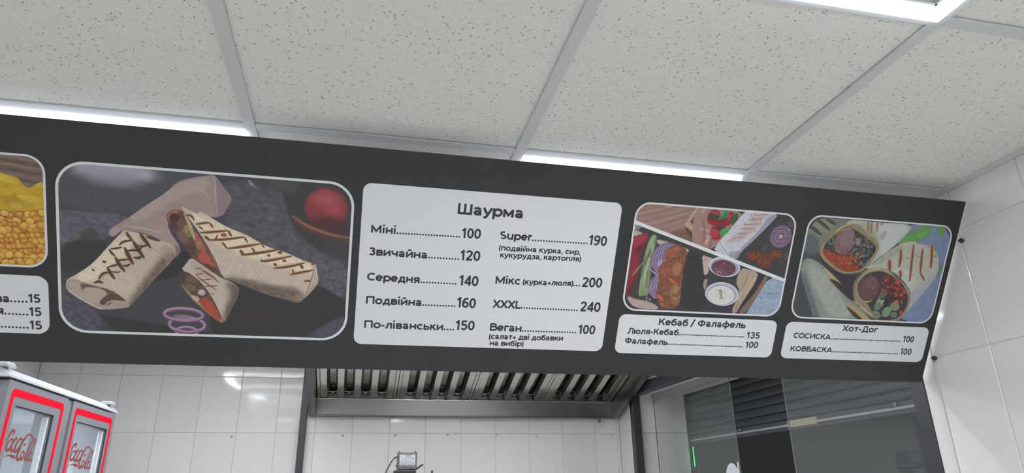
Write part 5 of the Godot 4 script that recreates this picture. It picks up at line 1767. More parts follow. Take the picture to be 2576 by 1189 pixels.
	p.ell(256.7, 190.6, 9.1, 7.6, 36, "7a4c22", 0.8, 0.55)
	p.ell(256.7, 190.6, 7.9, 6.3, 36, "b98a3c", 0.4, 1)
	p.ell(255.7, 189.4, 4.1, 2.7, 36, "d3ae62", 1.4, 0.6)
	p.ell(389.4, 173.6, 9.9, 8.2, 2, "7a4c22", 0.8, 0.55)
	p.ell(389.4, 173.6, 8.6, 6.8, 2, "a8722e", 0.4, 1)
	p.ell(388.4, 172.4, 4.5, 2.9, 2, "d3ae62", 1.4, 0.6)
	p.ell(414.0, 193.3, 7.9, 6.5, -37, "7a4c22", 0.8, 0.55)
	p.ell(414.0, 193.3, 6.8, 5.4, -37, "a9692c", 0.4, 1)
	p.ell(413.0, 192.1, 3.6, 2.3, -37, "d3ae62", 1.4, 0.6)
	p.ell(290.0, 166.2, 8.6, 7.1, 48, "7a4c22", 0.8, 0.55)
	p.ell(290.0, 166.2, 7.4, 5.9, 48, "c99d4a", 0.4, 1)
	p.ell(289.0, 165.0, 3.9, 2.6, 48, "d3ae62", 1.4, 0.6)
	p.ell(338.9, 195.3, 9.7, 8.1, 43, "7a4c22", 0.8, 0.55)
	p.ell(338.9, 195.3, 8.4, 6.7, 43, "c29440", 0.4, 1)
	p.ell(337.9, 194.1, 4.4, 2.9, 43, "d3ae62", 1.4, 0.6)
	p.ell(314.2, 126.0, 9.2, 7.7, -23, "7a4c22", 0.8, 0.55)
	p.ell(314.2, 126.0, 8.0, 6.4, -23, "b07c33", 0.4, 1)
	p.ell(313.2, 124.8, 4.2, 2.7, -23, "d3ae62", 1.4, 0.6)
	p.ell(346.9, 187.7, 9.0, 7.4, 9, "7a4c22", 0.8, 0.55)
	p.ell(346.9, 187.7, 7.7, 6.2, 9, "b07c33", 0.4, 1)
	p.ell(345.9, 186.5, 4.1, 2.7, 9, "d3ae62", 1.4, 0.6)
	p.ell(386.4, 164.3, 8.5, 7.1, -5, "7a4c22", 0.8, 0.55)
	p.ell(386.4, 164.3, 7.4, 5.9, -5, "b07c33", 0.4, 1)
	p.ell(385.4, 163.1, 3.9, 2.5, -5, "d3ae62", 1.4, 0.6)
	p.ell(352.0, 154.3, 9.8, 8.2, 34, "7a4c22", 0.8, 0.55)
	p.ell(352.0, 154.3, 8.5, 6.8, 34, "c99d4a", 0.4, 1)
	p.ell(351.0, 153.1, 4.5, 2.9, 34, "d3ae62", 1.4, 0.6)
	p.ell(277.1, 138.7, 7.9, 6.5, 60, "7a4c22", 0.8, 0.55)
	p.ell(277.1, 138.7, 6.8, 5.4, 60, "b5813a", 0.4, 1)
	p.ell(276.1, 137.5, 3.6, 2.3, 60, "d3ae62", 1.4, 0.6)
	p.ell(269.6, 157.1, 9.3, 7.8, 31, "7a4c22", 0.8, 0.55)
	p.ell(269.6, 157.1, 8.1, 6.4, 31, "b07c33", 0.4, 1)
	p.ell(268.6, 155.9, 4.2, 2.8, 31, "d3ae62", 1.4, 0.6)
	p.ell(329.5, 220.7, 9.5, 7.9, 39, "7a4c22", 0.8, 0.55)
	p.ell(329.5, 220.7, 8.2, 6.5, 39, "c29440", 0.4, 1)
	p.ell(328.5, 219.5, 4.3, 2.8, 39, "d3ae62", 1.4, 0.6)
	p.ell(349.1, 132.0, 8.7, 7.2, -20, "7a4c22", 0.8, 0.55)
	p.ell(349.1, 132.0, 7.5, 6.0, -20, "b98a3c", 0.4, 1)
	p.ell(348.1, 130.8, 3.9, 2.6, -20, "d3ae62", 1.4, 0.6)
	p.ell(248.0, 138.7, 7.7, 6.4, -36, "7a4c22", 0.8, 0.55)
	p.ell(248.0, 138.7, 6.6, 5.3, -36, "c99d4a", 0.4, 1)
	p.ell(247.0, 137.5, 3.5, 2.3, -36, "d3ae62", 1.4, 0.6)
	p.ell(408.4, 173.4, 8.5, 7.1, 37, "7a4c22", 0.8, 0.55)
	p.ell(408.4, 173.4, 7.3, 5.9, 37, "b98a3c", 0.4, 1)
	p.ell(407.4, 172.2, 3.9, 2.5, 37, "d3ae62", 1.4, 0.6)
	p.ell(335.6, 189.3, 8.0, 6.7, -9, "7a4c22", 0.8, 0.55)
	p.ell(335.6, 189.3, 6.9, 5.5, -9, "b98a3c", 0.4, 1)
	p.ell(334.6, 188.1, 3.6, 2.4, -9, "d3ae62", 1.4, 0.6)
	p.ell(262.8, 171.2, 9.2, 7.7, -53, "7a4c22", 0.8, 0.55)
	p.ell(262.8, 171.2, 8.0, 6.4, -53, "bf9a50", 0.4, 1)
	p.ell(261.8, 170.0, 4.2, 2.7, -53, "d3ae62", 1.4, 0.6)
	p.ell(279.2, 212.7, 9.3, 7.7, -44, "7a4c22", 0.8, 0.55)
	p.ell(279.2, 212.7, 8.1, 6.4, -44, "c99d4a", 0.4, 1)
	p.ell(278.2, 211.5, 4.2, 2.8, -44, "d3ae62", 1.4, 0.6)
	p.ell(355.9, 119.9, 8.6, 7.1, 6, "7a4c22", 0.8, 0.55)
	p.ell(355.9, 119.9, 7.4, 5.9, 6, "bf9a50", 0.4, 1)
	p.ell(354.9, 118.7, 3.9, 2.5, 6, "d3ae62", 1.4, 0.6)
	p.ell(402.3, 206.4, 9.7, 8.0, -1, "7a4c22", 0.8, 0.55)
	p.ell(402.3, 206.4, 8.4, 6.7, -1, "bf9a50", 0.4, 1)
	p.ell(401.3, 205.2, 4.4, 2.9, -1, "d3ae62", 1.4, 0.6)
	p.ell(373.9, 141.4, 7.5, 6.2, 7, "7a4c22", 0.8, 0.55)
	p.ell(373.9, 141.4, 6.5, 5.2, 7, "a9692c", 0.4, 1)
	p.ell(372.9, 140.2, 3.4, 2.2, 7, "d3ae62", 1.4, 0.6)
	p.ell(394.5, 202.5, 7.7, 6.4, -50, "7a4c22", 0.8, 0.55)
	p.ell(394.5, 202.5, 6.6, 5.3, -50, "c99d4a", 0.4, 1)
	p.ell(393.5, 201.3, 3.5, 2.3, -50, "d3ae62", 1.4, 0.6)
	p.ell(248.8, 129.5, 9.1, 7.5, 47, "7a4c22", 0.8, 0.55)
	p.ell(248.8, 129.5, 7.8, 6.3, 47, "b5813a", 0.4, 1)
	p.ell(247.8, 128.3, 4.1, 2.7, 47, "d3ae62", 1.4, 0.6)
	p.ell(418.5, 184.4, 8.6, 7.2, 24, "7a4c22", 0.8, 0.55)
	p.ell(418.5, 184.4, 7.5, 6.0, 24, "b5813a", 0.4, 1)
	p.ell(417.5, 183.2, 3.9, 2.6, 24, "d3ae62", 1.4, 0.6)
	p.ell(257.2, 221.6, 9.0, 7.4, -27, "7a4c22", 0.8, 0.55)
	p.ell(257.2, 221.6, 7.7, 6.2, -27, "a8722e", 0.4, 1)
	p.ell(256.2, 220.4, 4.1, 2.7, -27, "d3ae62", 1.4, 0.6)
	p.ell(315.1, 198.3, 8.8, 7.3, -58, "7a4c22", 0.8, 0.55)
	p.ell(315.1, 198.3, 7.6, 6.1, -58, "a8722e", 0.4, 1)
	p.ell(314.1, 197.1, 4.0, 2.6, -58, "d3ae62", 1.4, 0.6)
	p.ell(389.6, 142.3, 9.1, 7.5, -33, "7a4c22", 0.8, 0.55)
	p.ell(389.6, 142.3, 7.8, 6.3, -33, "c29440", 0.4, 1)
	p.ell(388.6, 141.1, 4.1, 2.7, -33, "d3ae62", 1.4, 0.6)
	p.ell(278.7, 156.9, 8.4, 7.0, 34, "7a4c22", 0.8, 0.55)
	p.ell(278.7, 156.9, 7.2, 5.8, 34, "c99d4a", 0.4, 1)
	p.ell(277.7, 155.7, 3.8, 2.5, 34, "d3ae62", 1.4, 0.6)
	p.ell(392.2, 196.5, 8.8, 7.3, 44, "7a4c22", 0.8, 0.55)
	p.ell(392.2, 196.5, 7.6, 6.1, 44, "b07c33", 0.4, 1)
	p.ell(391.2, 195.3, 4.0, 2.6, 44, "d3ae62", 1.4, 0.6)
	p.ell(406.2, 118.2, 8.8, 7.3, -41, "7a4c22", 0.8, 0.55)
	p.ell(406.2, 118.2, 7.6, 6.1, -41, "b07c33", 0.4, 1)
	p.ell(405.2, 117.0, 4.0, 2.6, -41, "d3ae62", 1.4, 0.6)
	p.ell(396.9, 217.2, 9.7, 8.1, -10, "7a4c22", 0.8, 0.55)
	p.ell(396.9, 217.2, 8.4, 6.7, -10, "c29440", 0.4, 1)
	p.ell(395.9, 216.0, 4.4, 2.9, -10, "d3ae62", 1.4, 0.6)
	return p.texture()


func paint_pic1() -> Texture2D:
	var p := Painter.new(578.5, 359.5, 2.2, "434248", PRINT_GAIN)
	p.poly("-5.4,11.1 286.9,-14.6 288.6,90.6 -7.9,105.9", "505055", 12, 0.8, 1)
	p.ell(104.3, 10.9, 84.0, 25.5, 3, "a09aa8", 20, 0.85)
	p.ell(95.6, 24.4, 51.9, 12.7, 3, "8a8592", 18, 0.6)
	p.poly("-7.7,97.9 60.1,100.9 141.2,101.4 111.7,136.3 85.2,157.9 1.3,183.0 -10.0,183.7", "5c5a64", 4, 1, 1)
	p.mask("-7.7,97.9 60.1,100.9 141.2,101.4 111.7,136.3 85.2,157.9 1.3,183.0 -10.0,183.7", 1)
	p.cloud(0.0, 95.0, 250.0, 200.0, "767480", 0.55, 0.05, 11, 2.2, 5, 0.5)
	p.cloud(0.0, 95.0, 250.0, 200.0, "3d3b44", 0.6, 0.07, 12, 2.0, 5, 0.5)
	p.mask()
	p.poly("7.4,169.5 47.7,157.0 99.7,163.5 75.8,208.3 5.7,238.9", "3c3938", 5, 1, 1)
	p.poly("42.1,147.6 65.4,126.4 85.1,164.5 41.7,167.3", "42433f", 4, 0.8, 1)
	p.poly("-11.7,246.5 13.8,258.6 45.1,290.9 74.3,310.1 82.6,354.8 -14.8,361.9", "4e4e57", 4, 1, 1)
	p.mask("-11.7,246.5 13.8,258.6 45.1,290.9 74.3,310.1 82.6,354.8 -14.8,361.9", 1)
	p.cloud(0.0, 225.0, 150.0, 360.0, "727280", 0.6, 0.09, 13, 1.6, 20, 0.52)
	p.cloud(0.0, 225.0, 150.0, 360.0, "3a3a44", 0.7, 0.07, 14, 1.6, 20, 0.5)
	p.mask()
	p.poly("307.0,16.4 364.5,14.7 447.8,39.3 468.8,111.4 514.1,164.2 572.6,177.4 577.6,265.3 504.7,228.1 363.3,186.3 311.6,106.4", "515057", 6, 1, 1)
	p.mask("307.0,16.4 364.5,14.7 447.8,39.3 468.8,111.4 514.1,164.2 572.6,177.4 577.6,265.3 504.7,228.1 363.3,186.3 311.6,106.4", 1)
	p.cloud(307.0, 19.5, 579.6, 272.1, "6a6972", 0.6, 0.055, 15, 1.8, 15, 0.5)
	p.cloud(307.0, 19.5, 579.6, 272.1, "3f3e48", 0.7, 0.06, 16, 1.8, 15, 0.5)
	p.cloud(496.2, 178.5, 582.8, 272.0, "848290", 0.6, 0.11, 17, 1.5, 15, 0.55)
	p.mask()
	p.poly("60.0,279.9 84.8,191.0 164.5,226.9 224.9,169.0 290.1,178.6 292.9,354.2 109.6,359.1 74.2,317.0 337.6,357.2 494.7,351.6 503.7,340.9 575.3,310.3 579.4,268.7 517.5,234.2 345.5,187.4", "363537", 3, 1, 0)
	p.poly("494.7,351.6 531.1,319.1 577.8,296.4 580.9,352.1", "484852", 4, 1, 1)
	p.mask("494.7,351.6 531.1,319.1 577.8,296.4 580.9,352.1", 1)
	p.cloud(495.5, 299.9, 584.2, 352.0, "66667a", 0.6, 0.12, 18, 1.4, 15, 0.55)
	p.mask()
	p.poly("354.3,299.1 396.4,290.6 415.7,320.2 367.3,335.7", "43352f", 10, 0.4, 1)
	p.poly("431.6,6.0 576.6,3.6 586.6,173.2 538.9,162.7 494.7,145.6 459.9,115.3 443.4,81.0 430.0,40.7", "3d3d3f", 6, 1, 1)
	p.poly("393.4,6.1 464.2,3.3 459.4,32.1 417.8,32.2 388.0,22.1", "4a4b48", 8, 0.8, 1)
	p.poly("358.6,10.6 365.9,11.5 375.0,24.7 364.7,22.5", "8a8a78", 2, 0.8, 1)
	p.ell(520.6, 58.6, 45.4, 41.9, 6, "7e3a3e", 6, 1)
	p.ell(517.1, 38.7, 27.4, 16.0, 0, "9a5052", 16, 0.9)
	p.ell(536.7, 61.3, 18.4, 9.7, 0, "a04c50", 14, 0.8)
	p.ell(525.9, 91.2, 40.1, 13.0, 0, "4a3032", 12, 0.9)
	p.poly("467.6,82.5 483.5,100.7 516.7,91.9 569.3,91.5 576.8,113.9 517.7,111.4 480.5,100.9", "4a3434", 6, 0.8, 1)
	p.line("450.9,80.5 468.0,92.1 486.6,102.1 514.6,111.6 542.7,117.9 577.2,121.2", 7.0, "86584a", 2.6, 1, 0.6)
	p.line("449.7,87.0 474.7,107.8 515.1,121.3 577.8,130.4", 8.0, "523c36", 3, 0.9, 0.5)
	p.ring(244.8, 349.7, 21.4, 10.0, 1, 5.6, "6f4a68", 0.6, 1, 0, 360)
	p.ring(244.8, 348.1, 21.4, 10.0, 1, 4.1, "907890", 0.6, 1, 0, 360)
	p.ring(244.8, 347.1, 21.4, 10.0, 1, 1.7, "a592a2", 0.5, 0.8, 180, 360)
	p.ring(245.3, 334.3, 35.2, 15.7, 1, 6.9, "6f4a68", 0.6, 1, 0, 360)
	p.ring(245.3, 332.7, 35.2, 15.7, 1, 5.0, "907890", 0.6, 1, 0, 360)
	p.ring(245.3, 331.7, 35.2, 15.7, 1, 2.1, "a592a2", 0.5, 0.8, 180, 360)
	p.ring(238.3, 311.6, 38.1, 13.4, 1, 7.5, "6f4a68", 0.6, 1, 0, 360)
	p.ring(238.3, 310.0, 38.1, 13.4, 1, 5.4, "907890", 0.6, 1, 0, 360)
	p.ring(238.3, 309.0, 38.1, 13.4, 1, 2.2, "a592a2", 0.5, 0.8, 180, 360)
	p.ell(236.7, 315.4, 19.3, 5.0, 0, "7d6a7c", 1.2, 0.8)
	p.poly("93.5,144.1 97.7,134.0 106.0,126.9 126.5,112.3 164.8,80.0 206.2,47.4 220.9,28.4 241.7,18.5 283.7,7.5 292.6,5.3 301.2,13.2 315.9,34.2 330.7,53.2 322.4,71.0 308.5,95.6 274.0,93.4 206.2,101.4 206.3,126.3 234.9,168.4 220.8,188.4 206.6,195.6 221.8,169.2 208.2,158.2 164.7,137.7 120.5,133.1 102.8,151.8", "91807d", 1, 1, 1)
	p.mask("93.5,144.1 97.7,134.0 106.0,126.9 126.5,112.3 164.8,80.0 206.2,47.4 220.9,28.4 241.7,18.5 283.7,7.5 292.6,5.3 301.2,13.2 315.9,34.2 330.7,53.2 322.4,71.0 308.5,95.6 274.0,93.4 206.2,101.4 206.3,126.3 234.9,168.4 220.8,188.4 206.6,195.6 221.8,169.2 208.2,158.2 164.7,137.7 120.5,133.1 102.8,151.8", 1)
	p.poly("126.5,109.0 218.0,30.2 283.7,8.5 284.1,37.9 230.1,55.4 152.9,117.0", "a39390", 8, 0.7, 1)
	p.poly("164.7,129.4 200.4,97.1 254.3,76.6 255.4,173.9 218.8,169.4", "9c8684", 10, 0.6, 1)
	p.poly("206.5,170.2 226.2,156.3 246.4,180.5 206.7,214.7", "6f5f5c", 6, 0.8, 1)
	p.poly("292.6,5.3 321.7,36.8 330.7,53.2 311.3,90.6 296.9,91.7 301.8,44.6", "7d6f70", 5, 0.8, 1)
	p.line("293.2,6.8 297.2,26.4 296.2,51.2 302.7,91.3", 3.0, "a89896", 1.5, 0.7, 0.5)
	p.line("247.8,31.0 272.1,42.2 287.4,54.2", 2.5, "aa9c98", 1.5, 0.7, 0.5)
	p.line("120.6,125.8 152.9,126.9 194.5,134.0", 2.2, "b3a29c", 0.8, 0.8, 0.5)
	p.line("164.8,83.3 194.4,87.6 212.3,83.0", 2.0, "a8999a", 2, 0.6, 0.5)
	p.poly("95.6,140.7 105.9,128.5 120.5,132.4 102.8,150.1", "9d8a86", 2, 0.9, 1)
	p.mask()
	p.poly("14.9,248.4 17.6,243.3 40.5,228.7 67.1,205.4 90.8,174.0 114.5,144.4 121.9,135.0 129.3,135.1 152.8,137.5 191.6,150.9 215.7,157.7 224.9,174.1 212.9,196.9 194.7,218.4 164.5,257.7 134.2,295.4 131.1,299.3 113.1,303.2 83.2,306.9 71.4,305.1 42.3,288.3 19.3,271.8 13.8,260.2", "b2a394", 0.5, 1, 1)
	p.mask("14.9,248.4 17.6,243.3 40.5,228.7 67.1,205.4 90.8,174.0 114.5,144.4 121.9,135.0 129.3,135.1 152.8,137.5 191.6,150.9 215.7,157.7 224.9,174.1 212.9,196.9 194.7,218.4 164.5,257.7 134.2,295.4 131.1,299.3 113.1,303.2 83.2,306.9 71.4,305.1 42.3,288.3 19.3,271.8 13.8,260.2", 1)
	p.poly("17.0,245.0 73.0,198.4 117.5,142.5 152.8,140.1 111.0,209.6 63.3,256.0", "cfc2ac", 12, 0.9, 1)
	p.poly("230.9,168.6 200.8,218.0 140.2,303.7 125.1,297.5 161.5,233.9 200.7,177.2", "66584e", 12, 0.9, 1)
	p.poly("111.0,206.2 152.5,227.5 128.3,276.7 75.1,255.4", "bbab9c", 12, 0.7, 1)
	p.poly("191.6,157.6 224.9,169.0 206.8,197.2 194.7,184.4", "8f8071", 6, 0.6, 1)
	p.line("176.6,168.6 194.7,181.0 205.3,197.3 206.9,217.7", 2.0, "8f7d70", 1.2, 0.6, 0.5)
	p.cloud(0.0, 120.0, 330.0, 345.0, "a08f80", 0.35, 0.08, 21, 1, 0, 0.5)
	p.cloud(0.0, 120.0, 330.0, 345.0, "e0d4c0", 0.35, 0.22, 27, 1.4, -45, 0.58)
	p.cloud(0.0, 120.0, 330.0, 345.0, "8a7868", 0.35, 0.3, 28, 1.4, -45, 0.6)
	p.dabs(14, 122.6, 236.0, 176.6, 267.4, 0.60, 0.50, 0, 40, "7a6656 8a7462", 0.8, 0)
	p.mask()
	p.poly("16.4,246.7 25.7,242.8 35.9,244.0 66.3,255.9 95.7,261.2 119.3,277.1 131.2,292.0 130.5,299.3 113.1,303.2 83.2,306.9 69.9,304.1 40.8,286.0 19.4,269.1 14.7,258.5", "9a8b80", 0.6, 1, 1)
	p.mask("16.4,246.7 25.7,242.8 35.9,244.0 66.3,255.9 95.7,261.2 119.3,277.1 131.2,292.0 130.5,299.3 113.1,303.2 83.2,306.9 69.9,304.1 40.8,286.0 19.4,269.1 14.7,258.5", 1)
	p.poly("19.8,248.2 40.1,247.1 48.4,273.7 74.4,299.8 45.1,290.9 22.3,268.2", "a3958a", 3, 0.9, 1)
	p.poly("40.1,248.8 98.6,261.0 122.3,276.9 98.4,281.5 54.1,280.2 42.7,263.8", "5d4d45", 4, 0.9, 1)
	p.poly("44.2,262.1 60.4,257.9 83.8,261.8 93.1,274.9 80.5,289.2 71.6,294.8 49.7,283.8", "a5958c", 3, 1, 1)
	p.poly("71.6,293.0 95.6,268.0 122.3,278.7 128.2,287.0 104.3,286.4 89.3,299.1", "54463f", 2.5, 0.95, 1)
	p.line("83.3,301.1 95.4,286.8 116.2,287.5 131.2,290.3", 4.0, "a39489", 1, 0.9, 0.5)
	p.line("16.6,263.5 42.3,286.9 71.4,304.0 83.3,304.5", 3.5, "b5a89b", 1, 0.9, 0.5)
	p.mask()
	p.line("127.8,137.9 138.6,154.4", 9.0, "9a7350", 3, 0.55, 0.5)
	p.line("153.4,139.4 174.2,169.5", 9.0, "9a7350", 3, 0.55, 0.5)
	p.line("140.3,155.9 161.0,191.5", 9.0, "9a7350", 3, 0.55, 0.5)
	p.line("124.0,170.3 140.7,206.2", 9.0, "9a7350", 3, 0.55, 0.5)
	p.line("106.2,191.4 125.1,222.9", 9.0, "9a7350", 3, 0.55, 0.5)
	p.line("91.2,214.7 105.4,239.6", 9.0, "9a7350", 3, 0.55, 0.5)
	p.line("75.2,245.3 84.3,227.9 93.1,225.7", 9.0, "9a7350", 3, 0.55, 0.5)
	p.line("127.8,137.9 132.1,146.5 138.6,154.4", 5.5, "4b362b", 1.2, 0.9, 0.35)
	p.line("153.4,139.4 161.7,151.2 174.2,169.5", 7.2, "4b362b", 1.2, 0.9, 0.35)
	p.line("140.3,155.9 148.3,170.4 161.6,191.4", 7.2, "4b362b", 1.2, 0.9, 0.35)
	p.line("124.0,170.3 131.9,188.2 140.7,206.2", 7.2, "4b362b", 1.2, 0.9, 0.35)
	p.line("106.2,191.4 114.0,207.7 125.1,222.9", 6.6, "4b362b", 1.2, 0.9, 0.35)
	p.line("91.2,214.7 97.5,227.2 105.4,239.6", 6.1, "4b362b", 1.2, 0.9, 0.35)
	p.line("114.3,166.6 121.8,158.1 140.9,154.2", 5.0, "4b362b", 1.2, 0.9, 0.35)
	p.line("95.2,176.4 100.9,185.1 106.8,189.7", 5.0, "4b362b", 1.2, 0.9, 0.35)
	p.line("97.2,176.3 111.3,172.8 120.2,170.5", 4.4, "4b362b", 1.2, 0.9, 0.35)
	p.line("137.9,176.1 148.3,175.4 158.7,168.1", 4.4, "4b362b", 1.2, 0.9, 0.35)
	p.line("164.7,144.3 176.6,148.5 191.6,152.9", 5.5, "4b362b", 1.2, 0.9, 0.35)
	p.line("146.8,165.5 158.7,166.4 170.6,162.3", 4.4, "4b362b", 1.2, 0.9, 0.35)
	p.line("126.0,179.2 140.8,174.2 152.7,177.5", 4.4, "4b362b", 1.2, 0.9, 0.35)
	p.line("140.8,191.0 151.2,192.1 157.1,186.7", 6.1, "4b362b", 1.2, 0.9, 0.35)
	p.line("108.1,199.0 120.0,197.3 136.3,194.6", 4.4, "4b362b", 1.2, 0.9, 0.35)
	p.line("119.9,209.1 128.8,210.2 134.7,204.8", 5.0, "4b362b", 1.2, 0.9, 0.35)
	p.line("91.8,214.7 105.1,209.9 116.9,205.9", 4.4, "4b362b", 1.2, 0.9, 0.35)
	p.line("78.3,233.3 84.3,227.2 97.6,224.5", 4.4, "4b362b", 1.2, 0.9, 0.35)
	p.line("65.8,249.8 75.2,245.3 84.0,248.9", 5.5, "4b362b", 1.2, 0.9, 0.35)
	p.line("75.3,241.9 78.3,233.3 85.8,227.2", 3.9, "4b362b", 1.2, 0.9, 0.35)
	p.line("99.0,223.7 110.9,224.7 116.8,222.0", 3.3, "4b362b", 1.2, 0.9, 0.35)
	p.ell(86.1, 203.3, 4.5, 2.6, 15, "45342b", 0.5, 0.9)
	p.ell(65.3, 222.2, 3.4, 2.2, 30, "5a4535", 0.5, 0.9)
	p.poly("231.3,75.4 245.5,83.0 264.9,91.5 265.9,82.7 282.6,91.2 311.7,109.5 338.1,120.4 358.8,126.9 385.8,142.8 410.1,154.2 446.6,163.4 471.5,175.0 490.2,181.5 504.4,181.3 507.0,197.8 511.2,214.3 511.0,227.8 496.4,248.8 487.5,259.4 475.6,271.8 469.5,274.1 435.3,265.9 401.4,257.5 364.8,242.7 334.7,232.1 313.9,225.0 302.2,193.2 288.0,165.1 265.9,128.5 247.1,101.5 235.6,85.3", "b4a697", 0.5, 1, 1)
	p.mask("231.3,75.4 245.5,83.0 264.9,91.5 265.9,82.7 282.6,91.2 311.7,109.5 338.1,120.4 358.8,126.9 385.8,142.8 410.1,154.2 446.6,163.4 471.5,175.0 490.2,181.5 504.4,181.3 507.0,197.8 511.2,214.3 511.0,227.8 496.4,248.8 487.5,259.4 475.6,271.8 469.5,274.1 435.3,265.9 401.4,257.5 364.8,242.7 334.7,232.1 313.9,225.0 302.2,193.2 288.0,165.1 265.9,128.5 247.1,101.5 235.6,85.3", 1)
	p.poly("237.0,80.5 314.6,109.3 385.8,142.8 502.6,183.1 500.9,211.6 411.3,190.1 333.3,168.7 274.6,134.2", "d2c4ac", 11, 0.9, 1)
	p.poly("314.0,226.6 340.4,220.3 412.9,236.2 483.7,242.7 476.1,283.6 395.8,270.5 320.2,244.3", "5f544e", 11, 0.95, 1)
	p.poly("304.5,189.8 351.5,187.0 454.7,214.1 474.0,233.1 394.3,224.0 319.6,214.9", "b1a499", 10, 0.6, 1)
	p.poly("468.6,253.5 487.3,256.0 472.7,277.0 450.7,267.9", "7a685a", 5, 0.8, 1)
	p.cloud(231.3, 71.7, 516.3, 275.0, "9c8c7c", 0.3, 0.08, 22, 1.5, 25, 0.5)
	p.cloud(231.3, 71.7, 516.3, 275.0, "e0d4c0", 0.35, 0.22, 25, 1.6, 25, 0.58)
	p.cloud(231.3, 71.7, 516.3, 275.0, "8a7868", 0.35, 0.3, 26, 1.6, 25, 0.6)
	p.line("333.9,194.6 325.4,211.3 321.2,223.0", 2.0, "d0c4b8", 1.2, 0.5, 0.5)
	p.line("351.6,193.5 343.1,207.1", 2.0, "d0c4b8", 1.2, 0.5, 0.5)
	p.line("366.4,189.4 360.8,202.8", 2.0, "d0c4b8", 1.2, 0.5, 0.5)
	p.line("375.7,205.2 364.4,225.6", 2.0, "d0c4b8", 1.2, 0.5, 0.5)
	p.line("399.7,203.9 391.1,217.5", 2.0, "d0c4b8", 1.2, 0.5, 0.5)
	p.line("424.3,215.7 412.9,236.2", 2.0, "d0c4b8", 1.2, 0.5, 0.5)
	p.mask()
	p.poly("496.1,210.1 503.9,196.4 511.2,214.3 510.4,229.5 496.4,248.8 487.3,255.3 490.3,239.0", "a89a8c", 0.5, 1, 1)
	p.line("504.6,184.7 497.8,211.7 491.2,238.9 483.0,263.0", 2.0, "6e5e50", 1, 0.8, 0.5)
	p.line("510.3,227.8 499.0,238.5 490.3,252.5", 2.0, "7d6c5e", 1, 0.7, 0.5)
	p.poly("202.0,100.1 206.1,92.1 215.1,84.6 225.7,82.9 235.6,86.8 245.6,101.6 257.3,122.7 274.8,146.8 289.6,171.4 302.2,193.2 313.9,223.4 303.6,223.9 284.4,212.0 266.8,199.1 250.8,182.4 237.7,160.3 219.9,134.7 209.6,119.8", "5d4844", 0.5, 1, 1)
	p.mask("202.0,100.1 206.1,92.1 215.1,84.6 225.7,82.9 235.6,86.8 245.6,101.6 257.3,122.7 274.8,146.8 289.6,171.4 302.2,193.2 313.9,223.4 303.6,223.9 284.4,212.0 266.8,199.1 250.8,182.4 237.7,160.3 219.9,134.7 209.6,119.8", 1)
	p.poly("202.0,100.1 214.5,84.7 231.4,84.0 220.2,94.2 211.9,113.4", "a0694f", 3, 0.9, 1)
	p.ell(218.8, 102.0, 10.1, 9.9, 0, "443638", 2.5, 1)
	p.ell(217.5, 119.2, 8.5, 6.9, 0, "4a393a", 3, 0.9)
	p.ell(236.0, 138.3, 11.4, 15.8, 0, "735952", 4, 0.9)
	p.ell(231.6, 112.0, 7.4, 9.4, 0, "6a5049", 3, 0.9)
	p.ell(242.5, 123.8, 6.3, 9.4, 0, "85854f", 3, 0.85)
	p.ell(248.3, 135.9, 4.0, 5.7, 0, "6f7a4a", 2, 0.8)
	p.poly("253.0,126.2 263.0,128.6 283.7,168.6 275.2,178.7 257.5,148.0", "a55a4c", 3, 0.9, 1)
	p.poly("262.2,179.5 277.9,165.7 295.7,190.3 284.2,197.5 269.6,191.9", "aa5440", 3, 0.9, 1)
	p.poly("234.2,86.9 245.6,98.5 255.8,122.8 260.4,150.9 253.1,138.8 242.9,111.2", "b39e78", 2, 0.9, 1)
	p.poly("280.6,152.8 292.6,177.7 307.9,215.6 298.7,196.6", "b08c5c", 2.5, 0.8, 1)
	p.ell(266.3, 156.9, 6.3, 9.5, 0, "8d7a52", 3, 0.8)
	p.ell(252.0, 167.4, 11.5, 12.7, 0, "543f3d", 4, 0.85)
	p.ell(287.2, 207.0, 11.7, 8.4, 30, "59413a", 3, 0.85)
	p.dabs(150, 206.2, 95.2, 310.9, 221.9, 1.80, 0.90, 50, 40, "7a5d52 4a393a 8a6a58 a86a52 6a4a42 3c2f30 9a7a60", 0.6, 0.4)
	p.poly("284.1,191.0 298.7,193.4 300.3,203.0 288.6,200.4", "c0563c", 1.5, 0.7, 1)
	p.mask()
	p.line("260.0,111.6 287.1,107.5", 8.0, "a67a50", 3, 0.45, 0.5)
	p.line("267.3,129.9 323.5,122.0", 8.0, "a67a50", 3, 0.45, 0.5)
	p.line("287.7,145.0 356.0,133.5", 8.0, "a67a50", 3, 0.45, 0.5)
	p.line("322.9,160.4 388.9,145.9", 8.0, "a67a50", 3, 0.45, 0.5)
	p.line("351.1,173.1 423.7,157.3", 8.0, "a67a50", 3, 0.45, 0.5)
	p.line("390.1,184.8 454.4,168.8", 8.0, "a67a50", 3, 0.45, 0.5)
	p.line("417.6,197.9 481.0,182.7", 8.0, "a67a50", 3, 0.45, 0.5)
	p.line("451.5,210.3 500.2,198.2", 8.0, "a67a50", 3, 0.45, 0.5)
	p.line("259.4,112.6 274.2,109.0 287.1,106.8", 4.1, "5e3c2c", 1.1, 0.88, 0.4)
	p.line("267.4,130.2 294.6,126.5 323.5,121.4", 4.8, "5e3c2c", 1.1, 0.88, 0.4)
	p.line("283.4,144.7 318.1,141.5 355.4,133.2", 4.8, "5e3c2c", 1.1, 0.88, 0.4)
	p.line("322.0,160.7 350.7,155.4 388.3,145.9", 5.1, "5e3c2c", 1.1, 0.88, 0.4)
	p.line("349.9,173.5 386.5,166.1 423.7,157.3", 5.3, "5e3c2c", 1.1, 0.88, 0.4)
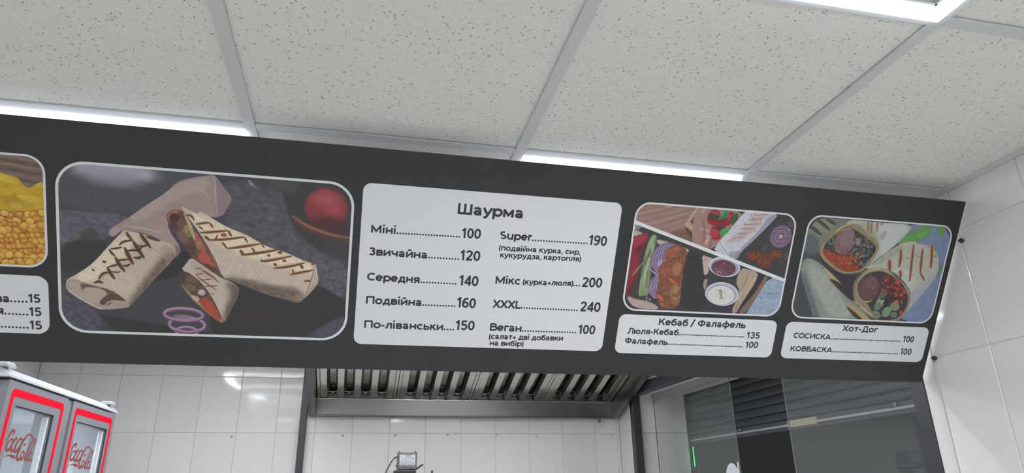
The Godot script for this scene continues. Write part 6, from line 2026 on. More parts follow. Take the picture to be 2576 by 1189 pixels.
	p.line("390.0,179.9 393.1,185.2 423.0,178.2 454.4,168.5", 5.1, "5e3c2c", 1.1, 0.88, 0.4)
	p.line("417.6,198.6 447.8,193.9 481.0,182.7", 5.1, "5e3c2c", 1.1, 0.88, 0.4)
	p.line("450.9,211.0 472.8,204.8 500.8,197.5", 4.8, "5e3c2c", 1.1, 0.88, 0.4)
	p.line("481.3,224.3 495.1,221.9", 5.2, "5e3c2c", 1.1, 0.88, 0.4)
	p.line("239.3,94.6 251.8,94.3 257.0,104.6", 4.6, "5e3c2c", 1.1, 0.88, 0.4)
	p.line("287.1,107.5 293.9,117.7", 4.6, "5e3c2c", 1.1, 0.88, 0.4)
	p.line("265.2,115.9 274.4,122.2", 3.9, "5e3c2c", 1.1, 0.88, 0.4)
	p.line("277.5,136.5 287.7,145.0", 5.8, "5e3c2c", 1.1, 0.88, 0.4)
	p.line("323.5,122.0 330.2,133.6", 5.8, "5e3c2c", 1.1, 0.88, 0.4)
	p.line("303.4,132.3 298.4,142.1", 3.9, "5e3c2c", 1.1, 0.88, 0.4)
	p.line("311.8,147.0 322.9,160.7", 4.6, "5e3c2c", 1.1, 0.88, 0.4)
	p.line("356.0,133.5 362.8,145.0", 4.1, "5e3c2c", 1.1, 0.88, 0.4)
	p.line("347.9,162.0 355.8,172.5", 6.9, "5e3c2c", 1.1, 0.88, 0.4)
	p.line("371.4,155.1 378.2,166.0", 4.4, "5e3c2c", 1.1, 0.88, 0.4)
	p.line("388.8,142.6 396.9,154.4", 3.4, "5e3c2c", 1.1, 0.88, 0.4)
	p.line("417.3,188.1 423.5,192.0", 6.9, "5e3c2c", 1.1, 0.88, 0.4)
	p.line("472.0,186.6 477.9,196.2", 6.9, "5e3c2c", 1.1, 0.88, 0.4)
	p.line("455.6,197.4 459.4,207.8", 4.1, "5e3c2c", 1.1, 0.88, 0.4)
	p.ell(406.1, 170.7, 4.0, 2.8, 0, "6a4432", 0.8, 0.85)
	p.ell(429.1, 162.8, 5.0, 3.5, 0, "6a4432", 0.8, 0.85)
	p.ell(438.8, 180.3, 4.6, 3.2, 0, "6a4432", 0.8, 0.85)
	p.ell(315.0, 131.5, 6.0, 4.2, 0, "6a4432", 0.8, 0.85)
	p.ell(498.3, 184.0, 4.4, 3.1, 0, "6a4432", 0.8, 0.85)
	p.poly("250.8,184.0 263.8,192.2 284.3,207.1 311.0,225.2 334.8,233.7 348.5,246.2 348.0,262.7 336.1,289.9 327.5,310.3 318.9,328.2 306.4,294.6 285.1,259.2 258.4,224.8 231.8,212.4 240.9,200.0", "b0a297", 0.5, 1, 1)
	p.mask("250.8,184.0 263.8,192.2 284.3,207.1 311.0,225.2 334.8,233.7 348.5,246.2 348.0,262.7 336.1,289.9 327.5,310.3 318.9,328.2 306.4,294.6 285.1,259.2 258.4,224.8 231.8,212.4 240.9,200.0", 1)
	p.poly("316.9,228.1 358.9,245.6 353.6,272.4 322.1,337.5 314.2,314.3 332.3,256.9", "62574f", 11, 0.9, 1)
	p.poly("252.2,186.5 284.3,207.1 299.4,235.6 252.5,212.2", "a08f82", 6, 0.6, 1)
	p.mask()
	p.poly("229.0,215.1 241.6,214.4 258.4,224.8 279.7,246.4 297.7,275.1 313.2,310.9 319.5,328.8 306.9,324.6 288.9,309.6 268.0,291.3 249.7,270.8 232.7,250.4 228.2,232.9", "57443f", 0.5, 1, 1)
	p.mask("229.0,215.1 241.6,214.4 258.4,224.8 279.7,246.4 297.7,275.1 313.2,310.9 319.5,328.8 306.9,324.6 288.9,309.6 268.0,291.3 249.7,270.8 232.7,250.4 228.2,232.9", 1)
	p.poly("229.7,239.2 250.2,270.8 288.8,308.6 318.9,328.8 318.8,320.8 276.8,289.3 241.3,251.6", "a08a72", 2.5, 0.8, 1)
	p.poly("267.8,276.5 285.3,269.1 303.4,294.7 315.9,324.2 297.8,314.9 276.9,295.9", "a04838", 3, 0.95, 1)
	p.ell(273.4, 259.8, 7.6, 6.6, 0, "c0b2aa", 2, 0.85)
	p.ell(261.9, 273.5, 8.8, 5.3, 30, "b8a890", 2, 0.8)
	p.ell(251.5, 249.5, 11.6, 7.2, 20, "66664a", 3, 0.8)
	p.ell(254.2, 231.5, 11.6, 8.4, 20, "6b544c", 3, 0.9)
	p.ell(235.4, 226.0, 5.8, 9.7, 0, "443536", 3, 0.9)
	p.ell(294.2, 271.9, 5.9, 9.9, -20, "6a4a44", 3, 0.9)
	p.dabs(110, 229.5, 216.7, 315.8, 320.9, 1.70, 0.90, 45, 40, "7a5d52 4a393a 8a6a58 b0584a 6a4a42 3c2f30 a08068", 0.6, 0.4)
	p.mask()
	p.line("261.1,206.8 275.6,207.6", 2.8, "6b4632", 0.6, 0.85, 0.4)
	p.line("272.8,211.0 290.4,221.4 308.8,236.7", 2.8, "6b4632", 0.6, 0.85, 0.4)
	p.line("277.1,210.8 302.2,228.9", 2.8, "6b4632", 0.6, 0.85, 0.4)
	p.line("260.7,221.4 278.9,236.6 302.7,253.4", 2.8, "6b4632", 0.6, 0.85, 0.4)
	p.line("261.3,220.7 275.8,218.0", 2.8, "6b4632", 0.6, 0.85, 0.4)
	p.line("267.2,233.4 293.4,229.4", 2.8, "6b4632", 0.6, 0.85, 0.4)
	p.line("279.7,245.7 305.4,243.4", 2.8, "6b4632", 0.6, 0.85, 0.4)
	p.line("292.5,262.1 297.5,262.6", 2.8, "6b4632", 0.6, 0.85, 0.4)
	return p.texture()


func paint_pic2() -> Texture2D:
	var p := Painter.new(428.0, 268.5, 2.6, "3b3a3d", PRINT_GAIN)
	p.mask("0.2,47.3 6.8,0.8 426.3,-10.8 435.2,65.5 427.6,171.3", 0)
	p.poly("-4.6,60.9 6.8,0.8 174.7,-5.5 180.9,109.6", "896f68", 0, 1, 1)
	p.line("-6.7,24.7 60.0,8.2 129.1,-21.0 177.0,-32.3", 2.3, "765c55", 0.8, 0.75, 0.5)
	p.line("-5.6,31.9 61.2,15.4 130.5,-13.0 178.4,-25.1", 2.9, "9c837b", 0.8, 0.75, 0.5)
	p.line("-4.5,39.1 62.4,22.6 131.6,-6.4 179.7,-17.9", 1.7, "6e544d", 0.8, 0.75, 0.5)
	p.line("-3.4,46.3 63.6,29.8 133.2,2.4 181.0,-10.6", 1.6, "947a72", 0.8, 0.75, 0.5)
	p.line("-2.3,53.5 64.8,37.1 135.0,12.7 182.3,-3.4", 2.0, "765c55", 0.8, 0.75, 0.5)
	p.line("-1.2,60.7 65.9,44.3 135.5,15.5 183.6,3.9", 3.0, "9c837b", 0.8, 0.75, 0.5)
	p.line("-0.1,67.9 67.1,51.6 137.4,26.5 185.0,11.2", 1.5, "6e544d", 0.8, 0.75, 0.5)
	p.line("1.0,75.2 68.3,58.9 138.7,33.8 186.3,18.5", 2.5, "947a72", 0.8, 0.75, 0.5)
	p.line("2.1,82.4 69.5,66.2 139.2,37.1 187.6,25.9", 2.7, "765c55", 0.8, 0.75, 0.5)
	p.line("3.2,89.7 70.7,73.5 140.9,46.6 189.0,33.2", 2.5, "9c837b", 0.8, 0.75, 0.5)
	p.line("4.4,97.0 71.9,80.8 142.6,56.3 190.3,40.6", 2.3, "6e544d", 0.8, 0.75, 0.5)
	p.line("5.5,104.3 73.1,88.2 143.7,62.6 191.7,48.0", 2.6, "947a72", 0.8, 0.75, 0.5)
	p.line("6.6,111.7 74.3,95.5 144.7,68.7 193.0,55.4", 2.1, "765c55", 0.8, 0.75, 0.5)
	p.line("7.7,119.0 75.5,102.9 145.7,74.5 194.3,62.8", 2.8, "9c837b", 0.8, 0.75, 0.5)
	p.line("8.9,126.4 76.7,110.3 147.2,82.9 195.7,70.2", 2.6, "6e544d", 0.8, 0.75, 0.5)
	p.line("10.0,133.8 77.9,117.7 148.6,91.0 197.1,77.6", 2.3, "947a72", 0.8, 0.75, 0.5)
	p.poly("81.6,75.1 131.0,51.5 177.9,92.6 180.9,109.6", "644e47", 10, 0.8, 1)
	p.cloud(0.0, 0.0, 200.0, 120.0, "705750", 0.4, 0.09, 41, 6, -17, 0.5)
	p.poly("126.8,50.0 140.1,56.0 173.7,79.3 172.5,93.4 142.9,72.0", "4a3731", 4, 0.8, 1)
	p.poly("128.2,46.9 153.7,1.0 193.5,-3.1 200.0,86.9 172.1,77.0", "947c6a", 0.4, 1, 0)
	p.poly("128.2,46.9 153.7,1.0 162.1,0.4 139.8,43.3 171.5,66.6 171.8,75.2", "a38b78", 0.8, 1, 0)
	p.poly("143.0,39.2 156.1,14.6 167.0,0.0 181.5,-1.1 159.6,24.6 155.7,38.7 176.8,54.6 174.2,61.1", "4d3f38", 0.8, 1, 0)
	p.poly("151.9,39.5 166.4,17.2 181.7,0.0 191.4,-0.7 174.1,25.9 166.6,39.1 178.2,48.7 176.8,54.6", "9a836f", 0.8, 1, 0)
	p.poly("154.7,38.8 159.9,36.1 173.5,43.2 173.1,47.9", "55453b", 0.8, 0.9, 0)
	p.line("130.8,45.1 145.8,18.8", 1.4, "7d6656", 0.5, 0.6, 0.5)
	p.line("134.8,47.1 167.2,70.4", 1.4, "7d6656", 0.5, 0.6, 0.5)
	p.line("137.9,43.4 152.6,16.0", 1.4, "7d6656", 0.5, 0.6, 0.5)
	p.poly("147.2,7.2 185.6,2.0 284.5,3.4 263.1,42.8 217.2,107.0 169.9,93.5 154.4,89.8", "8d706b", 0.8, 1, 1)
	p.line("170.2,53.9 198.4,58.9", 6.0, "a89390", 1.8, 0.8, 0.5)
	p.line("183.3,71.6 203.4,72.6", 6.0, "a5908d", 1.8, 0.8, 0.5)
	p.line("173.1,28.2 187.8,68.9 181.7,90.4", 6.0, "755a55", 1.8, 0.8, 0.5)
	p.line("197.7,75.3 192.0,92.1", 6.0, "b39d98", 1.8, 0.8, 0.5)
	p.line("204.4,105.4 206.3,74.7", 6.0, "775b56", 1.8, 0.8, 0.5)
	p.line("249.0,8.8 268.1,16.7", 6.0, "7d605b", 1.8, 0.8, 0.5)
	p.line("165.8,15.0 176.7,7.3", 6.0, "a58f8a", 1.8, 0.8, 0.5)
	p.ell(201.9, 23.9, 16.7, 19.4, 20, "7e2a31", 0.8, 1)
	p.ell(242.6, 25.1, 11.4, 17.9, 10, "842b32", 0.8, 1)
	p.ell(225.7, 31.4, 14.8, 11.5, 0, "74262e", 0.8, 1)
	p.ell(217.7, 58.1, 18.3, 22.7, 8, "8a2c34", 0.8, 1)
	p.ell(224.2, 43.2, 14.8, 9.2, 20, "7c2c35", 0.8, 1)
	p.ell(203.9, 14.5, 12.3, 6.8, 0, "9a464d", 2.5, 0.7)
	p.ell(211.6, 62.7, 9.9, 11.6, 0, "9c4046", 2.5, 0.7)
	p.ell(240.9, 18.7, 5.4, 9.2, 0, "9a3e45", 2.5, 0.7)
	p.dabs(26, 198.8, 47.2, 229.0, 75.6, 0.70, 0.50, 0, 50, "c48d84 b06a62", 0.8, 0)
	p.dabs(10, 237.2, 25.9, 252.2, 38.9, 0.60, 0.50, 0, 50, "c48d84", 0.7, 0)
	p.ell(201.7, 22.7, 15.2, 6.4, 10, "33453a", 0.8, 0.95)
	p.ell(224.0, 22.3, 12.3, 5.0, -30, "3f7048", 0.8, 0.95)
	p.ell(228.6, 9.2, 9.9, 6.8, -40, "4a8a55", 0.8, 0.95)
	p.ell(257.5, 24.5, 8.5, 14.7, 15, "35523d", 0.8, 0.95)
	p.ell(231.8, 17.1, 5.4, 9.2, 0, "3c6a45", 0.8, 0.95)
	p.ell(223.1, 50.7, 9.9, 5.5, 0, "2f4438", 0.8, 0.95)
	p.ell(238.8, 58.5, 14.4, 10.7, -10, "46904f", 0.8, 0.95)
	p.ell(249.4, 50.3, 7.5, 4.2, -20, "4a9053", 0.8, 0.95)
	p.ell(231.9, 64.1, 5.5, 6.0, 0, "3f8048", 0.8, 0.95)
	p.dabs(18, 225.7, 51.2, 253.8, 66.9, 2.00, 1.20, 20, 50, "3a7a45 55a05e 2f6a3c", 0.8, 0.3)
	p.poly("369.4,-0.0 440.2,1.9 477.6,172.0 424.6,174.8 350.1,145.8 276.5,125.9 287.3,102.6 327.5,59.6 360.6,19.5", "3d3b3d", 2, 1, 1)
	p.poly("396.8,19.2 416.9,15.4 424.1,36.4 410.6,34.9", "5c4f4a", 5, 0.8, 1)
	p.poly("409.3,102.3 423.9,96.5 425.4,115.9 412.3,116.7", "54493f", 5, 0.7, 1)
	p.poly("339.3,92.2 362.5,78.7 356.6,100.7", "5a4c4a", 5, 0.7, 1)
	p.poly("283.1,2.8 315.4,-0.7 373.2,3.5 361.0,21.8 344.8,43.0 328.1,62.4 311.6,82.5 290.3,104.8 283.9,124.3 265.5,121.8 214.8,107.6 225.8,85.2 235.6,70.9 249.9,53.1 259.2,36.0 273.1,16.4", "b1b1b9", 0.5, 1, 1)
	p.mask("283.1,2.8 315.4,-0.7 373.2,3.5 361.0,21.8 344.8,43.0 328.1,62.4 311.6,82.5 290.3,104.8 283.9,124.3 265.5,121.8 214.8,107.6 225.8,85.2 235.6,70.9 249.9,53.1 259.2,36.0 273.1,16.4", 1)
	p.poly("373.2,3.5 344.8,43.0 311.6,82.5 283.9,124.3 272.9,120.2 300.4,78.0 329.8,45.2 348.0,8.6", "83838e", 6, 0.85, 1)
	p.poly("255.1,107.0 289.9,102.4 283.9,124.3 263.0,122.0", "77747f", 4, 0.7, 1)
	p.cloud(196.6, 8.1, 396.7, 117.6, "9a98a0", 0.45, 0.12, 42, 1, 0, 0.5)
	p.ell(319.1, 17.7, 27.8, 7.9, -20, "a08a80", 4, 0.5)
	p.ell(307.7, 37.3, 27.8, 7.9, -20, "a08a80", 4, 0.5)
	p.ell(295.8, 54.6, 27.8, 7.9, -20, "a08a80", 4, 0.5)
	p.ell(273.9, 72.6, 27.7, 7.9, -20, "a08a80", 4, 0.5)
	p.line("305.1,11.7 327.5,8.9 346.1,5.4", 2.2, "86685a", 0.7, 0.8, 0.5)
	p.line("297.2,23.0 314.6,20.9 332.5,18.2", 2.2, "86685a", 0.7, 0.8, 0.5)
	p.line("283.2,35.8 307.0,33.6 326.9,31.3", 2.2, "86685a", 0.7, 0.8, 0.5)
	p.line("275.5,48.0 294.2,46.3 316.7,43.8", 2.2, "86685a", 0.7, 0.8, 0.5)
	p.line("274.0,59.9 286.4,58.6 301.4,57.1", 2.2, "86685a", 0.7, 0.8, 0.5)
	p.line("261.3,73.0 273.7,71.5 286.9,67.5", 2.2, "86685a", 0.7, 0.8, 0.5)
	p.line("300.5,7.4 300.5,16.7", 2.2, "86685a", 0.7, 0.8, 0.5)
	p.line("311.3,4.3 310.6,13.7", 2.2, "86685a", 0.7, 0.8, 0.5)
	p.line("323.7,15.1 329.3,24.0", 2.2, "86685a", 0.7, 0.8, 0.5)
	p.line("283.3,29.7 287.1,36.4", 2.2, "86685a", 0.7, 0.8, 0.5)
	p.line("303.5,16.5 315.9,27.3", 2.2, "86685a", 0.7, 0.8, 0.5)
	p.dabs(70, 245.4, 55.7, 283.4, 95.7, 0.90, 0.70, 0, 60, "4a4644 6a6058 8a7a5a", 0.85, 0)
	p.dabs(26, 222.5, 94.8, 266.0, 111.1, 0.70, 0.60, 0, 60, "4f4b49", 0.8, 0)
	p.dabs(20, 256.8, 36.2, 312.3, 60.6, 0.80, 0.60, 0, 60, "4f4b49", 0.8, 0)
	p.line("226.3,81.6 237.9,96.2 262.6,119.6", 1.3, "6c6a72", 0.4, 0.9, 0.5)
	p.line("301.1,81.5 312.8,62.9 321.5,55.3", 1.6, "d0d0d6", 0.6, 0.8, 0.5)
	p.mask("0.2,47.3 6.8,0.8 426.3,-10.8 435.2,65.5 427.6,171.3", 0)
	p.ell(390.9, 58.9, 30.5, 29.8, 0, "5e4b5e", 0.8, 1)
	p.ring(390.9, 58.9, 28.4, 27.8, 0, 2.6, "6f5a72", 0.7, 0.9, 0, 360)
	p.ring(390.9, 58.9, 26.5, 26.0, 0, 1.1, "46364a", 0.5, 0.8, 0, 360)
	p.ring(390.9, 58.9, 24.4, 23.9, 0, 2.6, "8b7790", 0.7, 0.9, 0, 360)
	p.ring(390.9, 58.9, 22.6, 22.1, 0, 1.1, "46364a", 0.5, 0.8, 0, 360)
	p.ring(390.9, 58.9, 20.1, 19.7, 0, 2.6, "7a6580", 0.7, 0.9, 0, 360)
	p.ring(390.9, 58.9, 18.3, 17.9, 0, 1.1, "46364a", 0.5, 0.8, 0, 360)
	p.ring(390.9, 58.9, 15.3, 14.9, 0, 2.6, "92809a", 0.7, 0.9, 0, 360)
	p.ring(390.9, 58.9, 13.4, 13.1, 0, 1.1, "46364a", 0.5, 0.8, 0, 360)
	p.ring(390.9, 58.9, 11.0, 10.7, 0, 2.6, "8a6f7c", 0.7, 0.9, 0, 360)
	p.ring(390.9, 58.9, 9.2, 9.0, 0, 1.1, "46364a", 0.5, 0.8, 0, 360)
	p.ell(390.9, 58.9, 6.1, 6.0, 0, "a58c7c", 1.2, 1)
	p.ell(410.6, 40.9, 3.0, 1.2, -40, "c0b4c0", 0.6, 0.8)
	p.ell(410.3, 57.6, 2.0, 1.2, 0, "c0b4c0", 0.6, 0.7)
	p.ell(326.7, 113.3, 19.4, 13.3, -15, "5f372c", 1, 1)
	p.dabs(70, 309.3, 104.3, 343.9, 120.4, 1.30, 1.00, 0, 50, "8a4f3a 6e3f30 a0654a 55302a 7d4634", 0.85, 0.3)
	p.ell(358.8, 124.2, 21.7, 18.7, -15, "5f372c", 1, 1)
	p.dabs(70, 338.7, 111.3, 378.4, 134.4, 1.30, 1.00, 0, 50, "8a4f3a 6e3f30 a0654a 55302a 7d4634", 0.85, 0.3)
	p.ell(386.3, 105.6, 17.1, 13.9, -15, "5f372c", 1, 1)
	p.dabs(70, 370.5, 96.1, 401.7, 113.1, 1.30, 1.00, 0, 50, "8a4f3a 6e3f30 a0654a 55302a 7d4634", 0.85, 0.3)
	p.mask()
	p.mask("-2.5,52.5 427.8,172.0 440.6,282.5 3.4,300.0 -17.1,162.5", 0)
	p.poly("2.4,53.0 19.8,58.6 5.0,69.8 0.8,65.6", "6d7688", 1, 1, 1)
	p.line("3.1,72.7 13.8,65.8 19.8,58.6", 4.0, "7a685e", 1, 1, 0.5)
	p.poly("3.5,83.6 5.2,71.0 12.0,69.4 28.6,76.2 19.2,84.9", "a09390", 1, 1, 1)
	p.poly("63.8,86.5 95.1,93.2 128.2,100.9 154.7,108.6 146.0,118.5 109.6,106.7 67.2,100.1", "a29794", 1, 1, 1)
	p.dabs(6, 70.1, 88.4, 92.8, 93.8, 2.00, 1.20, 20, 20, "8a6a5a", 0.8, 0.5)
	p.poly("2.9,87.1 24.9,75.8 41.9,74.6 42.0,85.6 33.9,102.3 30.1,121.0 29.1,139.6 30.8,172.1 23.8,207.8 17.8,231.8 2.7,227.8 -1.7,150.7 0.2,115.9", "6f2e35", 0.8, 1, 1)
	p.mask("2.9,87.1 24.9,75.8 41.9,74.6 42.0,85.6 33.9,102.3 30.1,121.0 29.1,139.6 30.8,172.1 23.8,207.8 17.8,231.8 2.7,227.8 -1.7,150.7 0.2,115.9", 1)
	p.poly("2.9,87.1 41.4,74.2 35.5,97.6 15.6,108.0 5.9,122.5", "8b383d", 5, 0.9, 1)
	p.poly("6.4,140.9 19.2,130.9 28.2,158.3 12.5,196.6", "7d3238", 6, 0.8, 1)
	p.poly("18.0,107.9 29.1,102.6 26.3,130.5 15.4,121.9", "52282e", 4, 0.8, 1)
	p.poly("14.2,208.3 30.1,186.3 22.6,231.5 7.9,229.9", "50282e", 5, 0.8, 1)
	p.mask("-2.5,52.5 427.8,172.0 440.6,282.5 3.4,300.0 -17.1,162.5", 0)
	p.poly("43.5,94.7 47.9,85.2 53.6,75.7 64.3,79.6 64.8,100.3 60.2,116.8 59.2,137.8 62.8,170.4 65.5,200.9 64.9,229.5 52.6,228.9 39.9,233.6 38.0,216.5 37.3,185.9 38.7,148.3 39.1,120.4", "6f7a5c", 0.6, 1, 1)
	p.mask("43.5,94.7 47.9,85.2 53.6,75.7 64.3,79.6 64.8,100.3 60.2,116.8 59.2,137.8 62.8,170.4 65.5,200.9 64.9,229.5 52.6,228.9 39.9,233.6 38.0,216.5 37.3,185.9 38.7,148.3 39.1,120.4", 1)
	p.line("57.5,77.7 54.5,96.3 51.9,117.3", 4.0, "8f9a78", 0.8, 0.9, 0.5)
	p.line("52.1,78.1 48.1,101.3 44.1,129.4", 5.0, "8a966f", 0.8, 0.9, 0.5)
	p.line("63.4,84.2 62.0,105.1", 3.0, "4f5a45", 0.8, 0.9, 0.5)
	p.line("52.0,110.3 48.9,129.1 46.6,152.5", 3.0, "46513e", 0.8, 0.9, 0.5)
	p.line("52.0,133.5 49.7,157.0 49.3,185.2 54.4,225.2", 8.0, "94a07a", 0.8, 0.9, 0.5)
	p.line("42.5,157.4 42.1,185.6 41.1,225.9", 7.0, "808c66", 0.8, 0.9, 0.5)
	p.line("53.7,159.1 53.2,194.5 52.7,225.3", 2.4, "4f5a42", 0.8, 0.9, 0.5)
	p.line("60.5,156.4 62.6,184.5 65.8,224.7", 3.0, "566148", 0.8, 0.9, 0.5)
	p.line("45.3,129.3 41.3,157.5 39.7,185.7", 3.0, "55604a", 0.8, 0.9, 0.5)
	p.line("58.8,100.7 57.0,119.3", 3.0, "9aa584", 0.8, 0.9, 0.5)
	p.mask("-2.5,52.5 427.8,172.0 440.6,282.5 3.4,300.0 -17.1,162.5", 0)
	p.line("14.9,181.2 30.6,158.1 49.3,131.4", 4.5, "5d6b55", 0.6, 1, 0.5)
	p.line("15.9,179.5 31.5,156.2", 1.5, "8a9678", 0.5, 0.8, 0.5)
	p.poly("56.3,140.3 58.6,121.5 67.9,104.7 83.4,95.6 100.0,92.9 113.3,96.7 100.7,111.9 94.1,131.0 85.6,150.3 79.4,160.0 86.1,183.2 85.4,209.4 84.5,236.9 71.0,229.2 63.0,217.7 60.5,194.1 72.9,180.4 76.2,170.8 61.7,156.3", "76657f", 0.6, 1, 1)
	p.mask("56.3,140.3 58.6,121.5 67.9,104.7 83.4,95.6 100.0,92.9 113.3,96.7 100.7,111.9 94.1,131.0 85.6,150.3 79.4,160.0 86.1,183.2 85.4,209.4 84.5,236.9 71.0,229.2 63.0,217.7 60.5,194.1 72.9,180.4 76.2,170.8 61.7,156.3", 1)
	p.line("58.6,151.8 60.1,123.8 70.7,106.8 88.6,97.6 112.9,97.2", 2.0, "57486a", 0.5, 0.85, 0.5)
	p.line("62.2,150.2 63.4,123.1 73.6,106.7 90.6,98.2 113.3,99.5", 2.0, "9988a4", 0.5, 0.85, 0.5)
	p.line("65.8,148.6 66.7,122.4 76.5,106.5 92.6,98.7 113.6,101.8", 2.0, "57486a", 0.5, 0.85, 0.5)
	p.line("69.4,147.0 70.0,121.8 79.3,106.3 94.7,99.3 114.0,104.1", 2.0, "9988a4", 0.5, 0.85, 0.5)
	p.line("73.1,145.4 73.3,121.1 82.2,106.1 96.7,99.9 114.4,106.4", 2.0, "57486a", 0.5, 0.85, 0.5)
	p.line("76.7,143.8 76.5,120.4 85.1,105.9 98.8,100.4 114.8,108.7", 2.0, "9988a4", 0.5, 0.85, 0.5)
	p.line("80.3,142.1 79.8,119.8 88.0,105.8 100.8,101.0 115.2,111.0", 2.0, "57486a", 0.5, 0.85, 0.5)
	p.line("84.0,140.5 83.1,119.1 90.9,105.6 102.9,101.6 115.6,113.3", 2.0, "9988a4", 0.5, 0.85, 0.5)
	p.line("87.6,138.9 86.4,118.4 93.8,105.4 104.9,102.1 116.0,115.7", 2.0, "57486a", 0.5, 0.85, 0.5)
	p.line("62.3,217.7 62.4,198.7 75.9,183.8 80.0,167.0", 2.0, "5a4a6c", 0.5, 0.85, 0.5)
	p.line("66.6,217.5 66.5,199.9 77.6,185.6 80.0,167.0", 2.0, "9584a0", 0.5, 0.85, 0.5)
	p.line("71.0,217.3 70.6,201.1 79.4,187.4 80.0,167.0", 2.0, "5a4a6c", 0.5, 0.85, 0.5)
	p.line("75.4,217.1 74.7,202.3 81.2,189.2 80.0,167.0", 2.0, "9584a0", 0.5, 0.85, 0.5)
	p.line("79.8,216.8 78.8,203.5 82.9,191.0 80.0,167.0", 2.0, "5a4a6c", 0.5, 0.85, 0.5)
	p.line("84.1,216.6 82.9,204.8 84.7,192.8 80.0,167.0", 2.0, "9584a0", 0.5, 0.85, 0.5)
	p.ell(81.9, 145.8, 7.2, 9.3, 20, "988ca6", 2, 0.8)
	p.mask("-2.5,52.5 427.8,172.0 440.6,282.5 3.4,300.0 -17.1,162.5", 0)
	p.line("53.0,159.2 67.2,167.8 79.6,176.5 85.5,190.4 79.7,207.3 65.2,216.4", 5.0, "7d6c8c", 0.8, 1, 0.5)
	p.line("53.0,159.2 67.9,167.3 80.0,176.0", 1.5, "a797b2", 0.5, 0.8, 0.5)
	p.poly("110.2,95.7 127.8,98.6 147.4,109.5 152.9,129.8 145.6,142.1 145.7,165.8 147.2,194.3 149.5,225.4 150.1,258.1 103.3,261.8 94.4,244.9 85.1,228.5 87.8,204.5 82.8,174.0 78.7,158.9 94.0,138.0 90.6,117.2", "6e4838", 1, 1, 1)
	p.mask("110.2,95.7 127.8,98.6 147.4,109.5 152.9,129.8 145.6,142.1 145.7,165.8 147.2,194.3 149.5,225.4 150.1,258.1 103.3,261.8 94.4,244.9 85.1,228.5 87.8,204.5 82.8,174.0 78.7,158.9 94.0,138.0 90.6,117.2", 1)
	p.strands(330, 64.4, 98.0, 175.1, 257.0, 11.0, 1.00, 70, 50, "a5644a b27a54 7a4434 a08458 9c5240 573830 b0946c 6a4032 4a3430 b46a48", 0.8, 0.25)
	p.ell(104.3, 118.7, 14.5, 11.6, 0, "96503c", 6, 0.5)
	p.ell(119.7, 108.4, 9.7, 6.9, 0, "a86a4c", 6, 0.5)
	p.ell(99.5, 163.6, 14.6, 11.7, 0, "96503c", 6, 0.5)
	p.ell(128.0, 157.3, 12.2, 16.4, 0, "ab7a52", 6, 0.5)
	p.ell(131.8, 209.4, 9.9, 11.9, 0, "a89a68", 6, 0.5)
	p.ell(116.3, 205.4, 12.3, 11.9, 0, "7a5040", 6, 0.5)
	p.ell(136.7, 238.1, 12.4, 12.0, 0, "8f6a4c", 6, 0.5)
	p.line("109.7,180.8 120.9,188.5 135.8,196.1", 5.0, "b4583c", 0.8, 1, 0.5)
	p.line("86.2,224.9 95.7,230.4 104.8,240.8", 7.0, "b25a40", 0.8, 1, 0.5)
	p.line("83.2,131.7 91.2,135.9 95.8,141.5", 4.0, "b2603f", 0.8, 1, 0.5)
	p.ring(136.3, 221.2, 11.9, 13.1, 0, 1.2, "b9a27c", 0.5, 0.8, -20, 200)
	p.mask("-2.5,52.5 427.8,172.0 440.6,282.5 3.4,300.0 -17.1,162.5", 0)
	p.poly("10.4,230.9 25.9,237.3 50.8,240.9 81.1,246.7 102.2,262.6 56.8,263.4 29.1,257.9 14.8,243.8", "9d8c87", 1.5, 1, 1)
	p.line("11.5,229.7 23.1,235.1 43.3,240.1", 3.0, "7a4f44", 1, 0.8, 0.5)
	p.dabs(10, 59.0, 231.0, 87.9, 242.8, 3.00, 1.20, 40, 30, "9a7c6c 7a5c50 b5a099", 0.8, 0.5)
	p.poly("149.9,112.4 164.4,110.3 189.6,119.4 195.7,129.6 202.0,150.7 205.1,198.5 229.5,263.2 151.7,260.4 150.0,225.4 146.2,165.7 146.4,142.0", "333234", 2.5, 1, 1)
	p.dabs(40, 139.5, 123.6, 213.8, 246.7, 4.00, 2.00, 60, 60, "3d3b3c 2d2c2f", 0.6, 1.5)
	p.poly("187.1,117.8 205.1,123.1 220.8,126.2 209.6,140.6 214.7,161.8 202.7,172.1 195.9,148.6", "a3958f", 0.8, 1, 1)
	p.dabs(5, 195.4, 124.8, 207.9, 138.3, 2.00, 1.20, 60, 20, "94654c", 0.8, 0.5)
	p.poly("203.1,181.6 214.8,176.2 213.3,210.1 205.3,200.8", "8f7c76", 1, 1, 1)
	p.poly("298.4,146.3 313.9,146.6 348.4,152.9 347.6,178.8 340.1,200.1 325.9,220.4 314.7,243.2 307.1,264.6 295.4,265.1 296.6,230.5 307.3,205.4 289.8,181.9", "9a8a78", 0.8, 1, 1)
	p.line("342.5,159.6 337.0,184.3 319.5,214.6", 4.0, "b3a28c", 1.5, 0.7, 0.5)
	p.line("320.9,155.9 316.4,185.4 305.7,210.4", 4.0, "83725f", 1.5, 0.7, 0.5)
	p.line("330.7,152.9 328.3,179.9", 4.0, "a8977f", 1.5, 0.7, 0.5)
	p.line("308.5,225.0 303.9,254.8", 4.0, "7f5f52", 1.5, 0.7, 0.5)
	p.line("312.5,205.1 307.4,232.4", 4.0, "b0a08c", 1.5, 0.7, 0.5)
	p.poly("348.2,152.0 369.6,158.1 350.1,210.6 327.4,241.4 313.5,264.3 307.1,264.6 325.9,220.4 346.3,178.9", "343235", 0.8, 1, 1)
	p.poly("312.2,264.4 324.8,241.5 349.6,208.2 368.4,158.7 380.2,162.4 356.8,217.7 334.6,264.7", "6f5b52", 0.6, 1, 1)
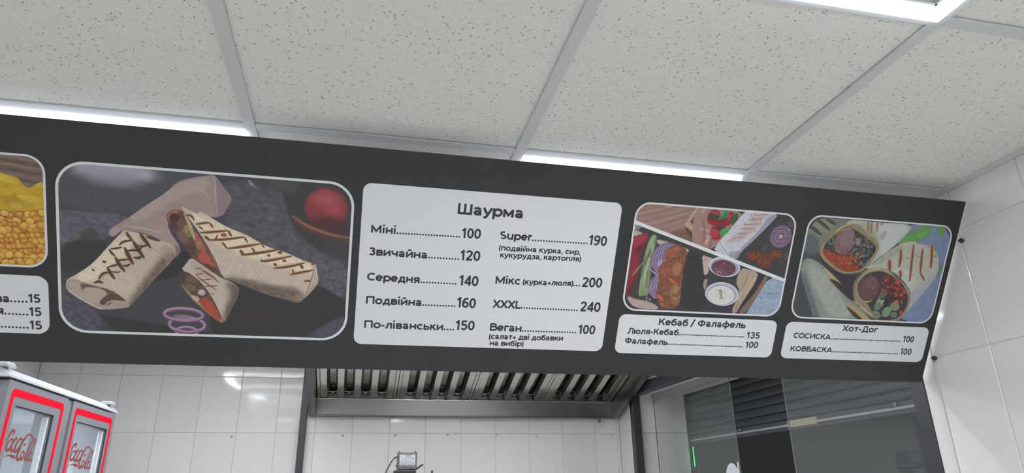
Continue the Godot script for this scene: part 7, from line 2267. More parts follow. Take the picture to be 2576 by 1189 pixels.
	p.line("374.3,161.5 353.2,213.0 328.6,261.2", 2.0, "86705f", 0.8, 0.8, 0.5)
	p.poly("380.2,162.4 429.8,174.0 435.1,224.0 428.6,269.5 333.7,273.4 335.6,263.4 356.8,217.7", "8798aa", 0.5, 1, 1)
	p.mask("380.2,162.4 429.8,174.0 435.1,224.0 428.6,269.5 333.7,273.4 335.6,263.4 356.8,217.7", 1)
	p.cloud(312.6, 166.1, 449.9, 268.6, "a3aeb6", 0.6, 0.08, 43, 3, 5, 0.5)
	p.cloud(312.6, 166.1, 449.9, 268.6, "6f8296", 0.5, 0.07, 44, 3, 5, 0.52)
	p.dabs(190, 361.6, 202.7, 432.4, 224.1, 0.80, 0.50, 10, 30, "464c54 5a626c", 0.8, 0)
	p.dabs(170, 337.3, 238.5, 437.7, 261.5, 0.80, 0.50, 10, 30, "464c54 5a626c", 0.8, 0)
	p.dabs(70, 376.5, 172.4, 429.8, 199.3, 0.80, 0.40, 10, 30, "566068 6a747e", 0.7, 0)
	p.line("361.9,203.9 394.5,208.5 425.8,205.7", 1.0, "4c545c", 0.4, 0.8, 0.5)
	p.line("363.7,200.1 389.3,196.4 415.6,195.0", 2.5, "9a8f80", 0.8, 0.6, 0.5)
	p.mask("-2.5,52.5 427.8,172.0 440.6,282.5 3.4,300.0 -17.1,162.5", 0)
	p.poly("212.9,150.0 295.7,147.7 287.3,184.4 239.3,187.0", "37353a", 2, 0.95, 1)
	p.ell(253.4, 145.3, 43.5, 25.2, 8, "a9a9b8", 0.6, 1)
	p.ell(253.7, 146.7, 38.3, 21.7, 8, "8e8e9e", 1, 1)
	p.ring(253.4, 145.3, 42.2, 24.5, 8, 1.4, "c2c2cc", 0.5, 0.8, 0, 360)
	p.ell(251.4, 148.3, 33.4, 20.0, 6, "5b3b45", 1, 1)
	p.poly("216.1,219.6 304.5,217.8 295.2,255.2 243.9,257.4", "37353a", 2, 0.95, 1)
	p.ell(259.4, 215.1, 46.5, 30.1, 8, "a9a9b8", 0.6, 1)
	p.ell(259.6, 216.5, 40.9, 25.9, 8, "8e8e9e", 1, 1)
	p.ring(259.4, 215.1, 45.1, 29.2, 8, 1.4, "c2c2cc", 0.5, 0.8, 0, 360)
	p.ell(258.1, 218.1, 36.3, 23.8, 6, "bbbbb6", 1, 1)
	p.ell(246.8, 157.6, 22.7, 9.5, 10, "6b4a58", 3, 0.8)
	p.dabs(16, 222.8, 137.5, 283.4, 161.6, 2.20, 0.50, 35, 30, "8d7084 a58c9c 7a5c70", 0.8, 0.3)
	p.dabs(8, 233.8, 156.0, 255.3, 162.0, 3.00, 0.60, 25, 20, "a890a4", 0.7, 0.3)
	p.ell(251.0, 136.3, 1.4, 0.9, 0, "d8ccd4", 0.4, 1)
	p.dabs(40, 225.0, 204.6, 291.5, 230.7, 2.60, 1.40, 30, 60, "cacac4 a3a49f b0b2ab 8d9088", 0.7, 0.6)
	p.ell(255.6, 211.6, 4.6, 9.7, -20, "8a887a", 0.8, 1)
	p.ell(258.8, 224.4, 5.1, 4.4, 0, "8f8d80", 0.8, 1)
	p.dabs(26, 225.0, 204.6, 294.0, 230.6, 0.70, 0.50, 0, 60, "6a6e68", 0.8, 0)
	p.dabs(10, 268.1, 175.8, 287.8, 184.4, 1.60, 1.00, 40, 50, "8a7a64 55483e", 0.8, 0.4)
	p.mask()
	return p.texture()


func paint_pic3() -> Texture2D:
	var p := Painter.new(431.0, 271.5, 2.4, "434547", PRINT_GAIN)
	p.poly("-2.4,52.8 25.8,6.8 129.2,4.0 98.5,29.6 62.2,53.1 48.1,82.2 44.1,99.0 7.3,96.5", "6e7168", 4, 1, 1)
	p.poly("6.7,35.9 31.4,8.7 56.8,6.9 81.5,23.8 46.4,51.8", "7f8072", 8, 0.7, 1)
	p.line("6.5,29.4 22.4,37.1 44.7,50.1", 9.0, "3f3c3a", 2, 0.85, 0.5)
	p.line("24.7,13.4 42.1,21.9 64.7,35.4", 9.0, "3f3c3a", 2, 0.85, 0.5)
	p.line("49.1,7.5 63.7,14.5 80.9,21.5", 8.0, "3f3c3a", 2, 0.85, 0.5)
	p.poly("-0.9,48.0 36.2,52.5 47.6,91.7 33.4,109.1 7.8,98.8", "54565a", 8, 0.8, 1)
	p.poly("277.8,1.5 434.7,-4.8 515.9,277.6 329.4,272.0 352.5,220.3 383.0,186.0 418.5,139.1 369.2,53.1 263.5,72.0", "727c9a", 2, 1, 1)
	p.mask("277.8,1.5 434.7,-4.8 515.9,277.6 329.4,272.0 352.5,220.3 383.0,186.0 418.5,139.1 369.2,53.1 263.5,72.0", 1)
	p.cloud(245.8, 3.7, 515.1, 275.0, "8890aa", 0.5, 0.03, 51, 1, 0, 0.5)
	p.cloud(245.8, 3.7, 515.1, 275.0, "5f6a8c", 0.5, 0.035, 52, 1, 0, 0.52)
	p.poly("271.8,61.8 282.4,39.4 298.1,26.4 320.0,15.3 334.0,5.9 353.4,5.8 366.9,19.3 360.6,31.8 341.0,41.6 329.6,50.8 297.6,55.3", "5e8d50", 3, 1, 1)
	p.poly("319.6,34.5 343.0,18.5 360.1,19.8 337.9,40.6", "6f9c5a", 4, 0.7, 1)
	p.poly("298.3,16.8 318.7,10.6 316.5,22.7 301.5,28.5", "6a7690", 4, 0.8, 1)
	p.poly("375.6,5.4 399.0,3.8 404.2,19.2 399.5,30.4 390.2,27.4", "5e8a4a", 4, 1, 1)
	p.poly("408.9,109.7 434.2,103.3 434.1,123.2 420.0,134.0 412.9,139.4", "5d7b70", 4, 1, 1)
	p.poly("405.9,134.8 417.2,134.1 414.3,144.3", "5a6a52", 3, 0.8, 1)
	p.mask()
	p.poly("107.2,22.0 114.0,6.3 145.3,5.2 172.0,5.7 166.1,7.0 232.8,5.9 307.7,5.6 289.2,34.2 258.1,72.3 208.8,114.0 190.4,127.1 172.8,99.2 186.9,69.6", "a0a29b", 1.5, 1, 1)
	p.mask("107.2,22.0 114.0,6.3 145.3,5.2 172.0,5.7 166.1,7.0 232.8,5.9 307.7,5.6 289.2,34.2 258.1,72.3 208.8,114.0 190.4,127.1 172.8,99.2 186.9,69.6", 1)
	p.poly("192.9,7.5 306.0,4.3 261.6,64.8 228.7,95.9 218.2,43.7", "b0b3ae", 8, 0.8, 1)
	p.poly("136.5,16.2 183.0,10.5 220.6,74.7 197.5,112.2 165.8,70.9", "8a8678", 8, 0.6, 1)
	p.ell(223.6, 38.6, 6.7, 14.1, 20, "858a80", 5, 0.7)
	p.line("170.8,4.4 175.8,29.9", 6.0, "85604e", 1.5, 0.85, 0.5)
	p.line("181.5,4.8 185.7,37.5", 6.0, "85604e", 1.5, 0.85, 0.5)
	p.line("197.8,3.6 201.9,30.5", 6.0, "85604e", 1.5, 0.85, 0.5)
	p.line("212.1,3.8 211.8,13.2", 6.0, "85604e", 1.5, 0.85, 0.5)
	p.mask()
	p.poly("6.3,151.0 6.8,117.7 23.1,109.7 60.2,124.1 96.8,145.9 131.9,170.6 161.7,205.8 201.1,233.6 255.8,276.5 76.7,278.6 44.8,218.7", "797e78", 3, 1, 1)
	p.mask("6.3,151.0 6.8,117.7 23.1,109.7 60.2,124.1 96.8,145.9 131.9,170.6 161.7,205.8 201.1,233.6 255.8,276.5 76.7,278.6 44.8,218.7", 1)
	p.poly("20.6,121.7 53.5,129.2 92.3,160.6 140.4,206.8 192.6,266.4 117.4,269.5 71.9,210.1 35.2,163.7", "989c92", 12, 0.75, 1)
	p.poly("60.5,125.3 96.8,145.9 131.9,170.6 128.8,180.5 94.9,160.5", "a89a74", 5, 0.8, 1)
	p.poly("6.3,151.0 44.8,218.7 76.7,278.6 95.2,277.9 56.2,210.9 21.7,150.1", "565a5e", 8, 0.8, 1)
	p.cloud(-5.4, 109.1, 254.5, 271.5, "6f746c", 0.4, 0.05, 53, 1, 0, 0.5)
	p.cloud(-5.4, 109.1, 254.5, 271.5, "a4a898", 0.35, 0.13, 57, 1.5, 50, 0.56)
	p.line("62.4,139.5 66.8,135.6 70.1,133.1", 2.0, "4a443e", 0.8, 0.8, 0.5)
	p.poly("153.2,221.0 166.4,225.3 203.5,243.5 258.5,276.4 239.3,277.1 188.5,249.1", "a08c5e", 4, 0.85, 1)
	p.mask()
	p.poly("88.4,160.8 106.2,163.5 132.4,173.0 160.0,198.5 181.3,219.7 163.5,213.1 131.7,192.6", "37302f", 3, 0.95, 1)
	p.poly("157.2,231.9 175.3,239.8 220.4,267.8 210.7,273.2 178.3,252.1", "3f322c", 2.5, 0.95, 1)
	p.line("86.5,158.5 105.4,159.9 130.8,171.9", 6.0, "a58c5e", 2, 0.7, 0.5)
	p.poly("47.9,98.7 65.8,114.2 103.0,138.4 143.2,150.6 170.6,141.8 166.9,171.2 175.1,205.2 181.9,222.1 154.1,196.4 132.4,173.0 94.2,146.1 60.2,124.1", "36353a", 4, 1, 1)
	p.poly("186.2,132.2 218.3,108.6 256.0,74.9 286.2,54.1 317.7,48.0 341.5,53.7 358.9,56.2 380.9,54.8 399.4,75.7 409.0,99.8 415.8,129.2 404.0,158.6 383.2,186.5 358.9,223.0 335.2,261.6 344.8,223.1 350.7,202.7 340.6,180.6 319.5,159.3 279.6,134.3 235.6,123.4", "a4a69c", 1.5, 1, 1)
	p.mask("186.2,132.2 218.3,108.6 256.0,74.9 286.2,54.1 317.7,48.0 341.5,53.7 358.9,56.2 380.9,54.8 399.4,75.7 409.0,99.8 415.8,129.2 404.0,158.6 383.2,186.5 358.9,223.0 335.2,261.6 344.8,223.1 350.7,202.7 340.6,180.6 319.5,159.3 279.6,134.3 235.6,123.4", 1)
	p.poly("353.2,222.8 383.0,186.0 418.5,139.1 413.1,119.4 372.1,166.5 341.2,188.1", "9498a4", 10, 0.8, 1)
	p.poly("195.7,126.8 256.6,77.2 286.7,56.0 295.9,69.9 245.7,109.4", "8d8c7e", 8, 0.7, 1)
	p.poly("299.6,125.8 327.0,124.3 358.3,157.3 342.6,183.0 312.7,154.7", "b4b6ac", 10, 0.7, 1)
	p.poly("353.4,56.6 385.8,52.1 402.2,80.5 378.1,64.8", "7c6a5c", 6, 0.7, 1)
	p.cloud(172.9, 56.2, 453.6, 254.1, "8f9086", 0.35, 0.06, 54, 1, 0, 0.5)
	p.cloud(172.9, 56.2, 453.6, 254.1, "c2c4b8", 0.4, 0.16, 55, 1.2, 60, 0.55)
	p.cloud(172.9, 56.2, 453.6, 254.1, "7c7866", 0.4, 0.2, 56, 1.2, 60, 0.58)
	p.line("257.7,102.6 266.1,130.2", 18.7, "a5805a", 3, 0.55, 0.5)
	p.line("257.7,102.6 266.1,130.2", 9.9, "84523e", 1.8, 0.85, 0.6)
	p.line("257.7,102.6 266.1,130.2", 4.4, "5c382e", 1.2, 0.7, 0.5)
	p.line("285.2,73.0 291.2,99.4 292.8,121.3", 14.4, "a5805a", 3, 0.55, 0.5)
	p.line("285.2,73.0 291.2,99.4 292.8,121.3", 7.7, "84523e", 1.8, 0.85, 0.6)
	p.line("285.2,73.0 291.2,99.4 292.8,121.3", 3.4, "5c382e", 1.2, 0.7, 0.5)
	p.line("320.3,57.5 326.0,99.8 334.0,156.1", 11.9, "a5805a", 3, 0.55, 0.5)
	p.line("320.3,57.5 326.0,99.8 334.0,156.1", 6.3, "84523e", 1.8, 0.85, 0.6)
	p.line("320.3,57.5 326.0,99.8 334.0,156.1", 2.8, "5c382e", 1.2, 0.7, 0.5)
	p.line("350.0,66.5 354.9,98.1 359.9,129.8", 12.8, "a5805a", 3, 0.55, 0.5)
	p.line("350.0,66.5 354.9,98.1 359.9,129.8", 6.8, "84523e", 1.8, 0.85, 0.6)
	p.line("350.0,66.5 354.9,98.1 359.9,129.8", 3.0, "5c382e", 1.2, 0.7, 0.5)
	p.line("359.9,129.8 369.6,141.7 379.4,151.7", 8.5, "a5805a", 3, 0.55, 0.5)
	p.line("359.9,129.8 369.6,141.7 379.4,151.7", 4.5, "84523e", 1.8, 0.85, 0.6)
	p.line("359.9,129.8 369.6,141.7 379.4,151.7", 2.0, "5c382e", 1.2, 0.7, 0.5)
	p.line("375.4,55.2 383.3,81.6 389.1,117.1", 13.6, "a5805a", 3, 0.55, 0.5)
	p.line("375.4,55.2 383.3,81.6 389.1,117.1", 7.2, "84523e", 1.8, 0.85, 0.6)
	p.line("375.4,55.2 383.3,81.6 389.1,117.1", 3.2, "5c382e", 1.2, 0.7, 0.5)
	p.line("297.5,128.4 303.9,147.8", 13.6, "a5805a", 3, 0.55, 0.5)
	p.line("297.5,128.4 303.9,147.8", 7.2, "84523e", 1.8, 0.85, 0.6)
	p.line("297.5,128.4 303.9,147.8", 3.2, "5c382e", 1.2, 0.7, 0.5)
	p.line("305.3,94.9 318.0,95.8", 3.5, "8a6a50", 1, 0.7, 0.5)
	p.line("330.4,84.8 345.4,88.8", 3.5, "8a6a50", 1, 0.7, 0.5)
	p.line("333.6,138.7 341.5,142.0", 3.5, "8a6a50", 1, 0.7, 0.5)
	p.line("324.4,52.4 341.5,53.7", 3.5, "8a6a50", 1, 0.7, 0.5)
	p.ell(396.0, 83.8, 2.2, 3.4, 0, "5c5a50", 0.8, 0.8)
	p.line("298.6,106.3 295.6,121.1 286.9,130.2 274.2,134.6", 3.0, "c8c6b4", 1.2, 0.7, 0.5)
	p.mask()
	p.poly("46.6,91.7 49.1,75.1 66.6,49.3 92.3,25.3 116.0,14.8 148.0,16.3 185.0,36.6 211.7,55.1 220.5,76.1 207.9,107.0 192.7,130.9 178.9,142.6 150.0,145.4 126.5,147.9 90.6,130.7 61.1,111.0", "84775f", 1, 1, 1)
	p.mask("46.6,91.7 49.1,75.1 66.6,49.3 92.3,25.3 116.0,14.8 148.0,16.3 185.0,36.6 211.7,55.1 220.5,76.1 207.9,107.0 192.7,130.9 178.9,142.6 150.0,145.4 126.5,147.9 90.6,130.7 61.1,111.0", 1)
	p.line("51.3,98.5 52.7,79.6 69.9,52.6 98.0,27.3 119.6,18.8", 4.0, "a3957a", 1, 0.8, 0.5)
	p.line("119.3,17.6 155.0,23.3 185.9,40.1 212.3,59.8 217.7,81.1 191.6,128.5", 4.0, "8f866c", 1, 0.8, 0.5)
	p.line("50.0,96.2 65.3,111.9 93.0,129.4", 4.0, "a0794a", 1.5, 0.8, 0.5)
	p.line("211.4,86.4 207.0,104.0 192.8,133.4 175.7,141.9 160.1,139.5", 2.2, "968a6a", 0.6, 0.8, 0.3)
	p.line("211.7,86.6 201.6,105.1 195.5,133.8 175.8,142.7 162.5,144.7", 3.1, "6a5f4a", 0.6, 0.8, 0.3)
	p.line("119.4,20.7 140.4,21.0 157.0,23.4 173.7,36.3 192.3,47.5", 3.0, "7a6e55", 0.6, 0.8, 0.3)
	p.line("70.5,51.7 88.0,41.3 95.3,30.2", 1.9, "6a5f4a", 0.6, 0.8, 0.3)
	p.line("178.6,32.4 198.7,47.6 212.3,60.1", 1.9, "a89a78", 0.6, 0.8, 0.3)
	p.line("212.1,57.3 217.5,71.9 214.3,91.4", 1.7, "5a5040", 0.6, 0.8, 0.3)
	p.line("71.1,53.2 87.8,36.2 100.3,31.0 115.3,19.3 134.7,18.0", 2.7, "5a5040", 0.6, 0.8, 0.3)
	p.line("50.8,77.3 60.5,60.8 70.6,52.9 86.4,37.9", 2.6, "a89a78", 0.6, 0.8, 0.3)
	p.line("215.4,73.7 210.9,86.2 205.5,104.7", 2.9, "a89a78", 0.6, 0.8, 0.3)
	p.line("213.9,59.7 218.5,72.3 214.3,88.1 204.1,110.2 191.3,130.2", 3.0, "b0a384", 0.6, 0.8, 0.3)
	p.line("70.8,51.4 86.8,35.7 101.6,30.1 114.8,16.6 134.9,16.7", 1.7, "7a6e55", 0.6, 0.8, 0.3)
	p.line("96.2,25.6 118.6,17.0 137.5,17.3 161.4,25.6", 2.1, "a89a78", 0.6, 0.8, 0.3)
	p.line("52.9,76.1 63.4,61.7 74.1,48.0 86.8,40.2", 3.0, "7a6e55", 0.6, 0.8, 0.3)
	p.line("198.4,46.2 209.7,61.9 219.2,71.7", 2.9, "a89a78", 0.6, 0.8, 0.3)
	p.line("98.2,29.0 116.6,16.0 138.5,19.2", 2.0, "a89a78", 0.6, 0.8, 0.3)
	p.line("55.1,100.7 50.0,86.9 53.7,77.3 59.1,63.6 72.0,48.9", 2.8, "968a6a", 0.6, 0.8, 0.3)
	p.line("69.3,50.2 82.6,41.2 100.0,29.4", 1.6, "6a5f4a", 0.6, 0.8, 0.3)
	p.line("212.6,91.5 205.8,107.1 190.6,131.8", 1.7, "a89a78", 0.6, 0.8, 0.3)
	p.line("217.4,71.3 210.0,90.4 201.6,104.4 193.1,131.2", 2.4, "968a6a", 0.6, 0.8, 0.3)
	p.line("49.9,73.9 61.5,62.2 69.5,49.6 84.3,36.5", 3.0, "968a6a", 0.6, 0.8, 0.3)
	p.line("118.3,16.5 135.5,16.4 156.0,27.1 179.6,33.8", 2.8, "7a6e55", 0.6, 0.8, 0.3)
	p.line("100.2,25.7 113.9,20.3 138.5,15.6 156.4,25.1", 3.1, "5a5040", 0.6, 0.8, 0.3)
	p.line("220.2,73.6 212.1,91.0 206.5,108.2", 1.8, "a89a78", 0.6, 0.8, 0.3)
	p.line("87.4,41.0 101.7,30.5 120.4,21.1 135.0,17.7", 2.0, "5a5040", 0.6, 0.8, 0.3)
	p.line("177.5,37.1 198.4,47.2 208.6,58.8 217.9,76.5", 2.3, "7a6e55", 0.6, 0.8, 0.3)
	p.line("84.1,37.7 96.1,28.8 115.1,19.9 138.5,16.4", 2.6, "b0a384", 0.6, 0.8, 0.3)
	p.line("214.2,91.3 206.3,106.4 194.0,132.5 175.9,142.6 159.0,140.8", 2.8, "5a5040", 0.6, 0.8, 0.3)
	p.line("62.9,61.1 71.6,47.5 82.3,41.4 94.7,26.5", 1.9, "a89a78", 0.6, 0.8, 0.3)
	p.line("214.0,59.1 218.7,76.1 212.6,87.7 207.9,105.1 195.2,131.2", 2.9, "6a5f4a", 0.6, 0.8, 0.3)
	p.line("84.2,41.1 96.8,28.7 118.5,17.9", 3.2, "a89a78", 0.6, 0.8, 0.3)
	p.line("135.5,18.5 158.8,22.6 175.7,36.4 194.9,48.5", 2.5, "b0a384", 0.6, 0.8, 0.3)
	p.line("49.6,100.3 50.2,84.3 50.1,73.3 62.6,64.9 69.7,48.5", 2.7, "7a6e55", 0.6, 0.8, 0.3)
	p.line("55.2,101.0 51.1,86.7 50.4,76.9 61.1,62.3 73.5,52.8", 2.5, "6a5f4a", 0.6, 0.8, 0.3)
	p.line("51.0,73.4 61.6,62.7 73.0,47.1 85.8,37.6", 2.0, "6a5f4a", 0.6, 0.8, 0.3)
	p.poly("56.6,91.1 59.3,72.1 79.4,48.4 99.1,31.9 118.4,24.7 141.1,31.4 171.2,45.9 205.5,65.1 213.1,79.0 201.1,101.4 185.7,126.5 167.1,138.4 130.3,141.7 97.4,125.5 69.4,106.9", "44413f", 1.2, 1, 1)
	p.mask("56.6,91.1 59.3,72.1 79.4,48.4 99.1,31.9 118.4,24.7 141.1,31.4 171.2,45.9 205.5,65.1 213.1,79.0 201.1,101.4 185.7,126.5 167.1,138.4 130.3,141.7 97.4,125.5 69.4,106.9", 1)
	p.poly("70.4,43.2 108.3,26.6 129.6,27.4 100.2,36.5 80.7,54.2", "6a6450", 2, 0.8, 1)
	p.ell(114.9, 63.3, 29.2, 33.2, 22, "735a5e", 2, 1)
	p.ell(117.5, 54.2, 20.8, 21.0, 22, "7f686a", 5, 0.7)
	p.line("73.0,54.7 80.2,54.3 83.2,70.5 68.7,71.9 73.3,55.9", 2.2, "5fa07c", 0.8, 0.95, 0.5)
	p.poly("52.5,90.2 69.4,84.4 90.5,96.1 109.8,99.7 131.8,103.1 145.3,92.8 158.7,103.9 173.7,127.1 162.6,142.3 125.9,145.5 91.6,123.5 66.8,107.1", "84402e", 2.5, 1, 1)
	p.dabs(200, 54.5, 87.7, 174.9, 142.8, 2.80, 1.70, 40, 50, "a5523a 84402f 9a4c36 66352a ac6448 8a4636 5a302a", 0.8, 0.5)
	p.dabs(110, 140.4, 50.3, 219.8, 122.1, 4.20, 2.40, 50, 50, "5d6866 4a5250 747d76 34383a 667266 2c2f31 848c84 505a58", 0.85, 0.5)
	p.poly("146.2,52.3 161.3,48.9 161.2,70.3 149.7,72.2", "8f7a76", 2, 0.8, 1)
	p.poly("168.9,47.2 180.9,52.4 188.2,71.0 172.6,62.4", "55584a", 2, 0.9, 1)
	p.line("200.1,70.2 197.8,99.2", 3.0, "2f3032", 1, 0.9, 0.5)
	p.line("213.7,81.3 202.3,106.1 186.3,128.8", 3.0, "a5a08a", 1.2, 0.7, 0.5)
	p.line("81.4,46.0 99.3,33.0 124.4,27.8 137.6,38.7", 2.4, "a39878", 1, 0.8, 0.5)
	p.dabs(10, 134.3, 91.1, 161.0, 113.4, 3.50, 1.60, 80, 20, "8a5a48", 0.8, 0.8)
	p.mask()
	p.poly("166.0,176.2 172.7,156.3 192.9,133.8 212.4,124.9 242.6,125.6 265.4,132.7 307.2,155.0 335.8,176.4 350.0,200.2 349.8,229.2 341.3,252.4 323.2,269.7 259.7,273.5 265.2,269.8 224.3,250.1 187.1,226.8 173.8,205.2", "837862", 1, 1, 1)
	p.mask("166.0,176.2 172.7,156.3 192.9,133.8 212.4,124.9 242.6,125.6 265.4,132.7 307.2,155.0 335.8,176.4 350.0,200.2 349.8,229.2 341.3,252.4 323.2,269.7 259.7,273.5 265.2,269.8 224.3,250.1 187.1,226.8 173.8,205.2", 1)
	p.line("176.5,205.1 170.8,175.9 181.5,153.4 208.5,131.2 241.1,130.6", 4.5, "aa9c76", 1.2, 0.85, 0.5)
	p.line("181.5,153.4 178.8,175.5 186.0,199.7 205.0,216.1 235.4,217.1", 4.0, "a3946e", 1, 0.8, 0.5)
	p.line("184.0,219.5 213.1,238.1 245.3,256.7", 4.0, "a8a294", 1.2, 0.7, 0.5)
	p.line("181.2,212.8 177.4,198.7 170.1,182.2", 2.0, "7a6e55", 0.6, 0.8, 0.3)
	p.line("179.3,214.1 174.3,200.8 167.2,178.9", 1.7, "5a5040", 0.6, 0.8, 0.3)
	p.line("176.4,161.1 186.2,148.0 201.1,136.7 215.7,126.4 246.2,127.2", 1.9, "7a6e55", 0.6, 0.8, 0.3)
	p.line("171.2,178.2 178.5,161.0 183.5,146.7 201.3,133.1 214.5,125.3", 1.6, "5a5040", 0.6, 0.8, 0.3)
	p.line("245.6,125.4 269.4,134.4 296.8,148.1 317.7,165.2", 2.5, "7a6e55", 0.6, 0.8, 0.3)
	p.line("187.9,144.8 198.3,132.1 219.0,124.7 245.8,125.3", 1.8, "b0a384", 0.6, 0.8, 0.3)
	p.line("242.6,129.8 269.5,133.8 294.8,149.3 317.2,166.7", 1.7, "5a5040", 0.6, 0.8, 0.3)
	p.line("219.3,125.0 244.5,129.4 267.3,135.9 293.3,150.1", 1.9, "b0a384", 0.6, 0.8, 0.3)
	p.line("187.2,146.0 199.5,131.7 221.5,128.9 244.0,126.2", 1.9, "7a6e55", 0.6, 0.8, 0.3)
	p.line("202.3,135.9 218.8,128.4 239.5,125.8", 2.6, "b0a384", 0.6, 0.8, 0.3)
	p.line("214.9,126.8 243.1,130.9 271.4,139.2 298.5,147.4", 1.5, "b0a384", 0.6, 0.8, 0.3)
	p.line("177.0,213.0 172.0,198.6 169.7,179.4 178.0,158.9 187.8,145.9", 2.5, "6a5f4a", 0.6, 0.8, 0.3)
	p.line("216.2,127.0 244.2,127.8 269.3,137.3", 2.0, "968a6a", 0.6, 0.8, 0.3)
	p.line("264.2,136.9 297.6,151.6 317.4,170.0 339.8,191.1", 2.7, "6a5f4a", 0.6, 0.8, 0.3)
	p.line("297.2,152.8 319.8,167.7 336.9,189.8 339.0,218.7 329.6,238.5", 2.8, "5a5040", 0.6, 0.8, 0.3)
	p.line("182.0,143.0 201.0,134.1 218.0,127.2 244.8,127.1 268.7,134.2", 3.0, "968a6a", 0.6, 0.8, 0.3)
	p.line("198.9,136.6 217.4,128.3 246.8,130.8 266.0,138.4", 2.4, "7a6e55", 0.6, 0.8, 0.3)
	p.line("173.2,197.6 173.0,180.4 171.6,159.4 187.9,148.2", 2.4, "a89a78", 0.6, 0.8, 0.3)
	p.line("176.1,196.4 170.4,179.5 172.5,162.7 182.1,143.5 200.6,131.5", 2.6, "6a5f4a", 0.6, 0.8, 0.3)
	p.line("183.8,144.2 200.6,137.1 220.0,126.9 243.3,127.5 268.4,134.9", 1.9, "968a6a", 0.6, 0.8, 0.3)
	p.line("171.7,195.7 172.9,182.3 175.8,160.3 184.2,143.6", 1.7, "5a5040", 0.6, 0.8, 0.3)
	p.line("219.2,129.0 240.3,127.2 269.2,135.5 298.0,146.9", 1.6, "b0a384", 0.6, 0.8, 0.3)
	p.line("299.0,150.4 321.3,168.4 337.8,189.1 338.6,218.6", 2.0, "b0a384", 0.6, 0.8, 0.3)
	p.line("175.6,196.3 169.0,182.9 172.2,159.5 183.2,148.5", 2.5, "6a5f4a", 0.6, 0.8, 0.3)
	p.line("296.4,149.0 319.8,169.7 336.3,193.4", 1.6, "6a5f4a", 0.6, 0.8, 0.3)
	p.line("185.5,143.7 197.9,132.7 218.0,129.5", 2.4, "968a6a", 0.6, 0.8, 0.3)
	p.line("182.0,144.4 198.4,134.6 216.3,128.1 242.7,130.2 265.5,137.7", 2.5, "968a6a", 0.6, 0.8, 0.3)
	p.line("173.5,162.8 186.9,147.2 195.7,136.7", 2.5, "968a6a", 0.6, 0.8, 0.3)
	p.line("177.6,161.8 185.3,145.5 201.3,132.2 220.7,125.0", 1.6, "6a5f4a", 0.6, 0.8, 0.3)
	p.line("198.4,135.3 220.1,127.9 243.2,125.5", 2.9, "b0a384", 0.6, 0.8, 0.3)
	p.line("189.5,230.2 205.0,237.0 227.0,247.2", 2.1, "6a6252", 0.6, 0.8, 0.3)
	p.line("183.3,223.7 197.2,229.7 205.1,237.6", 1.9, "4a443c", 0.6, 0.8, 0.3)
	p.line("201.2,232.2 211.4,237.6 229.4,249.9 241.5,262.7", 1.9, "6a6252", 0.6, 0.8, 0.3)
	p.line("194.8,234.1 209.4,242.1 231.4,248.3", 3.1, "b0aa98", 0.6, 0.8, 0.3)
	p.line("198.0,227.1 208.1,239.8 237.0,257.2 243.5,263.4", 3.1, "98907c", 0.6, 0.8, 0.3)
	p.line("192.5,235.7 214.8,238.7 236.3,256.8", 3.0, "4a443c", 0.6, 0.8, 0.3)
	p.line("194.4,235.6 213.6,243.2 227.2,255.0 244.6,256.9", 1.8, "98907c", 0.6, 0.8, 0.3)
	p.line("190.7,236.9 215.0,235.6 229.1,250.5", 2.8, "b0aa98", 0.6, 0.8, 0.3)
	p.line("190.1,231.8 207.9,235.5 229.2,248.6 243.4,264.6", 2.4, "98907c", 0.6, 0.8, 0.3)
	p.line("194.5,226.3 214.7,245.3 229.8,254.1 245.8,259.7", 2.1, "4a443c", 0.6, 0.8, 0.3)
	p.line("194.1,232.9 209.2,240.6 233.7,256.9 251.7,260.0", 2.4, "98907c", 0.6, 0.8, 0.3)
	p.line("177.6,225.8 193.0,232.3 206.5,237.6 232.4,251.5", 2.3, "98907c", 0.6, 0.8, 0.3)
	p.poly("177.8,180.5 184.3,159.3 200.5,142.6 220.5,135.4 244.7,134.1 252.5,135.8 292.2,150.9 323.4,174.0 341.6,198.1 342.7,225.8 332.5,251.5 313.5,265.0 252.6,267.5 242.8,246.8 219.7,220.4 195.7,211.6", "40393a", 1.2, 1, 1)
	p.mask("177.8,180.5 184.3,159.3 200.5,142.6 220.5,135.4 244.7,134.1 252.5,135.8 292.2,150.9 323.4,174.0 341.6,198.1 342.7,225.8 332.5,251.5 313.5,265.0 252.6,267.5 242.8,246.8 219.7,220.4 195.7,211.6", 1)
	p.ell(214.7, 183.5, 32.5, 34.7, 15, "5d4449", 2, 1)
	p.ell(220.5, 168.4, 18.9, 17.0, 15, "6d5459", 5, 0.7)
	p.ell(226.8, 180.4, 1.4, 2.0, 0, "b0a0a0", 0.6, 0.8)
	p.ell(237.7, 193.5, 1.6, 1.2, 0, "a89898", 0.6, 0.8)
	p.line("188.5,204.5 205.3,217.3 224.9,218.9 234.2,212.2", 3.5, "a59a7a", 1, 0.9, 0.5)
	p.line("179.7,146.2 189.8,143.2 191.3,160.2", 2.0, "5f8a6c", 0.8, 0.8, 0.5)
	p.line("207.3,137.4 212.0,139.6 210.3,149.4", 2.0, "6f8a6c", 0.8, 0.8, 0.5)
	p.dabs(80, 249.5, 145.8, 323.7, 196.5, 4.60, 3.20, 60, 40, "9a403b 84352f a85048 8a3a36 6a2c2a 4a2a2a", 0.9, 0.5)
	p.dabs(20, 298.4, 185.2, 333.7, 218.6, 3.50, 3.40, 80, 30, "a5433d b0503f 933a36", 0.9, 0.5)
	p.dabs(14, 284.4, 195.9, 315.9, 209.4, 3.00, 2.40, 0, 60, "2f2b2c 3a3232", 0.9, 0.5)
	p.ell(261.9, 194.5, 10.9, 12.3, 20, "665a52", 1.2, 0.95)
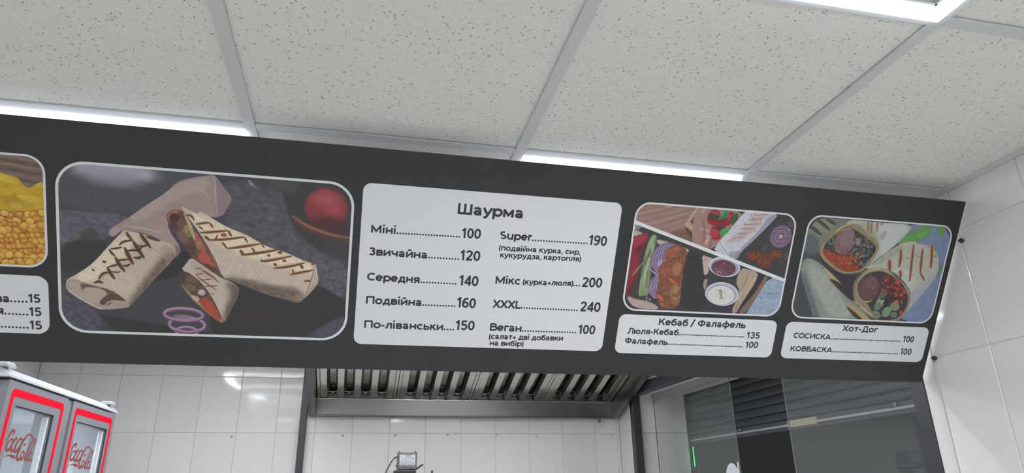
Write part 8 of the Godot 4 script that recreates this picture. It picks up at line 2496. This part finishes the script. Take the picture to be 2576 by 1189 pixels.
	p.ell(260.0, 219.5, 13.7, 8.6, 20, "7f9280", 1.2, 0.95)
	p.ell(285.5, 243.4, 12.7, 15.0, 20, "6f8a70", 1.2, 0.95)
	p.ell(254.2, 229.7, 11.0, 11.4, 20, "5f7864", 1.2, 0.95)
	p.ell(306.5, 227.4, 15.3, 11.2, 20, "7a7a5c", 1.2, 0.95)
	p.ell(309.6, 250.0, 11.1, 8.5, 20, "5c7260", 1.2, 0.95)
	p.ell(270.0, 215.3, 6.6, 5.4, 20, "93a096", 1.2, 0.95)
	p.ell(254.4, 252.3, 16.5, 10.0, 20, "6a7262", 1.2, 0.95)
	p.ell(275.0, 218.8, 7.1, 11.4, 10, "2e2c2d", 1.5, 0.9)
	p.ell(329.7, 242.8, 5.0, 5.0, 0, "a84a3e", 0.8, 1)
	p.ell(308.5, 213.5, 6.1, 4.0, 0, "b05545", 0.8, 1)
	p.poly("246.3,220.1 252.2,199.9 256.2,204.7 249.6,222.5", "9a8078", 1, 0.8, 1)
	p.dabs(18, 244.4, 212.7, 326.8, 261.9, 2.00, 1.20, 40, 60, "8fa690 566a58 a5b09a", 0.6, 0.6)
	p.mask()
	return p.texture()

# ---------------------------------------------------------------- extractor hood

func build_hood():
	var h := thing("extractor_hood", "stainless steel extractor hood with baffle filters on the tiled back wall", "extractor hood", Vector3(0.63, E + 0.395, BW))
	var o := h.position
	var xl := -0.252
	var xr := 1.51
	var zb := BW + 0.0015
	part("lip_panel", span_mesh(Vector3(xl + 0.033, E + 0.401, zb) - o, Vector3(xr - 0.03, E + 0.486, -3.85) - o, 0.0015), M.steel, h)
	part("lip_fold", span_mesh(Vector3(xl + 0.033, E + 0.396, zb) - o, Vector3(xr - 0.03, E + 0.4015, -3.843) - o, 0.0015), M.steel, h)
	part("lip_ridge", span_mesh(Vector3(xl + 0.033, E + 0.4845, -3.853) - o, Vector3(xr - 0.03, E + 0.4875, -3.846) - o, 0.0008), M.baffle, h)
	var slope := 0.3356
	var d := Vector3(0, slope, 1).normalized()
	var n := Vector3(0, -1, slope).normalized()
	for side in [[xl, xl + 0.0335], [xr - 0.034, xr]]:
		var st := st_new()
		var outl := [Vector2(BW + 0.0015, E + 0.396), Vector2(-3.845, E + 0.396), Vector2(-3.1, E + 0.396 + 0.745 * slope), Vector2(-3.1, CEIL - 0.006), Vector2(BW + 0.0015, CEIL - 0.006)]
		prism(st, outl, Vector3(0, 0, 1), Vector3.UP, Vector3(side[1] - side[0], 0, 0), Vector3(side[0], 0, 0) - o)
		part("side_panel", done(st), M.steel, h)
	part("front_panel", span_mesh(Vector3(xl + 0.034, E + 0.66, -3.12) - o, Vector3(xr - 0.034, CEIL - 0.006, -3.1) - o, 0.002), M.steel, h)
	part("inner_back", span_mesh(Vector3(xl + 0.034, E + 0.50, zb) - o, Vector3(xr - 0.034, CEIL - 0.006, zb + 0.01) - o), M.steel_dark, h)
	# filters
	var x0 := xl + 0.036
	var pitch := (xr - 0.036 - x0) / 4.0
	var base := Vector3(0, E + 0.489, -3.848)
	var L := 0.68
	for k in 4:
		var fx: float = x0 + pitch * k
		var org := Vector3(fx, base.y, base.z) - o
		var st := st_new()
		var T := Transform3D(Basis(Vector3(1, 0, 0), d, n), org)     # x along the wall, y up the slope, z out
		for sx in [0.009, pitch - 0.0095]:
			cbox(st, Vector3(sx, L / 2, -0.012), Vector3(0.016, L, 0.03), 0.001, T)
		cbox(st, Vector3(pitch / 2, 0.005, -0.045), Vector3(pitch - 0.004, 0.01, 0.02), 0.001, T)
		cbox(st, Vector3(pitch / 2, L - 0.006, -0.01), Vector3(pitch - 0.004, 0.012, 0.03), 0.001, T)
		var f := part("grease_filter", done(st), M.baffle, h)
		var bk := st_new()
		cbox(bk, Vector3(pitch / 2, L / 2, -0.075), Vector3(pitch - 0.004, L, 0.002), 0.0, T)
		part("filter_back", done(bk), M.steel_dark, f)
		for b in 5:
			var cx: float = 0.0355 + (pitch - 0.071) * b / 4.0
			var s2 := st_new()
			var w := 0.0175
			# a channel: flat face and two flanges that bend back
			var pr := [[-w - 0.009, -0.03], [-w, -0.001], [-w + 0.002, 0.0], [w - 0.002, 0.0], [w, -0.001], [w + 0.009, -0.03]]
			for i in 5:
				for lay in 2:
					var y0: float = 0.012 if lay == 0 else 0.05
					var y1: float = 0.05 if lay == 0 else L - 0.012
					var q0: float = 0.80 if lay == 0 else 1.0
					var a := [Vector3(cx + pr[i][0] * q0, y0, pr[i][1]), Vector3(cx + pr[i + 1][0] * q0, y0, pr[i + 1][1]), Vector3(cx + pr[i + 1][0], y1, pr[i + 1][1]), Vector3(cx + pr[i][0], y1, pr[i][1])]
					var c := [T * a[0], T * a[1], T * a[2], T * a[3]]
					face(s2, c, T * Vector3(cx, (y0 + y1) / 2, -0.016))
			part("baffle", done(s2), M.baffle, f)
			if b < 4:
				var s3 := st_new()
				var bx: float = cx + (pitch - 0.071) / 8.0
				cbox(s3, Vector3(bx, L / 2 + 0.02, -0.05), Vector3(0.033, L - 0.06, 0.004), 0.001, T)
				cbox(s3, Vector3(bx, 0.006, -0.031), Vector3(0.016, 0.006, 0.008), 0.001, T)
				part("rear_baffle", done(s3), M.baffle, f)
	var sp := st_new()
	tube(sp, [Vector3(1.394, E + 0.398, -3.83) - o + Vector3(0, 0, -0.02), Vector3(1.394, E + 0.371, -3.83) - o + Vector3(0, 0, -0.02)], 0.0085, 14)
	tube(sp, [Vector3(1.394, E + 0.385, -3.85) - o, Vector3(1.394, E + 0.378, -3.85) - o], 0.0095, 14)
	part("drain_spout", done(sp), M.steel_dark, h)


# ---------------------------------------------------------------- drinks cooler

func build_cooler():
	var c := thing("drinks_cooler", "grey two door drinks cooler with glowing red door frames and script lettering", "drinks cooler", Vector3(-1.3, 0, -2.73))
	var o := c.position
	var X := -1.0
	var yt := E + 0.335
	var za := -3.222
	var zb := -2.24
	var body := st_new()
	span(body, Vector3(LW + 0.003, 0.08, za) - o, Vector3(X - 0.035, yt, za + 0.03) - o, 0.003)
	span(body, Vector3(LW + 0.003, 0.08, zb - 0.03) - o, Vector3(X - 0.035, yt, zb) - o, 0.003)
	span(body, Vector3(LW + 0.003, 0.08, za + 0.03) - o, Vector3(LW + 0.02, yt, zb - 0.03) - o)
	span(body, Vector3(LW + 0.003, 0.0, za + 0.01) - o, Vector3(X - 0.06, 0.16, zb - 0.01) - o)
	span(body, Vector3(LW + 0.003, yt - 0.04, za + 0.03) - o, Vector3(X - 0.035, yt, zb - 0.03) - o)
	span(body, Vector3(X - 0.10, 0.1, -2.75) - o, Vector3(X - 0.035, yt, -2.71) - o, 0.003)
	part("cabinet", done(body), M.cabinet, c)
	var inn := st_new()
	span(inn, Vector3(LW + 0.021, 0.2, za + 0.031) - o, Vector3(LW + 0.03, yt - 0.041, zb - 0.031) - o)
	span(inn, Vector3(LW + 0.021, yt - 0.05, za + 0.031) - o, Vector3(X - 0.04, yt - 0.0405, zb - 0.031) - o)
	span(inn, Vector3(LW + 0.021, 0.2, za + 0.031) - o, Vector3(X - 0.04, yt - 0.041, za + 0.036) - o)
	span(inn, Vector3(LW + 0.021, 0.2, zb - 0.036) - o, Vector3(X - 0.04, yt - 0.041, zb - 0.031) - o)
	part("liner", done(inn), M.inside, c)
	# cap with a sloped front edge
	var cap := st_new()
	for zz in [[za - 0.004, -2.716], [-2.712, zb + 0.004]]:
		prism(cap, [Vector2(LW + 0.003, yt), Vector2(X + 0.004, yt), Vector2(X + 0.004, yt + 0.006), Vector2(X - 0.022, yt + 0.028), Vector2(LW + 0.003, yt + 0.028)], Vector3(1, 0, 0), Vector3.UP, Vector3(0, 0, zz[1] - zz[0]), Vector3(0, 0, zz[0]) - o)
	part("top_cap", done(cap), M.cooler_cap, c)
	for z in [-2.20 - 0.05, -3.2 + 0.03]:
		var hg := st_new()
		span(hg, Vector3(X - 0.05, yt + 0.028, z - 0.028) - o, Vector3(X + 0.002, yt + 0.031, z + 0.028) - o, 0.001)
		span(hg, Vector3(X - 0.045, yt + 0.031, z - 0.024) - o, Vector3(X, yt + 0.041, z + 0.024) - o, 0.004)
		part("hinge_cover", done(hg), M.cooler_cap, c)
	var mul := span_mesh(Vector3(X - 0.035, 0.1, -2.7525) - o, Vector3(X - 0.004, yt - 0.002, -2.7075) - o, 0.008)
	part("mullion", mul, M.cooler, c)
	# doors: z0 is the far edge, z1 the near edge
	for q in [[-2.7045, -2.256, -2.612, -2.327, -2.675, -2.285], [-3.219, -2.7555, -3.153, -2.822, -3.188, -2.782]]:
		var mid := Vector3(X - 0.015, 0.0, (q[0] + q[1]) / 2)
		var B := Transform3D(Basis(Vector3(0, 0, -1), Vector3.UP, Vector3(1, 0, 0)), Vector3(X, 0, 0) - o)   # local x runs away from the viewer
		var st := st_new()
		var oo := rrect(-q[1], 0.18, -q[0], yt - 0.006, 0.004)
		var gi := rrect(-q[3], 0.28, -q[2], E + 0.262, 0.004)
		ring_between(st, oo, gi, -0.034, 0.0)
		var dr := part("door", done(st), M.cooler, c)
		dr.transform = B
		var rs := st_new()
		ring_between(rs, rrect(-q[5], 0.24, -q[4], E + 0.308, 0.02), rrect(-q[5] + 0.0175, 0.262, -q[4] - 0.0175, E + 0.287, 0.012), -0.002, 0.0012)
		part("red_light_strip", done(rs), M.red, dr)
		var gs := st_new()
		plate(gs, rrect(-q[3] - 0.004, 0.276, -q[2] + 0.004, E + 0.266, 0.003), -0.011, -0.006)
		part("door_glass", done(gs), M.glass, dr)
		var sl := st_new()
		ring_between(sl, rrect(-q[3] + 0.0005, 0.2805, -q[2] - 0.0005, E + 0.2615, 0.003), rrect(-q[3] + 0.003, 0.283, -q[2] - 0.003, E + 0.259, 0.003), -0.0058, -0.002)
		part("glass_seal", done(sl), M.seal, dr)
		var seam := st_new()
		ring_between(seam, rrect(-q[1] - 0.002, 0.178, -q[0] + 0.002, yt - 0.0035, 0.005), rrect(-q[1] + 0.001, 0.181, -q[0] - 0.001, yt - 0.007, 0.004), -0.0345, -0.029)
		part("door_seal", done(seam), M.seal, dr)
		cooler_script(dr, q)
		# a lit strip along the far side of the glass
		var lx: float = -q[2] - 0.0008
		var ls := st_new()
		span(ls, Vector3(lx - 0.002, 0.285, -0.0335), Vector3(lx, E + 0.257, -0.0125))
		part("led_bar", done(ls), M.inside, dr)
		var dots := st_new()
		for k in 80:
			for dz in ([-0.0155] if q[0] > -3.0 else [-0.029, -0.0155]): cbox(dots, Vector3(lx - 0.0025, E + 0.25 - 0.0064 * k, dz), Vector3(0.0012, 0.0018, 0.0016))
		tag(part("led_dots", done(dots), M.led, dr), "", "", "", "stuff")
		var dl := AreaLight3D.new()
		dl.name = "led_bar_light"
		dl.area_size = Vector2(0.02, 0.8)
		dl.light_energy = 0.10
		dl.light_color = Color(0.92, 0.96, 1.0)
		dl.shadow_enabled = true
		dl.area_range = 6.0
		dr.add_child(dl, true)
		dl.position = Vector3(lx - 0.03, E - 0.2, -0.06)
		dl.rotation = Vector3(0, deg_to_rad(35), 0)
	# shelves
	for y in [E - 0.02, E - 0.38, E - 0.74]:
		for z in [[za + 0.04, -2.76], [-2.70, zb - 0.04]]:
			var st := st_new()
			for k in 12:
				var zz: float = lerpf(z[0], z[1], (k + 0.5) / 12.0)
				span(st, Vector3(LW + 0.035, y - 0.003, zz - 0.002) - o, Vector3(X - 0.06, y, zz + 0.002) - o)
			span(st, Vector3(X - 0.064, y - 0.018, z[0]) - o, Vector3(X - 0.058, y + 0.006, z[1]) - o, 0.001)
			part("shelf", done(st), M.cooler_cap, c)


func cooler_script(dr: Node, q: Array):
	# flowing red script on the glass, written in metres from the left door
	var st := st_new()
	var s: float = (q[3] - q[2]) / 0.285
	var T := Transform3D(Basis.from_scale(Vector3(s, 1, 1)), Vector3(-q[3] - 2.327 * s, 0 if q[3] > -2.5 else -0.0062, -0.0056))
	var lay := 0
	for e in [
			[0.0113, "2.3694,1.8295 2.3752,1.8379 2.3702,1.8428 2.3574,1.8408 2.3469,1.8306 2.3414,1.8174 2.3382,1.8030 2.3388,1.7904"],
			[0.0103, "2.3632,1.8182 2.3496,1.8080 2.3433,1.7907 2.3500,1.7840 2.3642,1.7870 2.3757,1.8012 2.3777,1.8142 2.3710,1.8188 2.3628,1.8161"],
			[0.0113, "2.4015,1.8188 2.3983,1.8229 2.3899,1.8201 2.3774,1.8070 2.3732,1.7910 2.3816,1.7844 2.3947,1.7873 2.4041,1.7972"],
			[0.0103, "2.4344,1.8219 2.4201,1.8230 2.4060,1.8118 2.3960,1.7938 2.4017,1.7833 2.4150,1.7862 2.4251,1.7985"],
			[0.0094, "2.4380,1.8229 2.4309,1.8032 2.4207,1.7863 2.4315,1.7868 2.4389,1.7949"],
			[0.0066, "2.4508,1.8045 2.4645,1.8113"],
			[0.0058, "2.4480,1.8218 2.4488,1.8291 2.4622,1.8386 2.4844,1.8402 2.5050,1.8320 2.5238,1.8183"],
			[0.013, "2.4644,1.8388 2.4467,1.8245 2.4301,1.8001 2.4224,1.7766 2.4267,1.7635 2.4407,1.7618 2.4537,1.7708"],
			[0.0091, "2.4601,1.7891 2.4471,1.7795 2.4455,1.7669 2.4576,1.7630 2.4681,1.7732 2.4671,1.7858 2.4570,1.7880"],
			[0.0091, "2.5183,1.8291 2.5009,1.8169 2.4839,1.7866 2.4760,1.7664 2.4852,1.7617 2.4974,1.7690"],
			[0.0065, "2.5220,1.8312 2.5340,1.8264 2.5155,1.8067 2.4992,1.7837"],
			[0.0091, "2.5141,1.7890 2.5023,1.7866 2.4933,1.7725 2.5008,1.7623 2.5114,1.7669"],
			[0.0084, "2.5183,1.7901 2.5146,1.7697 2.5220,1.7616 2.5318,1.7653"],
		]:
		var pts := PackedVector2Array()
		for t in e[1].split(" "): pts.append(Vector2(float(t.split(",")[0]), float(t.split(",")[1])))
		for k in 2:
			var n := PackedVector2Array([pts[0]])
			for i in pts.size() - 1: n.append_array([pts[i].lerp(pts[i + 1], 0.25), pts[i].lerp(pts[i + 1], 0.75)])
			n.append(pts[-1])
			pts = n
		var w := []
		for i in pts.size():
			var t := float(i) / (pts.size() - 1)
			w.append(e[0] * (0.45 + 0.55 * sin(PI * t)))
		lay += 1
		ribbon(st, Array(pts), w, false, lay * 0.00012, T)
	var swoosh := []
	for t in "2.3272,1.7633 2.3466,1.7673 2.3657,1.7725 2.3868,1.7750 2.4047,1.7749 2.4170,1.7687 2.4248,1.7642 2.4119,1.7659 2.3997,1.7632 2.3934,1.7657 2.3798,1.7701 2.3612,1.7691 2.3448,1.7649".split(" "): swoosh.append(Vector2(float(t.split(",")[0]), float(t.split(",")[1])))
	for id in range(0, 6):
		var q4 := [swoosh[id], swoosh[id + 1], swoosh[11 - id], swoosh[12 - id]]
		var v := []
		for e in q4: v.append(T * Vector3(e.x, e.y, 0))
		face(st, [v[0], v[1], v[2]], v[0] - Vector3(0, 0, 1))
		face(st, [v[0], v[2], v[3]], v[0] - Vector3(0, 0, 1))
	part("script_lettering", done(st), M.red_print, dr)


# ---------------------------------------------------------------- rotisserie below the hood

func build_rotisserie():
	var r := thing("rotisserie_grill", "vertical rotisserie grill with a steel motor box and white rating plate on top", "grill", Vector3(0.25, 0.9, -3.45))
	var o := r.position
	part("motor_box", span_mesh(Vector3(0.206, E + 0.105, -3.5) - o, Vector3(0.296, E + 0.180, -3.4) - o, 0.002), M.motor, r)
	part("motor_lid", span_mesh(Vector3(0.204, E + 0.1785, -3.502) - o, Vector3(0.298, E + 0.1815, -3.398) - o, 0.001), M.baffle, r)
	for p in [[0.212, -3.41], [0.289, -3.41], [0.212, -3.49], [0.289, -3.49]]:
		var st := st_new()
		lathe(st, Vector3(p[0], E + 0.1815, p[1]) - o, Vector3.UP, [[0.0055, 0.0], [0.0055, 0.003], [0.0035, 0.0035], [0.0035, 0.006], [0.0, 0.0065]], 10)
		part("bolt", done(st), M.steel_dark, r)
	var rp := part("rating_plate", span_mesh(Vector3(0.2135, E + 0.1225, -3.4) - o, Vector3(0.288, E + 0.172, -3.3985) - o, 0.0006), M.plate, r)
	var lt := st_new()
	var T := Transform3D(Basis(), Vector3(0.2135, E + 0.1225, -3.3983) - o)
	text_line(lt, "MARS", 0.026, 0.057, 0.0408, 0.0408, 0.0055, T)
	var rr := RandomNumberGenerator.new()
	rr.seed = 5
	for k in 9:
		var y: float = 0.0355 - 0.0041 * k
		var x := 0.005
		while x < 0.068:
			var l := rr.randf_range(0.002, 0.009)
			if rr.randf() < (0.45 if k < 4 else 0.8): cbox(lt, Vector3(x + l / 2, y, 0), Vector3(minf(l, 0.07 - x), 0.0012, 0.0002), 0.0, T)
			x += l + 0.0012
	part("lettering", done(lt), M.ink, rp)
	var cb := st_new()
	var curve := Curve3D.new()
	curve.add_point(Vector3(0.207, E + 0.163, -3.45) - o, Vector3.ZERO, Vector3(-0.02, 0.0, 0))
	curve.add_point(Vector3(0.165, E + 0.118, -3.45) - o, Vector3(0.016, 0.028, 0), Vector3(-0.014, -0.028, 0))
	curve.add_point(Vector3(0.138, E + 0.04, -3.45) - o, Vector3(0.008, 0.03, 0), Vector3(-0.008, -0.04, 0))
	curve.add_point(Vector3(0.17, E - 0.12, -3.46) - o, Vector3(-0.03, 0.05, 0), Vector3(0.02, -0.03, 0))
	curve.add_point(Vector3(0.235, E - 0.16, -3.46) - o, Vector3(-0.03, -0.01, 0), Vector3.ZERO)
	tube(cb, Array(curve.tessellate_even_length(5, 0.01)), 0.0032, 8)
	part("cable", done(cb), M.brown, r)
	var br := st_new()
	span(br, Vector3(0.190, E + 0.088, -3.51) - o, Vector3(0.294, E + 0.1005, -3.395) - o, 0.002)
	part("bracket", done(br), M.rod, r)
	for q in [[0.225, -3.41], [0.29, -3.41], [0.225, -3.49], [0.28, -3.49]]:
		var sp := st_new()
		tube(sp, [Vector3(q[0], E + 0.099, q[1]) - o, Vector3(q[0], E + 0.106, q[1]) - o], 0.004, 10)
		part("spacer", done(sp), M.baffle, r)
	var hd := st_new()
	tube(hd, [Vector3(0.290, E + 0.103, -3.412) - o, Vector3(0.327, E + 0.1275, -3.404) - o], 0.0042, 10)
	part("lever", done(hd), M.rod, r)
	var pin := st_new()
	tube(pin, [Vector3(0.37, E - 0.2, -3.4) - o, Vector3(0.37, E + 0.099, -3.4) - o], 0.0045, 10)
	part("upright_rod", done(pin), M.rod, r)
	var plug := st_new()
	tube(plug, [Vector3(0.199, E + 0.122, -3.44) - o, Vector3(0.207, E + 0.122, -3.44) - o], 0.004, 10)
	part("cable_gland", done(plug), M.rod, r)
	part("column", span_mesh(Vector3(0.20, 0.94, -3.53) - o, Vector3(0.40, E + 0.0, -3.46) - o, 0.004), M.steel, r)
	part("arm", span_mesh(Vector3(0.22, E + 0.0 - 0.01, -3.50) - o, Vector3(0.27, E + 0.088, -3.47) - o, 0.002), M.steel, r)
	part("base", span_mesh(Vector3(0.05, 0.9, -3.56) - o, Vector3(0.5, 0.94, -3.2) - o, 0.004), M.steel, r)
	var c := thing("work_counter", "stainless steel work counter along the back wall below the hood", "counter", Vector3(0.5, 0, -3.55))
	part("counter_top", span_mesh(Vector3(-0.25, 0.86, BW + 0.005) - c.position, Vector3(RW - 0.03, 0.9, -3.15) - c.position, 0.004), M.steel, c)
	for x in [-0.2, RW - 0.09]:
		for z in [-3.2, BW + 0.06]:
			part("leg", span_mesh(Vector3(x - 0.02, 0, z - 0.02) - c.position, Vector3(x + 0.02, 0.86, z + 0.02) - c.position, 0.002), M.steel, c)


# ---------------------------------------------------------------- small things

func build_small():
	tag(part("black_post", span_mesh(Vector3(-0.297, 0, BW + 0.001), Vector3(-0.262, CEIL - 0.006, BW + 0.037), 0.002), M.frame, self), "slim black metal post on the tiled wall between cooler and hood", "post")
	var k := 0
	for q in [[-0.636, 0.29, "grey wall plug in a white tile, left of the black post"], [-0.068, 0.297, "grey wall plug below the hood, nearest to the black post"],
			[0.215, 0.298, "grey wall plug in the tile right above the motor box"], [0.507, 0.303, "grey wall plug just right of the rotisserie motor box"]]:
		var t := thing("wall_plug", q[2], "wall plug", Vector3(q[0], E + q[1], BW))
		var st := st_new()
		lathe(st, Vector3.ZERO, Vector3(0, 0, 1), [[0.0062, 0.0005], [0.0062, 0.0022], [0.0035, 0.0026], [0.003, 0.001]], 14)
		part("collar", done(st), M.plug, t)
		var s2 := st_new()
		lathe(s2, Vector3.ZERO, Vector3(0, 0, 1), [[0.0034, 0.0005], [0.0034, 0.0012], [0.0, 0.0012]], 12)
		part("hole", done(s2), M.plug_hole, t)
	for q in [[0.552, 0.311, 0.008, "smear of dried filler on the grout line right of the rotisserie"], [0.788, 0.301, 0.007, "small filled drill hole in the middle tiles under the hood"],
			[1.023, 0.297, 0.007, "filled drill hole right of the middle under the hood"], [1.49, 0.305, 0.009, "filled drill hole next to the back right corner"]]:
		var st := st_new()
		lathe(st, Vector3.ZERO, Vector3(0, 0, 1), [[q[2], 0.0003], [q[2] * 0.8, 0.0014], [0.0, 0.0016]], 11)
		tag(part("filler_spot", done(st), M.filler, self, Vector3(q[0], E + q[1], BW)), q[3], "filler spot")
	for q in [[0.6, -1.348, "upper black pin that holds the board end to the right wall"], [0.322, -1.522, "lower grey pin that holds the board end to the right wall"]]:
		var t := thing("wall_pin", q[2], "pin", Vector3(RW, E + q[0], q[1]))
		var st := st_new()
		lathe(st, Vector3(0, 0, 0), Vector3(-1, 0, 0), [[0.0, -0.001], [0.003, -0.001], [0.003, 0.0155], [0.0, 0.0155]], 12)
		part("shaft", done(st), M.steel_dark, t)
		var s2 := st_new()
		lathe(s2, Vector3(-0.003, 0, 0), Vector3(-1, 0, 0), [[0.0, -0.001], [0.0045, 0.0], [0.0062, 0.003], [0.0062, 0.006], [0.0045, 0.009], [0.0, 0.010]], 14)
		part("knob", done(s2), M.rod, t)
